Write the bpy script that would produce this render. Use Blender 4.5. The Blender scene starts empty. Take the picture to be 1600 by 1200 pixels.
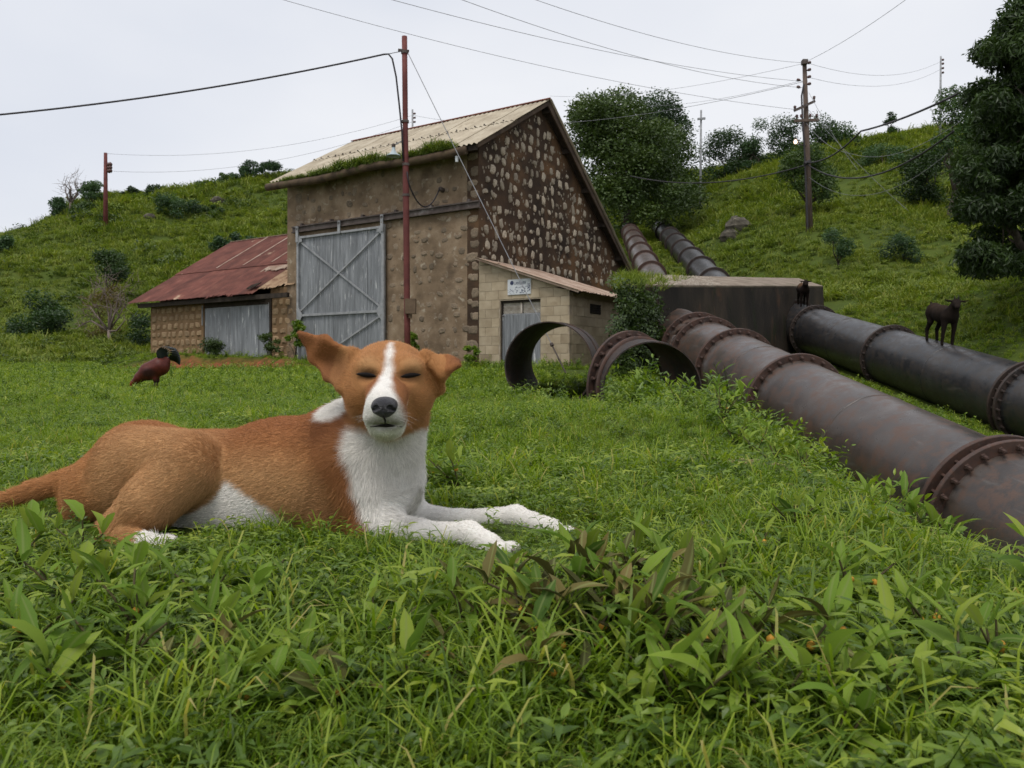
import bpy, math, random
import numpy as np
from mathutils import Vector, Matrix
from mathutils.bvhtree import BVHTree

random.seed(7)
rng = np.random.default_rng(7)
scene = bpy.context.scene
COL = scene.collection

# ------------------------------------------------------------------ camera
CAM_H = 0.25          # eye height above the meadow
FPX = 1250.0          # focal length in photo pixels (1600 wide)
HOR = 580.0           # horizon row in the photo
cd = bpy.data.cameras.new('camera')
cam = bpy.data.objects.new('camera', cd)
COL.objects.link(cam)
cam.location = (0, 0, CAM_H)
cam.rotation_euler = (math.radians(90), 0, 0)
cd.sensor_width = 36.0
cd.lens = 36.0 * FPX / 1600.0
cd.shift_y = -(600.0 - HOR) / 1600.0
cd.clip_start = 0.05
cd.clip_end = 2000
cd.dof.use_dof = True
cd.dof.focus_distance = 1.5
cd.dof.aperture_fstop = 22.0
scene.camera = cam

# ------------------------------------------------------------------ sky and sun (bright overcast)
SUN_EL, SUN_AZ = 62.0, 205.0      # degrees; azimuth clockwise from +Y: behind the camera, to the left
w = bpy.data.worlds.new('World')
scene.world = w
w.use_nodes = True
nt = w.node_tree
nt.nodes.clear()
out = nt.nodes.new('ShaderNodeOutputWorld')
sky = nt.nodes.new('ShaderNodeTexSky')
sky.sky_type = 'NISHITA'
sky.sun_disc = False
sky.sun_elevation = math.radians(SUN_EL)
sky.sun_rotation = math.radians(SUN_AZ)
sky.dust_density = 4.0
b1 = nt.nodes.new('ShaderNodeBackground')
b1.inputs['Strength'].default_value = 0.10
nt.links.new(sky.outputs[0], b1.inputs['Color'])
tc = nt.nodes.new('ShaderNodeTexCoord')
nz = nt.nodes.new('ShaderNodeTexNoise')
nz.inputs['Scale'].default_value = 1.3
nz.inputs['Detail'].default_value = 5
nz.inputs['Roughness'].default_value = 0.45
mp = nt.nodes.new('ShaderNodeMapping')
mp.inputs['Scale'].default_value = (1, 1, 2.2)
nt.links.new(tc.outputs['Generated'], mp.inputs['Vector'])
nt.links.new(mp.outputs[0], nz.inputs['Vector'])
cr = nt.nodes.new('ShaderNodeValToRGB')
cr.color_ramp.elements[0].position = 0.38
cr.color_ramp.elements[0].color = (0.615, 0.645, 0.715, 1)
cr.color_ramp.elements[1].position = 0.62
cr.color_ramp.elements[1].color = (0.76, 0.77, 0.80, 1)
nt.links.new(nz.outputs['Fac'], cr.inputs[0])
b2 = nt.nodes.new('ShaderNodeBackground')
nt.links.new(cr.outputs[0], b2.inputs['Color'])
b2.inputs['Strength'].default_value = 1.0
mx = nt.nodes.new('ShaderNodeMixShader')
mx.inputs[0].default_value = 0.90
nt.links.new(b1.outputs[0], mx.inputs[1])
nt.links.new(b2.outputs[0], mx.inputs[2])
nt.links.new(mx.outputs[0], out.inputs['Surface'])

sl = bpy.data.lights.new('sun', 'SUN')
sl.energy = 1.5
sl.angle = math.radians(25)
sl.color = (1.0, 0.965, 0.91)
sun = bpy.data.objects.new('sun', sl)
COL.objects.link(sun)
_e, _a = math.radians(SUN_EL), math.radians(SUN_AZ)
_d = Vector((math.sin(_a) * math.cos(_e), math.cos(_a) * math.cos(_e), math.sin(_e)))
sun.rotation_euler = _d.to_track_quat('Z', 'Y').to_euler()
sun.location = (0, -5, 30)

scene.cycles.max_bounces = 3
scene.cycles.diffuse_bounces = 2
scene.cycles.glossy_bounces = 2
scene.cycles.transmission_bounces = 2
vs = scene.view_settings
vs.view_transform = 'Standard'
vs.look = 'None'
vs.exposure = 0.30
vs.gamma = 1.0
vs.use_curve_mapping = False

# ------------------------------------------------------------------ helpers
def P(px, py, Y):
    """photo pixel at depth Y (metres along the view) -> world point"""
    return np.array([(px - 800.0) / FPX * Y, Y, CAM_H + (HOR - py) / FPX * Y])

def link(o, parent=None):
    COL.objects.link(o)
    if parent is not None:
        o.parent = parent
    return o

def tag(o, label=None, cat=None, group=None, kind=None):
    if label: o['label'] = label
    if cat: o['category'] = cat
    if group: o['group'] = group
    if kind: o['kind'] = kind
    return o

def thing(name, label, cat, loc=(0, 0, 0), rotz=0.0, group=None):
    o = bpy.data.objects.new(name, None)
    o.empty_display_size = 0.2
    link(o)
    o.location = tuple(float(c) for c in loc)
    o.rotation_euler = (0, 0, rotz)
    return tag(o, label, cat, group)

def mk(name, V, F, mat=None, smooth=False):
    me = bpy.data.meshes.new(name)
    V = np.asarray(V, dtype=np.float64)
    if isinstance(F, np.ndarray):
        F = F.tolist()
    me.from_pydata(V.tolist(), [], F)
    me.update()
    if smooth:
        me.polygons.foreach_set('use_smooth', np.ones(len(me.polygons), dtype=bool))
    if mat is not None:
        me.materials.append(mat)
    return me

def obj(name, V, F, mat=None, parent=None, smooth=False, off=None):
    """mesh object; vertices are given in the parent's frame (off subtracted)"""
    V = np.asarray(V, dtype=np.float64)
    if off is not None:
        V = V - np.asarray(off, dtype=np.float64)
    return link(bpy.data.objects.new(name, mk(name, V, F, mat, smooth)), parent)

def inst(name, me, parent, loc, rot=(0, 0, 0), scl=(1, 1, 1)):
    o = bpy.data.objects.new(name, me)
    link(o, parent)
    o.location = tuple(float(c) for c in loc)
    o.rotation_euler = tuple(float(c) for c in rot)
    o.scale = tuple(float(c) for c in scl)
    return o

def join(parts):
    V, F, n = [], [], 0
    for v, f in parts:
        v = np.asarray(v, float)
        V.append(v)
        F += [[i + n for i in q] for q in (f.tolist() if isinstance(f, np.ndarray) else f)]
        n += len(v)
    return np.concatenate(V), F

def box(x0, x1, y0, y1, z0, z1):
    V = [(x0, y0, z0), (x1, y0, z0), (x1, y1, z0), (x0, y1, z0), (x0, y0, z1), (x1, y0, z1), (x1, y1, z1), (x0, y1, z1)]
    F = [[0, 3, 2, 1], [4, 5, 6, 7], [0, 1, 5, 4], [1, 2, 6, 5], [2, 3, 7, 6], [3, 0, 4, 7]]
    return np.array(V, float), F

def bar(a, b, wd, th, up=(0, 0, 1)):
    """rectangular bar from a to b: width wd across, th along 'up'"""
    a, b, up = np.array(a, float), np.array(b, float), np.array(up, float)
    d = b - a; d /= np.linalg.norm(d)
    x = np.cross(d, up); x /= np.linalg.norm(x)
    z = np.cross(x, d)
    V = []
    for p in (a, b):
        for sx, sz in ((-1, -1), (1, -1), (1, 1), (-1, 1)):
            V.append(p + x * sx * wd / 2 + z * sz * th / 2)
    F = [[0, 1, 2, 3], [7, 6, 5, 4], [0, 4, 5, 1], [1, 5, 6, 2], [2, 6, 7, 3], [3, 7, 4, 0]]
    return np.array(V), F

def tube(pts, rad, n=8, caps=True):
    pts = np.asarray(pts, float)
    m = len(pts)
    rad = np.full(m, rad, float) if np.isscalar(rad) else np.asarray(rad, float)
    T = np.gradient(pts, axis=0)
    T /= np.linalg.norm(T, axis=1)[:, None] + 1e-12
    ref = np.array([0, 0, 1.0]) if abs(T[0][2]) < 0.9 else np.array([1.0, 0, 0])
    x = np.cross(T[0], ref); x /= np.linalg.norm(x)
    V = []
    ang = np.linspace(0, 2 * np.pi, n, endpoint=False)
    for i in range(m):
        x = x - T[i] * (x @ T[i]); x /= np.linalg.norm(x) + 1e-12
        y = np.cross(T[i], x)
        V.append(pts[i] + rad[i] * (np.cos(ang)[:, None] * x + np.sin(ang)[:, None] * y))
    V = np.concatenate(V)
    F = [[i * n + j, i * n + (j + 1) % n, (i + 1) * n + (j + 1) % n, (i + 1) * n + j] for i in range(m - 1) for j in range(n)]
    if caps:
        F.append(list(range(n))[::-1]); F.append([(m - 1) * n + j for j in range(n)])
    return V, F

def lathe(prof, axis_o, axis_d, n=32, closed=False):
    """profile [(along, radius)] revolved about an axis"""
    d = np.array(axis_d, float); d /= np.linalg.norm(d)
    ref = np.array([0, 0, 1.0]) if abs(d[2]) < 0.9 else np.array([1.0, 0, 0])
    x = np.cross(d, ref); x /= np.linalg.norm(x); z = np.cross(x, d)
    ang = np.linspace(0, 2 * np.pi, n, endpoint=False)
    V = []
    for (s, r) in prof:
        V.append(np.array(axis_o) + d * s + r * (np.cos(ang)[:, None] * x + np.sin(ang)[:, None] * z))
    m = len(prof)
    F = [[i * n + j, i * n + (j + 1) % n, (i + 1) * n + (j + 1) % n, (i + 1) * n + j] for i in range(m - 1) for j in range(n)]
    if closed:
        F += [[(m - 1) * n + j, (m - 1) * n + (j + 1) % n, (j + 1) % n, j] for j in range(n)]
    return np.concatenate(V), F

def corr(o, u, v, wd, ln, n, pitch=0.09, amp=0.012, segs=4, ny=1, fray=0.0):
    """corrugated sheet: origin, unit width dir u, unit length dir v, normal n"""
    o, u, v, n = [np.array(q, float) for q in (o, u, v, n)]
    k = max(2, int(round(wd / pitch))) * segs
    xs = np.linspace(0, wd, k + 1)
    V = []
    fr = (rng.random(k + 1) - 0.5)
    fr = np.convolve(fr, np.ones(5) / 5, mode='same') * 2 * fray
    for j in range(ny + 1):
        y = ln * j / ny + (fr if j == 0 else 0)
        V.append(o + xs[:, None] * u + np.outer(np.full(k + 1, 1.0) * y, v) + (amp * np.cos(2 * np.pi * xs / pitch))[:, None] * n)
    F = [[j * (k + 1) + i, j * (k + 1) + i + 1, (j + 1) * (k + 1) + i + 1, (j + 1) * (k + 1) + i] for j in range(ny) for i in range(k)]
    return np.concatenate(V), F

# value noise for terrain and patterns
_tab = rng.random((256, 256))
def vnoise(x, y):
    x = np.asarray(x, float); y = np.asarray(y, float)
    xi, yi = np.floor(x).astype(int), np.floor(y).astype(int)
    fx, fy = x - xi, y - yi
    fx = fx * fx * (3 - 2 * fx); fy = fy * fy * (3 - 2 * fy)
    t = lambda i, j: _tab[i % 256, j % 256]
    return (t(xi, yi) * (1 - fx) + t(xi + 1, yi) * fx) * (1 - fy) + (t(xi, yi + 1) * (1 - fx) + t(xi + 1, yi + 1) * fx) * fy
def fbm(x, y, o=4):
    s, a, f = 0, 0.5, 1.0
    for i in range(o):
        s = s + a * (vnoise(x * f + 17 * i, y * f + 31 * i) - 0.5); a *= 0.5; f *= 2.03
    return s

# ------------------------------------------------------------------ material helpers
def _ramp(nt, stops, interp='LINEAR'):
    r = nt.nodes.new('ShaderNodeValToRGB')
    e = r.color_ramp.elements
    r.color_ramp.interpolation = interp
    while len(e) > 1: e.remove(e[-1])
    e[0].position = stops[0][0]; e[0].color = (*stops[0][1], 1)
    for p, c in stops[1:]:
        q = e.new(p); q.color = (*c, 1)
    return r

def _noise(nt, vec, scale, detail=5, rough=0.55, dist=0.0):
    n = nt.nodes.new('ShaderNodeTexNoise')
    n.inputs['Scale'].default_value = scale
    n.inputs['Detail'].default_value = detail
    n.inputs['Roughness'].default_value = rough
    n.inputs['Distortion'].default_value = dist
    if vec is not None: nt.links.new(vec, n.inputs['Vector'])
    return n

def _mix(nt, f, a, b, mode='MIX'):
    m = nt.nodes.new('ShaderNodeMix')
    m.data_type = 'RGBA'; m.blend_type = mode
    for sock, v in ((m.inputs['Factor'], f), (m.inputs['A'], a), (m.inputs['B'], b)):
        if isinstance(v, (int, float)): sock.default_value = v
        elif isinstance(v, tuple): sock.default_value = (*v, 1)
        else: nt.links.new(v, sock)
    return m.outputs['Result']

def _math(nt, op, a, b=0.0, clamp=False):
    m = nt.nodes.new('ShaderNodeMath'); m.operation = op; m.use_clamp = clamp
    for i, v in enumerate((a, b)):
        if isinstance(v, (int, float)): m.inputs[i].default_value = v
        else: nt.links.new(v, m.inputs[i])
    return m.outputs[0]

def newmat(name):
    m = bpy.data.materials.new(name); m.use_nodes = True
    nt = m.node_tree
    return m, nt, nt.nodes['Principled BSDF']

def pmat(name, stops, scale=4.0, rough=0.85, bump=0.0, bscale=None, metal=0.0, stretch=(1, 1, 1), detail=6,
         second=None, rand=0.0, spec=0.3, coord='Object', rough2=None):
    """noise-coloured material; second=(stops alpha colour, scale, lo, hi) lays stains over; rand = per-object value jitter"""
    m, nt, bs = newmat(name)
    t = nt.nodes.new('ShaderNodeTexCoord')
    mp = nt.nodes.new('ShaderNodeMapping'); mp.inputs['Scale'].default_value = stretch
    oi = nt.nodes.new('ShaderNodeObjectInfo')
    add = nt.nodes.new('ShaderNodeVectorMath'); add.operation = 'ADD'
    sc = nt.nodes.new('ShaderNodeVectorMath'); sc.operation = 'SCALE'
    nt.links.new(t.outputs[coord], mp.inputs['Vector'])
    com = nt.nodes.new('ShaderNodeCombineXYZ')
    for i in range(3): nt.links.new(oi.outputs['Random'], com.inputs[i])
    nt.links.new(com.outputs[0], sc.inputs[0]); sc.inputs['Scale'].default_value = 37.0 if rand > 0 else 0.0
    nt.links.new(mp.outputs[0], add.inputs[0]); nt.links.new(sc.outputs[0], add.inputs[1])
    vec = add.outputs[0]
    n = _noise(nt, vec, scale, detail)
    r = _ramp(nt, stops); nt.links.new(n.outputs['Fac'], r.inputs[0])
    colr = r.outputs[0]
    for s in (second or []):
        n2 = _noise(nt, vec, s[1], 6, 0.6, 0.3)
        rr = _ramp(nt, [(s[2], (0, 0, 0)), (s[3], (1, 1, 1))]); nt.links.new(n2.outputs['Fac'], rr.inputs[0])
        colr = _mix(nt, rr.outputs[0], colr, s[0])
    if rand > 0:
        v = _math(nt, 'MULTIPLY_ADD', oi.outputs['Random'], rand)
        v.node.inputs[2].default_value = 1 - rand / 2
        hsv = nt.nodes.new('ShaderNodeHueSaturation'); nt.links.new(colr, hsv.inputs['Color']); nt.links.new(v, hsv.inputs['Value'])
        colr = hsv.outputs[0]
    nt.links.new(colr, bs.inputs['Base Color'])
    bs.inputs['Roughness'].default_value = rough
    bs.inputs['Metallic'].default_value = metal
    bs.inputs['Specular IOR Level'].default_value = spec
    if rough2 is not None:
        rr = _ramp(nt, [(0.3, (rough,) * 3), (0.7, (rough2,) * 3)]); nt.links.new(n.outputs['Fac'], rr.inputs[0])
        nt.links.new(rr.outputs[0], bs.inputs['Roughness'])
    if bump > 0:
        bn = _noise(nt, vec, bscale or scale * 6, 6, 0.65)
        b = nt.nodes.new('ShaderNodeBump'); b.inputs['Strength'].default_value = bump; b.inputs['Distance'].default_value = 0.02
        nt.links.new(bn.outputs['Fac'], b.inputs['Height']); nt.links.new(b.outputs[0], bs.inputs['Normal'])
    return m

def leafmat(name, stops, rough=0.5, trans=0.35, wscale=0.6, vary=0.35, spec=0.35):
    """leaf/blade material: colour by per-object random + world noise + vertex tint; some translucency"""
    m, nt, bs = newmat(name)
    oi = nt.nodes.new('ShaderNodeObjectInfo')
    geo = nt.nodes.new('ShaderNodeNewGeometry')
    n = _noise(nt, geo.outputs['Position'], wscale, 1)
    at = nt.nodes.new('ShaderNodeAttribute'); at.attribute_name = 'tint'
    a = _math(nt, 'MULTIPLY', oi.outputs['Random'], 0.30)
    b = _math(nt, 'MULTIPLY', n.outputs['Fac'], 0.5)
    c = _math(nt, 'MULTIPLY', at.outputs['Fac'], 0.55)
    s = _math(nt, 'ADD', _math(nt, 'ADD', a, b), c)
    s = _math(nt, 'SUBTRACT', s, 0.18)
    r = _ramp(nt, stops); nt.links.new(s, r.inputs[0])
    nt.links.new(r.outputs[0], bs.inputs['Base Color'])
    bs.inputs['Roughness'].default_value = rough
    bs.inputs['Specular IOR Level'].default_value = spec
    tr = nt.nodes.new('ShaderNodeBsdfTranslucent')
    tcol = _mix(nt, 1.0, r.outputs[0], (1.0, 1.05, 0.45), 'MULTIPLY')
    hs = nt.nodes.new('ShaderNodeHueSaturation'); hs.inputs['Value'].default_value = 1.4
    nt.links.new(tcol, hs.inputs['Color']); nt.links.new(hs.outputs[0], tr.inputs['Color'])
    ms = nt.nodes.new('ShaderNodeMixShader'); ms.inputs[0].default_value = trans
    nt.links.new(bs.outputs[0], ms.inputs[1]); nt.links.new(tr.outputs[0], ms.inputs[2])
    o = [x for x in nt.nodes if x.type == 'OUTPUT_MATERIAL'][0]
    nt.links.new(ms.outputs[0], o.inputs['Surface'])
    return m

def set_tint(me, vals):
    a = me.attributes.new('tint', 'FLOAT', 'POINT')
    a.data.foreach_set('value', np.asarray(vals, np.float32))

def srgb(r, g, b):
    f = lambda c: (c / 255) / 12.92 if c / 255 <= 0.04045 else ((c / 255 + 0.055) / 1.055) ** 2.4
    return (f(r), f(g), f(b))
# ------------------------------------------------------------------ pipe lines (needed by the terrain)
PAZ, PEL = -0.085, 0.200
PD = np.array([math.sin(PAZ) * math.cos(PEL), math.cos(PAZ) * math.cos(PEL), math.sin(PEL)])
PR = 0.70
LP0 = np.array([4.62, 12.0, CAM_H - 0.69])
RP0 = np.array([10.06, 16.0, CAM_H - 0.536])
def on_pipe(p0, Y): return p0 + PD * ((Y - p0[1]) / PD[1])
LB, RB = on_pipe(LP0, 18.6), on_pipe(RP0, 26.4)      # where they enter the anchor block
def _ln(a, b):
    return lambda Y: a + (b - a) * ((Y - a[1]) / (b[1] - a[1]))
LUP = _ln(P(1022, 440, 34), P(986, 366, 58))
RUP = _ln(P(1112, 440, 38), P(1042, 366, 62))

# building frame: x along the front wall, y away along the gable
BROT = math.atan2(-0.546, 0.838)
B0 = np.array([-0.978, 23.5, 0.0])
_a = np.array([math.cos(BROT), math.sin(BROT), 0]); _b = np.array([-math.sin(BROT), math.cos(BROT), 0])
def BL(x, y, z=0.0): return B0 + _a * x + _b * y + np.array([0, 0, z])

# ------------------------------------------------------------------ terrain
CP = []
for X in (-14, -9, -6, -3.5, -1.8, -0.6):
    for Y in (-6, -1, 0.8, 2.5, 5, 8): CP.append((X, Y, 0.0))
for c in [(-16, 14, .12), (-10, 13, .08), (-6, 13, .06), (-3, 13, .06), (0, 10.5, -.15), (-0.5, 13, -.10), (.2, 12, -.28), (-12, 20, .2), (-5, 19, .2), (-1, 18, .2),
          (0.35, 0.8, 0), (0.62, 1.6, -.005), (0.95, 3.0, -.01), (1.15, 4.5, -.04), (1.25, 7, -.13), (1.0, 9.0, -.2), (0.1, 2.2, -.03), (0.2, 4.5, -.04), (-.3, 7.5, -.09), (0.6, -1, 0), (0.8, -4, 0),
          (1.5, 1.6, -.35), (2.0, 4.0, -.68), (2.3, 6, -.80), (1.0, 1.5, -.20), (1.3, 2.0, -.42), (.98, 2.0, -.18), (1.48, 3, -.42), (.75, 1.0, -.08), (.95, .9, -.18), (3.2, 5, -1.2), (2.8, 3, -1.2), (2.0, 9, -.45), (0.6, 12.8, -.42), (1.9, 11, -.68), (1.2, 14.5, -.25), (0.9, 17, .05),
          (2.4, 14, -.35), (1.5, 20, .28), (3.2, 17, .1)]: CP.append(c)
for Y in (3, 6, 8.5, 11, 13.5, 16): 
    q = on_pipe(LP0, Y); CP.append((q[0], Y, q[2] - PR + .04)); CP.append((q[0] + 2.6, Y, q[2] - PR - .05))
for Y in (8, 12, 15, 18, 21, 24):
    q = on_pipe(RP0, Y); CP.append((q[0], Y, q[2] - PR + .04)); CP.append((q[0] + 1.6, Y + .6, q[2] - PR + .45))
for Y in (27, 33, 40, 48, 56, 64, 72):
    q = LUP(Y); CP.append((q[0], Y, q[2] - PR - .1)); q = RUP(Y); CP.append((q[0], Y, q[2] - PR - .25)); CP.append((q[0] + 1.3, Y, q[2] - PR + .3))
def cpx(*a):
    for (px, py, Y) in a: CP.append(tuple(P(px, py, Y)))
cpx((1500, 522, 24), (1590, 545, 20), (1500, 450, 34), (1262, 362, 43), (1340, 440, 34), (1400, 214, 75), (1250, 246, 72), (1130, 292, 70),
    (1590, 200, 66), (1200, 330, 55), (1120, 395, 46), (1150, 345, 54), (1400, 330, 50), (1560, 330, 46), (1580, 442, 24), (1680, 470, 22), (1700, 300, 42), (1295, 490, 26.5))
cpx((0, 572, 24), (-100, 570, 26), (100, 562, 33), (60, 520, 42), (100, 470, 52), (250, 470, 54), (20, 420, 60), (100, 378, 70), (20, 380, 70), (300, 378, 72),
    (440, 372, 72), (165, 360, 76), (160, 304, 95), (250, 304, 96), (330, 290, 98), (440, 268, 100), (300, 340, 84), (440, 320, 86), (95, 330, 92), (55, 362, 88), (-150, 400, 66), (-150, 480, 48), (700, 300, 100))
CP += [(-70, 112, 9.0), (-60, 135, 6), (-40, 130, 18), (0, 130, 26), (40, 120, 30), (80, 90, 28), (60, 50, 14), (40, 20, 5), (30, 8, 1.5), (22, 3, -.5), (14, 2, -2.4), (-110, 60, 4), (-90, 20, 1), (-60, 0, 0), (100, 30, 10)]
for (x, y, z) in [(1.5, -.6, .3), (-3, -.5, .42), (-6, -.5, .5), (-8.5, -.5, .62), (-12, -.5, .74), (-16, -.5, .78), (-17.5, 2, 1.0), (4.2, 1.5, .3), (-3, 11.5, 2.2), (-12, 8, 3.2), (2, 8, 1.6), (3.6, 4.5, .7),
                  (-6, -2.9, .30), (-9, -2.9, .27), (-12, -2.9, .27), (-15, -2.9, .34), (-3, -2.6, .28), (0, -2.4, .2)]:
    q = BL(x, y); CP.append((q[0], q[1], z))
CP = np.array(CP)
_c2 = 0.3 ** 2
def _phi(d2): return -np.sqrt(d2 + _c2)
_A = _phi(((CP[:, None, :2] - CP[None, :, :2]) ** 2).sum(2))
_n = len(CP)
_Pm = np.c_[np.ones(_n), CP[:, :2]]
_S = np.block([[_A + np.eye(_n) * 0.0, _Pm], [_Pm.T, np.zeros((3, 3))]])
_sol = np.linalg.solve(_S, np.r_[CP[:, 2], np.zeros(3)])
def bank(x, y):
    """earth bank in front of the shed: a short step down towards the meadow, in building coordinates"""
    q = np.stack([x - B0[0], y - B0[1]], -1)
    bx = q @ _a[:2]; by = q @ _b[:2]
    line = -1.55 + 0.25 * np.sin(bx * 1.3) + 0.12 * np.sin(bx * 3.7 + 1)
    along = np.clip((bx + 15.0) / 1.5, 0, 1) * np.clip((-4.6 - bx) / 2.0, 0, 1)
    up = 1 / (1 + np.exp(-np.clip((by - line) / 0.07, -30, 30)))
    t = np.clip(np.abs(by - line) / 1.1, 0, 1)
    return along * 0.36 * np.where(by > line, 1, -1) * (1 - t) ** 1.3 * np.abs(2 * up - 1) + 0, along * np.exp(-((by - line + .16) / 0.34) ** 2)
def height(x, y, noise=True):
    x = np.asarray(x, float); y = np.asarray(y, float)
    sh = x.shape
    xf, yf = x.ravel(), y.ravel()
    z = np.empty(len(xf))
    for i in range(0, len(xf), 20000):
        s = slice(i, i + 20000)
        d2 = (xf[s, None] - CP[None, :, 0]) ** 2 + (yf[s, None] - CP[None, :, 1]) ** 2
        z[s] = _phi(d2) @ _sol[:_n] + _sol[_n] + _sol[_n + 1] * xf[s] + _sol[_n + 2] * yf[s]
    z += bank(xf, yf)[0]
    if noise:
        r = np.hypot(xf, yf)
        dl = np.minimum(np.abs(xf - (LUP(0.)[0] + .108 * yf)), np.abs(xf - (RUP(0.)[0] + .105 * yf)))
        keep = np.clip((dl - 1.2) / 3.0, 0, 1)
        z += fbm(xf * 2.2, yf * 2.2, 3) * 0.05 * np.clip(r / 6, .25, 1) + fbm(xf * .35 + 9, yf * .35, 4) * np.clip((r - 22) / 40, 0, 1) * 1.3 * keep
    return z.reshape(sh)
def hz(x, y): return float(height(np.array([x]), np.array([y]))[0])

def warp(lo, hi, n, c, s):
    u = np.linspace(math.asinh((lo - c) / s), math.asinh((hi - c) / s), n)
    return c + s * np.sinh(u)
gx = warp(-170, 170, 330, 0.8, 3.0)
gy = warp(-14, 230, 330, 2.0, 4.0)
GX, GY = np.meshgrid(gx, gy)
GZ = height(GX, GY)
nx, ny = len(gx), len(gy)
V = np.stack([GX.ravel(), GY.ravel(), GZ.ravel()], 1)
idx = np.arange(nx * ny).reshape(ny, nx)
F = np.stack([idx[:-1, :-1].ravel(), idx[:-1, 1:].ravel(), idx[1:, 1:].ravel(), idx[1:, :-1].ravel()], 1)

m, nt, bs = newmat('meadow_soil')
geo = nt.nodes.new('ShaderNodeNewGeometry')
n1 = _noise(nt, geo.outputs['Position'], 0.25, 8, 0.6)
n2 = _noise(nt, geo.outputs['Position'], 6.0, 6, 0.65)
r1 = _ramp(nt, [(0.30, (0.035, 0.055, 0.010)), (0.5, (0.075, 0.115, 0.016)), (0.68, (0.13, 0.16, 0.026))]); nt.links.new(n1.outputs['Fac'], r1.inputs[0])
r2 = _ramp(nt, [(0.35, (0.035, 0.028, 0.014)), (0.65, (0.05, 0.075, 0.016))]); nt.links.new(n2.outputs['Fac'], r2.inputs[0])
c = _mix(nt, 0.45, r1.outputs[0], r2.outputs[0])
at = nt.nodes.new('ShaderNodeAttribute'); at.attribute_name = 'soil'
r3 = _ramp(nt, [(0.3, (0.10, 0.028, 0.016)), (0.6, (0.27, 0.078, 0.042))]); nt.links.new(n2.outputs['Fac'], r3.inputs[0])
f = _math(nt, 'MULTIPLY', at.outputs['Fac'], _math(nt, 'MULTIPLY', n2.outputs['Fac'], 2.6), True)
nt.links.new(_mix(nt, f, c, r3.outputs[0]), bs.inputs['Base Color'])
bs.inputs['Roughness'].default_value = 0.95; bs.inputs['Specular IOR Level'].default_value = 0.1
b = nt.nodes.new('ShaderNodeBump'); b.inputs['Strength'].default_value = 0.6; b.inputs['Distance'].default_value = 0.05
nt.links.new(n2.outputs['Fac'], b.inputs['Height']); nt.links.new(b.outputs[0], bs.inputs['Normal'])
M_GROUND = m
ground = obj('ground', V, F, M_GROUND, smooth=True)
tag(ground, kind='structure')
at = ground.data.attributes.new('soil', 'FLOAT', 'POINT')
at.data.foreach_set('value', bank(V[:, 0], V[:, 1])[1].astype(np.float32))
# ------------------------------------------------------------------ building materials
M_MUD = pmat('mud_mortar', [(0.28, (0.12, 0.083, 0.052)), (0.5, (0.22, 0.155, 0.098)), (0.72, (0.33, 0.25, 0.17))], 1.6, 0.95, 0.7, 14,
             second=[((0.075, 0.052, 0.034), 0.7, 0.56, 0.72), ((0.38, 0.32, 0.24), 4.0, 0.58, 0.68), ((0.10, 0.075, 0.055), 9.0, 0.62, 0.70)])
M_GABLE = pmat('stained_mortar', [(0.3, (0.028, 0.018, 0.012)), (0.5, (0.062, 0.037, 0.022)), (0.7, (0.15, 0.082, 0.040))], 0.75, 0.95, 0.8, 12,
               second=[((0.21, 0.105, 0.042), 0.42, 0.56, 0.76), ((0.02, 0.015, 0.011), 1.6, 0.55, 0.75)])
M_STONE = pmat('pale_field_stone', [(0.3, (0.23, 0.18, 0.125)), (0.55, (0.41, 0.345, 0.26)), (0.75, (0.54, 0.48, 0.39))], 9, 0.9, 0.5, 30, rand=0.75)
M_STONE2 = pmat('tan_field_stone', [(0.3, (0.215, 0.14, 0.078)), (0.6, (0.31, 0.215, 0.125)), (0.75, (0.38, 0.28, 0.17))], 7, 0.92, 0.5, 30, rand=0.4)
M_STONE3 = pmat('grey_brown_stone', [(0.3, (0.12, 0.098, 0.078)), (0.6, (0.24, 0.18, 0.12)), (0.75, (0.33, 0.265, 0.19))], 9, 0.92, 0.5, 30, rand=0.6)
M_SHEDMUD = pmat('shed_mortar', [(0.3, (0.13, 0.075, 0.036)), (0.55, (0.20, 0.125, 0.064)), (0.75, (0.26, 0.175, 0.10))], 2.4, 0.95, 0.6, 16)
M_ROOF = pmat('cream_fibre_cement', [(0.3, (0.33, 0.275, 0.20)), (0.55, (0.46, 0.40, 0.30)), (0.75, (0.54, 0.48, 0.38))], 1.4, 0.9, 0.2, 30, rand=0.16,
              second=[((0.20, 0.16, 0.10), 1.1, 0.62, 0.8)])
M_RUST = pmat('rusted_red_sheet', [(0.3, (0.088, 0.030, 0.022)), (0.55, (0.145, 0.050, 0.036)), (0.75, (0.20, 0.082, 0.055))], 1.8, 0.75, 0.3, 20, rand=0.35, stretch=(1, 1, 1),
              second=[((0.40, 0.285, 0.195), 0.9, 0.655, 0.70)])
M_RUSTP = pmat('faded_tan_sheet', [(0.3, (0.23, 0.145, 0.085)), (0.6, (0.36, 0.25, 0.155)), (0.75, (0.43, 0.33, 0.23))], 3, 0.85, 0.3, 20, rand=0.3,
               second=[((0.13, 0.045, 0.03), 2.2, 0.56, 0.64)])
M_ZINC = pmat('weathered_zinc', [(0.25, (0.13, 0.135, 0.14)), (0.5, (0.215, 0.225, 0.235)), (0.78, (0.34, 0.35, 0.36))], 2.0, 0.55, 0.2, 20, metal=0.25, rand=0.22, stretch=(5, 5, 0.5), spec=0.4,
              second=[((0.58, 0.58, 0.57), 2.6, 0.60, 0.68), ((0.10, 0.085, 0.075), 1.8, 0.66, 0.78)])
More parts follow.
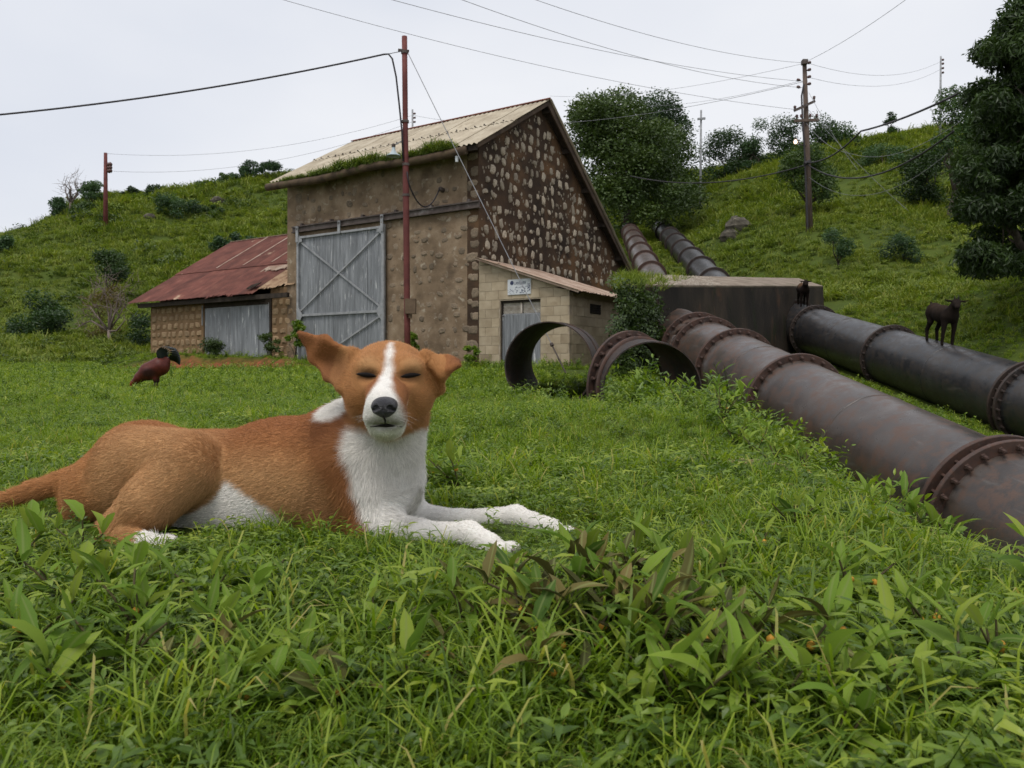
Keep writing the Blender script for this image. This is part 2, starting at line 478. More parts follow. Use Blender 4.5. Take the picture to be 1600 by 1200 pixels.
M_STEEL = pmat('grey_painted_steel', [(0.3, (0.20, 0.205, 0.21)), (0.7, (0.36, 0.365, 0.37))], 5, 0.6, 0.2, metal=0.1, second=[((0.12, 0.06, 0.035), 7, 0.64, 0.74)])
M_RAIL = pmat('dark_steel_rail', [(0.3, (0.05, 0.035, 0.03)), (0.6, (0.10, 0.08, 0.07)), (0.75, (0.22, 0.20, 0.19))], 4, 0.7, 0.2)
M_TIMBER = pmat('dark_timber', [(0.3, (0.018, 0.014, 0.011)), (0.7, (0.05, 0.037, 0.027))], 6, 0.9, 0.3, stretch=(1, 1, 1))
M_BARGE = pmat('brown_roof_edge', [(0.3, (0.045, 0.03, 0.022)), (0.7, (0.11, 0.075, 0.05))], 2.5, 0.9, 0.3)
M_GUTTER = pmat('mossy_gutter', [(0.3, (0.045, 0.03, 0.02)), (0.6, (0.11, 0.075, 0.045)), (0.75, (0.17, 0.13, 0.08))], 3, 0.9, 0.4, second=[((0.05, 0.07, 0.015), 3, 0.58, 0.7)])
M_RIDGE = pmat('red_ridge_cap', [(0.3, (0.16, 0.05, 0.035)), (0.7, (0.26, 0.10, 0.065))], 3, 0.8, 0.2)
M_BLOCK = pmat('sand_cement_block', [(0.3, (0.30, 0.235, 0.155)), (0.55, (0.40, 0.325, 0.225)), (0.75, (0.46, 0.385, 0.275))], 2.2, 0.95, 0.45, 40, rand=0.20,
               second=[((0.22, 0.16, 0.095), 1.6, 0.60, 0.76)])
M_JOINT = pmat('block_mortar', [(0.3, (0.30, 0.24, 0.17)), (0.7, (0.42, 0.35, 0.26))], 6, 0.95, 0.4)
M_DARK = pmat('dark_interior', [(0.3, (0.012, 0.011, 0.010)), (0.7, (0.03, 0.026, 0.022))], 4, 0.95)
M_PALEMETAL = pmat('pale_corroded_sheet', [(0.3, (0.26, 0.16, 0.11)), (0.6, (0.42, 0.32, 0.25)), (0.75, (0.52, 0.44, 0.37))], 3, 0.8, 0.3, rand=0.2)
M_WHITE = pmat('chipped_white_enamel', [(0.3, (0.48, 0.50, 0.52)), (0.7, (0.64, 0.66, 0.67))], 6, 0.45, 0.1)
M_LOUVRE = pmat('weathered_louvre', [(0.3, (0.30, 0.25, 0.20)), (0.7, (0.50, 0.46, 0.41))], 8, 0.8, 0.2, rand=0.3)

# irregular stone pieces (outline in XZ, bulging towards -Y), shared by all walls
def stone_mesh(seed, mat):
    r = np.random.default_rng(seed)
    n = 8
    ang = np.linspace(0, 2 * np.pi, n, endpoint=False) + r.uniform(-.18, .18, n)
    rad = r.uniform(.82, 1.12, n)
    sup = 1 / np.maximum(np.abs(np.cos(ang)), np.abs(np.sin(ang))) ** 0.55
    x, z = 0.5 * rad * np.cos(ang) * sup * .92, 0.5 * rad * np.sin(ang) * sup * .92
    V = [(x[i], 0.6, z[i]) for i in range(n)] + [(x[i] * .97, -0.3, z[i] * .97) for i in range(n)] + [(x[i] * .66, -1.0 + r.uniform(-.15, .15), z[i] * .70) for i in range(n)]
    F = []
    for k in range(2):
        for i in range(n):
            j = (i + 1) % n
            F.append([k * n + i, k * n + j, (k + 1) * n + j, (k + 1) * n + i])
    F.append([2 * n + i for i in range(n)])
    return mk('stone', V, [q[::-1] for q in F], mat)
ST_PALE = [stone_mesh(100 + i, M_STONE) for i in range(9)]
ST_TAN = [stone_mesh(200 + i, M_STONE2) for i in range(9)]
ST_GREY = [stone_mesh(300 + i, M_STONE3) for i in range(9)]

def prism_x(poly, x0, x1):
    """polygon in (y,z) extruded along x"""
    n = len(poly)
    V = [(x0, y, z) for y, z in poly] + [(x1, y, z) for y, z in poly]
    F = [list(range(n))[::-1], [n + i for i in range(n)]] + [[i, (i + 1) % n, n + (i + 1) % n, n + i] for i in range(n)]
    return np.array(V, float), [q[::-1] for q in F] if x1 < x0 else F

# ------------------------------------------------------------------ the tall stone barn
EAVE, APY, APZ, REARZ, BW, BD = 7.02, 3.53, 9.02, 4.12, 7.79, 9.95
barn = thing('stone_barn', 'tall rough stone barn with cream roof and big grey sliding gate', 'barn', B0, BROT)
fw = obj('front_wall', *box(-BW, -0.42, 0, 0.42, -0.6, EAVE - .1), M_MUD, barn)
rw = obj('rear_wall', *box(-BW, -0.42, BD - .4, BD, 0.5, REARZ - .1), M_MUD, barn)
gpoly = [(0, -0.6), (BD, -0.6), (BD, REARZ + .02), (APY, APZ - .02), (0, EAVE)]
gw = obj('gable_wall', *prism_x(gpoly, -0.42, 0.0), M_GABLE, barn)
gl = obj('gable_wall', *prism_x(gpoly, -BW - .003, -BW - .42), M_MUD, barn)
def roofz(y): return EAVE + (APZ - EAVE) * y / APY if y < APY else APZ + (REARZ - APZ) * (y - APY) / (BD - APY)
# quoin stones at the corner and pale stones in courses on the gable
cnt = 0
z = 3.30; row = 0
while z < APZ - .3:
    y = 0.22 + random.uniform(0, .25)
    while y < BD - .25:
        wd = random.uniform(.13, .30); ht = random.uniform(.16, .36)
        top = roofz(y) - .42
        if z < top and cnt < 292 and random.random() < .93 and z > 3.62 - .0 * y:
            if random.random() < .35: ht *= 1.25; wd *= .8
            inst('stone', random.choice(ST_PALE), gw, (0.0, y, z + random.uniform(-.045, .045)), (random.uniform(-.04, .04), random.uniform(-.3, .3), math.radians(90)), (wd, random.uniform(.03, .055), ht))
            cnt += 1
        y += wd + random.uniform(.10, .32) + .014 * y
    z += random.uniform(.33, .42); row += 1
chips = []
def chip(y, z, s):
    n_ = 6; t0 = random.uniform(0, 1)
    V_ = [(.003 + random.uniform(0, .012), y + s * random.uniform(.6, 1.2) * .42 * math.cos(t0 + k * 1.047), z + s * random.uniform(.6, 1.2) * .6 * math.sin(t0 + k * 1.047)) for k in range(n_)] + [(.022, y, z)]
    return V_, [[k, (k + 1) % n_, n_] for k in range(n_)]
for k in range(800):
    y = random.uniform(.1, BD - .15); z = random.uniform(3.5, APZ - .3)
    if z < roofz(y) - .22: chips.append(chip(y, z, random.uniform(.035, .13)))
tag(obj('small_stones', *join(chips), M_STONE, gw), kind='stuff')
# front wall: stones almost lost under the mud render, set along rough courses
cnt = 0
z = 0.75
while z < EAVE - .45:
    x = -BW + .15 + random.uniform(0, .4)
    while x < -.1:
        wd = random.uniform(.14, .34); ht = random.uniform(.14, .28)
        behind_gate = -7.6 < x < -3.5 and z < 5.05
        if not behind_gate and abs(z - 5.12) > .2 and random.random() < .80 and cnt < 260:
            inst('stone', random.choice(ST_GREY), fw, (x, 0.0, z + random.uniform(-.06, .06)), (0, random.uniform(-.3, .3), 0), (wd * random.uniform(.6, 1.2), random.uniform(.010, .030), ht * random.uniform(.6, 1.2))); cnt += 1
        x += wd + random.uniform(.04, .55)
    z += random.uniform(.33, .45)
zq = 0.3
while zq < EAVE - .3:
    hq = random.uniform(.22, .36); wq = random.uniform(.25, .5)
    if abs(zq - 5.12) > .3: inst('stone', random.choice(ST_GREY), fw, (-wq / 2 + .02, 0.0, zq), (0, 0, 0), (wq, .02, hq))
    inst('stone', random.choice(ST_GREY), fw, (-BW + wq / 2 - .02, 0.0, zq + .1), (0, 0, 0), (wq, .02, hq))
    zq += hq + random.uniform(.02, .12)
# roof: corrugated sheets on the front slope, two courses
sl_f = np.array([0, APY + .6, APZ + .13 - (EAVE - .27)]); LF = np.linalg.norm(sl_f); vf = sl_f / LF
nf = np.array([0, -vf[2], vf[1]])
xs = np.linspace(-BW - .62, .34, 10)
for i in range(9):
    for r_ in range(2):
        o = np.array([xs[i], -.6, EAVE - .27]) + vf * (r_ * LF * .5 - (.12 if r_ else 0)) + nf * (.012 + .022 * r_ + .006 * (i % 2))
        obj('roof_sheet', *corr(o, (1, 0, 0), vf, xs[i + 1] - xs[i] + .07, LF * .5 + (.12 if r_ else 0), nf, .18, .024, 6, 2), M_ROOF, barn, smooth=True)
sl_r = np.array([0, BD + .62 - APY, REARZ - .40 - (APZ + .13)]); LR = np.linalg.norm(sl_r); vr = sl_r / LR
nr = np.array([0, -vr[2], vr[1]])
for i in range(9):
    for r_ in range(3):
        o = np.array([xs[i], APY, APZ + .13]) + vr * (r_ * LR / 3) + nr * (.04 - .018 * r_ + .006 * (i % 2))
        obj('roof_sheet', *corr(o, (1, 0, 0), vr, xs[i + 1] - xs[i] + .07, LR / 3 + .1, nr, .18, .024, 4, 2), M_ROOF, barn, smooth=True)
# verge boards, purlin ends, ridge cap, lap bolts
obj('verge_board', *bar(BL(0, 0)*0 + np.array([.30, -.5, EAVE - .30]), np.array([.30, APY, APZ + .04]), .05, .12), M_BARGE, barn)
obj('verge_board', *bar(np.array([.30, APY, APZ + .04]), np.array([.30, BD + .6, REARZ - .46]), .05, .24), M_BARGE, barn)
for t in (.02, .21, .41, .6, .8, .985):
    q = np.array([0, APY, APZ - .03]) + sl_r * t
    obj('purlin', *bar(q + np.array([-.1, 0, -.02]), q + np.array([.27, 0, -.02]), .12, .16), M_TIMBER, barn)
obj('soffit', *join([bar(np.array([.15, APY, APZ + .015]), np.array([.15, BD + .55, REARZ - .44]), .25, .03)]), M_TIMBER, barn)
obj('ridge_cap', *join([bar(np.array([-BW - .64, APY - .1, APZ + .16]), np.array([.37, APY - .1, APZ + .16]), .22, .03, (0, -.45, 1)), bar(np.array([-BW - .64, APY + .1, APZ + .14]), np.array([.37, APY + .1, APZ + .14]), .22, .03, (0, .6, 1))]), M_RIDGE, barn)
bm_ = lathe([(0, .001), (0, .03), (.02, .03), (.045, .012), (.05, .001)], (0, 0, 0), nf, 7)
bolt_me = mk('roof_bolt', *bm_, M_RAIL)
for i in range(24):
    x = -BW - .5 + i * .36
    q = np.array([x, -.6, EAVE - .27]) + vf * (LF * .475) + nf * .06
    inst('roof_bolt', bolt_me, barn, q)
# rafter tails and gutter
gy0, gz0 = -.62, EAVE - .42
gp = np.array([[x, gy0 + .03 * math.sin(x * 2.1), gz0 + .035 * math.sin(x * 1.3) - .03 * (1 if x < -6 else 0)] for x in np.linspace(-BW - .75, -.02, 18)])
gut = obj('gutter', *tube(gp, .125, 10), M_GUTTER, barn, smooth=True)
for x in np.linspace(-BW + .3, -.4, 7):
    obj('gutter_bracket', *bar((x, .05, gz0 + .12), (x, gy0, gz0 - .04), .04, .05), M_RAIL, barn)
obj('eave_board', *box(-BW - .5, .28, -.5, -.44, EAVE - .42, EAVE - .25), M_TIMBER, barn)
obj('insulator', *lathe([(0, .001), (0, .045), (.22, .05), (.26, .03), (.27, .001)], (-.32, gy0 - .02, gz0 - .30), (0, 0, 1), 8), M_WHITE, barn)
# sliding-gate rail
obj('gate_rail', *join([box(-BW - .03, .10, -.17, -.03, 5.02, 5.06), box(-BW - .03, .10, -.12, -.09, 5.06, 5.20), box(-BW - .03, .10, -.17, -.03, 5.20, 5.24)]), M_RAIL, barn)
for x in np.linspace(-BW + .4, -.3, 6):
    obj('rail_bracket', *box(x - .04, x + .04, -.13, .05, 5.245, 5.32), M_RAIL, barn)
# gate
gx0, gx1, gz_t, gz_m, gz_b = -7.53, -3.54, 4.86, 2.16, 0.42
gate = obj('gate', *join([box(gx0, gx0 + .09, -.20, -.12, gz_b, gz_t + .05), box(gx1 - .11, gx1, -.20, -.12, gz_b, gz_t + .05), box(gx0 + .09, gx1 - .11, -.19, -.13, gz_t - .07, gz_t),
                          box(gx0 + .09, gx1 - .11, -.19, -.13, gz_m - .04, gz_m + .04), box(gx0 + .09, gx1 - .11, -.19, -.13, gz_b, gz_b + .08)]), M_STEEL, barn)
nsh = 5
xw = (gx1 - gx0 - .12) / nsh
for i in range(nsh):
    for (z0, z1) in ((gz_b + .03, gz_m), (gz_m, gz_t - .03)):
        obj('corrugated_sheet', *corr((gx0 + .06 + i * xw, -.105 - .006 * (i % 2), z0), (1, 0, 0), (0, 0, 1), xw + .05, z1 - z0, (0, -1, 0), .085, .014, 6), M_ZINC, gate, smooth=True)
for (a_, b_) in (((gx0 + .12, gz_t - .16), (gx1 - .14, gz_m + .12)), ((gx0 + .12, gz_m + .12), (gx1 - .14, gz_t - .16)), ((gx0 + .7, gz_b + .1), (gx1 - .14, gz_m - .14))):
    k = .008 if a_[1] < b_[1] else 0
    obj('brace', *bar((a_[0], -.155 - k, a_[1]), (b_[0], -.155 - k, b_[1]), .055, .03, (0, -1, 0)), M_STEEL, gate)
for (x, z_, s, wz) in ((gx0 + .10, gz_m, 1, .34), (gx1 - .12, gz_m, -1, .34), (gx0 + .10, gz_t - .14, 1, .20), (gx1 - .12, gz_t - .14, -1, .20)):
    pl = [(0, -wz), (.13, -wz + .14), (.22, -.05), (.22, .05), (.13, wz - .14), (0, wz)]
    V = [(x - s * .09 + s * p_[0] * 1.2, yy, z_ + p_[1]) for yy in (-.208, -.196) for p_ in pl]
    n_ = len(pl)
    F = [list(range(n_)), [n_ + i for i in range(n_)][::-1]] + [[i, n_ + i, n_ + (i + 1) % n_, (i + 1) % n_] for i in range(n_)]
    obj('gusset_plate', V, F, M_STEEL, gate)
for x in (gx0 + .05, (gx0 + gx1) / 2 + .05, gx1 - .06):
    h_ = obj('hanger', *box(x - .055, x + .055, -.235, -.205, gz_t - .2 if x != (gx0 + gx1) / 2 + .05 else gz_t - .08, 5.20), M_STEEL, gate)
    obj('roller', *lathe([(0, .001), (0, .05), (.05, .05), (.05, .001)], (x, -.235, 5.12), (0, 1, 0), 10), M_RAIL, h_)
for zz in np.linspace(gz_b + .3, gz_t - .3, 14):
    pass
# weatherhead insulator with a drooping cable on the wall
obj('cable_bracket', *lathe([(0, .001), (0, .07), (.16, .075), (.2, .05), (.2, .001)], (-1.32, .02, 5.72), (0, -1, .15), 10), M_RAIL, barn)

# ------------------------------------------------------------------ the low shed
SX0, SX1, SZ = -16.32, -7.80 - .42, 2.92
shed_o = BL(SX0, 0)
shed = thing('low_shed', 'low stone shed with rusty red corrugated roof beside the tall barn', 'shed', BL(SX0, 0), BROT)
def S(x): return x - SX0
DX0, DX1 = -12.92, -9.10
swl = obj('front_wall', *box(S(SX0), S(DX0), .02, .42, -.3, SZ), M_SHEDMUD, shed)
swr = obj('front_wall', *box(S(DX1), S(-7.80), .02, .42, -.3, SZ + .3), M_SHEDMUD, shed)
obj('lintel', *box(S(DX0), S(DX1), .06, .38, 2.66, SZ), M_TIMBER, shed)
obj('side_wall', *prism_x([(.42, -.3), (4.5, -.3), (4.5, 5.75), (.42, 3.15)], S(SX0), S(SX0) + .4), M_SHEDMUD, shed)
obj('rear_wall', *box(S(SX0) + .4, S(SX1), 4.5, 4.9, 0, 5.7), M_SHEDMUD, shed)
for (wall, xa, xb) in ((swl, SX0, DX0), (swr, DX1, -7.80)):
    z = .72
    while z < 2.80:
        x = xa + .08
        while x < xb - .10:
            wd = min(random.uniform(.20, .40), xb - .03 - x); ht = random.uniform(.20, .30)
            if wd > .12: inst('stone', random.choice(ST_TAN), wall, (S(x + wd / 2), .02, z + random.uniform(-.02, .02)), (0, random.uniform(-.08, .08), 0), (wd, random.uniform(.025, .045), ht))
            x += wd + random.uniform(.03, .10)
        z += .325
# shed door of plain zinc sheets
sd = obj('door', *join([box(S(DX0) + .02, S(DX1) - .02, .10, .16, .45, .53), box(S(DX0) + .02, S(DX1) - .02, .10, .16, 2.56, 2.655)]), M_STEEL, shed)
dw = (DX1 - DX0 - .04) / 5
for i in range(5):
    obj('corrugated_sheet', *corr((S(DX0) + .02 + i * dw, .085 - .008 * (i % 2), .46), (1, 0, 0), (0, 0, 1), dw - (.012 if i in (0, 1) else -.03), 2.16, (0, -1, 0), .085, .012, 6), M_ZINC, sd, smooth=True)
obj('door_post', *box(S(DX1) - .02, S(DX1) + .07, -.03, .05, .3, 2.9), M_TIMBER, shed)
obj('door_bolt', *box(S(DX0) - .05, S(DX0) - .02, -.02, .03, 2.0, 2.75), M_STEEL, shed)
obj('door_bolt', *box(S(DX1) - .14, S(DX1) - .11, .03, .06, 2.2, 2.7), M_STEEL, shed)
# roof sheets, two courses; a torn edge over the door
slope = np.array([0, 5.06, 3.16]); LS = np.linalg.norm(slope); vs_ = slope / LS; ns_ = np.array([0, -vs_[2], vs_[1]])
xs = np.linspace(SX0 - .75, -7.80, 12)
for i in range(11):
    for r_ in range(2):
        o = np.array([S(xs[i]), -.5, SZ + .06]) + vs_ * (r_ * LS * .44 - (.1 if r_ else 0)) + ns_ * (.02 + .03 * r_ + .008 * (i % 2))
        if i >= 9 and r_ == 0: o = o + vs_ * (.35 if i == 9 else .5)
        ln = LS * .44 if r_ == 0 else LS * .56 + .1
        if i >= 9 and r_ == 0: ln -= .35 if i == 9 else .5
        mt = M_RUSTP if (i in (9,) and r_ == 0) or (i == 10 and r_ == 0) else M_RUST
        wd_ = xs[i + 1] - xs[i] + (.07 if i < 10 else -.01)
        obj('roof_sheet', *corr(o, (1, 0, 0), vs_, wd_, ln, ns_, .085, .013, 6, 3, fray=(.05 if r_ == 0 else 0) + (.22 if (i in (6, 7, 9, 10) and r_ == 0) else 0)), mt, shed, smooth=True)
        if r_ == 1 and i in (3, 5, 7, 8):
            obj('patch_strip', *bar(o + np.array([.05, 0, 0]) + ns_ * .022 + vs_ * .2, o + np.array([.05, 0, 0]) + vs_ * (ln - .1) + ns_ * .022, .075, .012, ns_), M_PALEMETAL, shed)
obj('ridge_sheet', *bar(np.array([S(SX0 - .7), 4.56, SZ + 3.245]), np.array([S(-7.85), 4.56, SZ + 3.245]), .34, .02, (0, -.1, 1)), M_PALEMETAL, shed)
obj('eave_beam', *box(S(SX0) - .3, S(-7.83), -.36, -.24, SZ - .12, SZ + .04), M_TIMBER, shed)
obj('loose_patch', *corr(np.array([S(-10.9), 1.1, SZ + 1.13]), (1, .0, 0), vs_, 1.5, .42, ns_, .085, .012, 6, 1, fray=.3), M_PALEMETAL, shed)
obj('fallen_scrap', *corr(np.array([S(-9.95), -.35, SZ + .28]), (.9, .1, .15), vs_, .5, .3, ns_, .085, .02, 4, 1, fray=.2), M_TIMBER, shed)

# ------------------------------------------------------------------ the block annex with the sign and door
AW, AD = 3.04, 3.10
AZ0, AZ1 = 3.52, 2.50         # roof underside at the barn and at the outer wall
annex = thing('block_annex', 'small concrete block annex with lean-to roof and narrow door', 'annex', B0, BROT)
def az(x): return AZ0 + (AZ1 - AZ0) * x / AW
adx0, adx1, adz = .73, 2.13, 2.26
core = [box(.01, adx0 + .02, .012, .2, -.3, az(adx0)), box(adx1 - .02, AW - .012, .012, .2, -.3, az(AW))]
Vc = [(adx0 + .02, .012, adz + .02), (adx1 - .02, .012, adz + .02), (adx1 - .02, .012, az(adx1)), (adx0 + .02, .012, az(adx0)), (adx0 + .02, .2, adz + .02), (adx1 - .02, .2, adz + .02), (adx1 - .02, .2, az(adx1)), (adx0 + .02, .2, az(adx0))]
core.append((np.array(Vc), [[0, 1, 2, 3], [7, 6, 5, 4], [0, 4, 5, 1], [1, 5, 6, 2], [2, 6, 7, 3], [3, 7, 4, 0]]))
awf = obj('front_wall', *join(core), M_JOINT, annex)
aws = obj('side_wall', *box(AW - .2, AW - .012, .2, AD, -.3, AZ1), M_JOINT, annex)
awb = obj('rear_wall', *box(.01, AW - .2, AD - .2, AD, -.3, AZ1), M_JOINT, annex)
BH, BLN, JT = .262, .46, .010
r_ = 0; z = -.05
while z < AZ0:
    x = -.23 * (r_ % 2)
    while x < AW:
        xa, xb = max(x, .0) + (JT if x > 0 else .012), min(x + BLN, AW)
        segs = [(xa, xb)]
        if z + BH > -1 and z < adz - .01:
            ns = []
            for (p_, q_) in segs:
                if q_ <= adx0 or p_ >= adx1: ns.append((p_, q_))
                else:
                    if p_ < adx0: ns.append((p_, adx0))
                    if q_ > adx1: ns.append((adx1, q_))
            segs = ns
        for (p_, q_) in segs:
            z0, z1 = z + JT, z + BH
            if z < adz < z + BH and p_ < adx1 and q_ > adx0: z0 = max(z0, adz)
            ta, tb = min(z1, az(p_) - .03), min(z1, az(q_) - .03)
            if q_ - p_ < .05 or ta < z0 + .03: continue
            tb = max(tb, z0 + .005)
            d = random.uniform(-.002, .002)
            V = [(p_, d, z0), (q_, d, z0), (q_, .15, z0), (p_, .15, z0), (p_, d, ta), (q_, d, tb), (q_, .15, tb), (p_, .15, ta)]
            obj('block', V, box(0, 1, 0, 1, 0, 1)[1], M_BLOCK, awf)
        x += BLN
    y = .155 - .23 * (r_ % 2)
    while y < AD:
        ya, yb = max(y, .155) + (JT if y > .155 else .004), min(y + BLN, AD)
        z0, z1 = z + JT, min(z + BH, AZ1 - .02)
        if yb - ya > .05 and z1 > z0 + .03:
            d = random.uniform(-.002, .002)
            obj('block', *box(AW - .15, AW + d, ya, yb, z0, z1), M_BLOCK, aws)
        y += BLN
    z += BH; r_ += 1
ar = np.array([AW + .36, 0, AZ1 - AZ0 - .12]); LA = np.linalg.norm(ar); va = ar / LA; na = np.array([-va[2], 0, va[0]])
for i in range(4):
    o = np.array([0.02, -.22 + i * .93, AZ0 + .04]) + na * .004 * (i % 2) + va * 0
    obj('roof_sheet', *corr(o + va * LA, (0, 1, 0), -va, .98, LA, na, .085, .016, 6, 2, fray=.10), M_PALEMETAL, annex, smooth=True)
obj('verge_strip', *bar(np.array([0.02, -.17, AZ0 + .02]), np.array([0.02, -.17, AZ0 + .02]) + ar, .03, .07), M_PALEMETAL, annex)
obj('rafter', *bar(np.array([0.05, .1, AZ0 - .03]), np.array([0.05, .1, AZ0 - .03]) + ar * .96, .08, .10), M_TIMBER, annex)
# door
obj('door_frame', *join([box(adx0, adx0 + .06, .07, .17, 0, adz), box(adx1 - .05, adx1, .07, .17, 0, adz), box(adx0 + .06, adx1 - .05, .07, .17, adz - .05, adz)]), M_TIMBER, annex)
obj('dark_backing', *box(adx0 + .06, adx1 - .05, .16, .19, 0, adz - .05), M_DARK, annex)
ad = obj('door', *join([box(adx0 + .07, adx1 - .06, .10, .13, 1.85, 1.90), box(adx0 + .07, adx1 - .06, .10, .13, .25, .31)]), M_STEEL, annex)
dwid = (adx1 - adx0 - .13) / 2
for i in range(2):
    obj('corrugated_sheet', *corr((adx0 + .07 + i * dwid, .085 - .004 * i, .25), (1, 0, 0), (0, 0, 1), dwid + .02 * (1 - i), 1.62, (0, -1, 0), .10, .02, 6), M_ZINC, ad, smooth=True)
obj('louvre_post', *box((adx0 + adx1) / 2 - .025, (adx0 + adx1) / 2 + .025, .085, .15, 1.90, adz - .05), M_LOUVRE, annex)
for i in range(2):
    for k in range(4):
        x0_ = adx0 + .075 + i * (adx1 - adx0 + .03) / 2 * .955; zz = 1.925 + k * .078
        obj('louvre_slat', *bar((x0_, .12, zz + .02), (x0_ + .585, .12, zz + .02), .012, .075, (0, -.35, 1)), M_LOUVRE, annex)
obj('hinge', *tube([(adx0 - .06, .06, 1.83), (adx0 + .12, .06, 1.84)], .014, 6), M_RAIL, annex)
M_RED = pmat('red_sticker', [(0.3, (0.45, 0.02, 0.03)), (0.7, (0.55, 0.04, 0.05))], 6, 0.5)
stk = obj('sticker', *lathe([(0, .001), (0, .085), (.006, .085), (.006, .001)], (1.52, .062, 1.36), (0, -1, 0), 14), M_WHITE, annex)
obj('red_mark', *lathe([(0, .001), (0, .045), (.004, .045), (.004, .001)], (1.50, .055, 1.36), (0, -1, 0), 10), M_RED, stk)
# vent and chisel mark in the side wall
vt = obj('vent', *box(AW + .003, AW + .012, 1.20, 1.86, 1.90, 2.18), M_DARK, annex)
for k in range(4):
    obj('vent_slat', *bar((AW + .02, 1.22, 1.94 + k * .068), (AW + .02, 1.84, 1.94 + k * .068), .012, .05, (.6, 0, 1)), M_TIMBER, vt)
# the sign, fixed above the door
M_BLUE = pmat('faded_blue_paint', [(0.3, (0.022, 0.030, 0.075)), (0.7, (0.06, 0.07, 0.13))], 10, 0.6)
sx0, sx1, sz0, sz1 = 1.035, 1.81, 2.43, 2.865
sgo = BL(sx0, -.004)
sign = thing('enamel_sign', 'small chipped white sign with blue lettering above the annex door', 'sign', sgo, BROT)
obj('plate', *box(0, sx1 - sx0, -.022, -.002, sz0, sz1), M_WHITE, sign)
def text_mesh(body, size, mat, parent, x, z, y, name='lettering', sx=1.0):
    c = bpy.data.curves.new('t', 'FONT'); c.body = body; c.size = size; c.extrude = .0015
    to = bpy.data.objects.new('t', c); COL.objects.link(to)
    bpy.context.view_layer.update()
    me = bpy.data.meshes.new_from_object(to.evaluated_get(bpy.context.evaluated_depsgraph_get()))
    bpy.data.objects.remove(to)
    me.materials.clear(); me.materials.append(mat)
    o = bpy.data.objects.new(name, me); link(o, parent)
    o.location = (x, y, z); o.rotation_euler = (math.radians(90), 0, 0); o.scale = (sx, 1, 1)
    return o
text_mesh('LANGARE', .125, M_BLUE, sign, .22, sz1 - .155, -.0245, sx=.72)
obj('emblem', *lathe([(0, .001), (0, .062), (.0025, .062), (.0025, .001)], (.145, -.0222, sz1 - .10), (0, -1, 0), 14), M_BLUE, sign)
bl = []
for k in range(70):
    x = random.uniform(.03, .74); zz = sz0 + .03 + abs(random.gauss(0, .075))
    if random.random() < .25: x = random.uniform(.66, .75); zz = sz0 + random.uniform(.1, .28)
    if zz > sz1 - .05: continue
    if k < 12: x = .27 + .035 * k; zz = sz1 - .23 + random.uniform(-.012, .012)     # worn remains of a second line
    n_ = 6; r0 = random.uniform(.006, .026)
    a0 = [(x + r0 * random.uniform(.5, 1.2) * math.cos(t), -.0228 - .00001 * k, zz + r0 * random.uniform(.4, 1.1) * math.sin(t)) for t in np.linspace(0, 2 * np.pi, n_, endpoint=False)]
    a0 = [(min(max(p[0], .01), sx1 - sx0 - .01), p[1], max(p[2], sz0 + .01)) for p in a0]
    bl.append((a0, [list(range(n_))]))
tag(obj('enamel_chips', *join(bl), M_BLUE, sign), kind='stuff')
# ------------------------------------------------------------------ penstock pipes
def pipemat(name, base, rustc, wet, sc):
    m, nt, bs = newmat(name)
    t = nt.nodes.new('ShaderNodeTexCoord')
    n1 = _noise(nt, t.outputs['Object'], 1.1 * sc, 8, 0.62, 0.4)
    n2 = _noise(nt, t.outputs['Object'], 5.0 * sc, 8, 0.7, 0.2)
    n3 = _noise(nt, t.outputs['Object'], 40, 4, 0.6)
    mpp = nt.nodes.new('ShaderNodeMapping'); mpp.inputs['Scale'].default_value = (9, .5, 9); nt.links.new(t.outputs['Object'], mpp.inputs['Vector'])
    n4 = _noise(nt, mpp.outputs[0], 1.0, 5, 0.6)
    r = _ramp(nt, base); nt.links.new(n1.outputs['Fac'], r.inputs[0])
    rr = _ramp(nt, [(0.47, (0, 0, 0)), (0.60, (.95, .95, .95))]); nt.links.new(n2.outputs['Fac'], rr.inputs[0])
    c = _mix(nt, rr.outputs[0], r.outputs[0], rustc)
    r4 = _ramp(nt, [(0.60, (0, 0, 0)), (0.74, (.35, .35, .35))]); nt.links.new(n4.outputs['Fac'], r4.inputs[0])
    c = _mix(nt, r4.outputs[0], c, (0.16, 0.15, 0.14))
    nt.links.new(c, bs.inputs['Base Color'])
    q = _ramp(nt, [(0.35, (wet,) * 3), (0.65, (wet + .22,) * 3)]); nt.links.new(n2.outputs['Fac'], q.inputs[0]); nt.links.new(q.outputs[0], bs.inputs['Roughness'])
    bs.inputs['Specular IOR Level'].default_value = 0.5
    b = nt.nodes.new('ShaderNodeBump'); b.inputs['Strength'].default_value = .25; b.inputs['Distance'].default_value = .006
    nt.links.new(n3.outputs['Fac'], b.inputs['Height']); nt.links.new(b.outputs[0], bs.inputs['Normal'])
    return m
M_PIPE_L = pipemat('rusty_penstock_steel', [(0.3, (0.030, 0.024, 0.021)), (0.5, (0.060, 0.047, 0.040)), (0.72, (0.100, 0.082, 0.072))], (0.088, 0.050, 0.034), .27, 1.0)
M_PIPE_R = pipemat('black_tarred_steel', [(0.3, (0.014, 0.015, 0.017)), (0.5, (0.030, 0.030, 0.032)), (0.72, (0.060, 0.056, 0.054))], (0.042, 0.034, 0.029), .26, 1.2)
M_FLANGE = pipemat('rust_brown_flange', [(0.3, (0.030, 0.018, 0.014)), (0.5, (0.058, 0.032, 0.024)), (0.72, (0.09, 0.05, 0.038))], (0.085, 0.040, 0.026), .6, 3.0)
M_FLANGE_R = pipemat('dark_flange', [(0.3, (0.016, 0.012, 0.011)), (0.5, (0.034, 0.024, 0.020)), (0.72, (0.055, 0.038, 0.03))], (0.05, 0.028, 0.02), .55, 3.0)
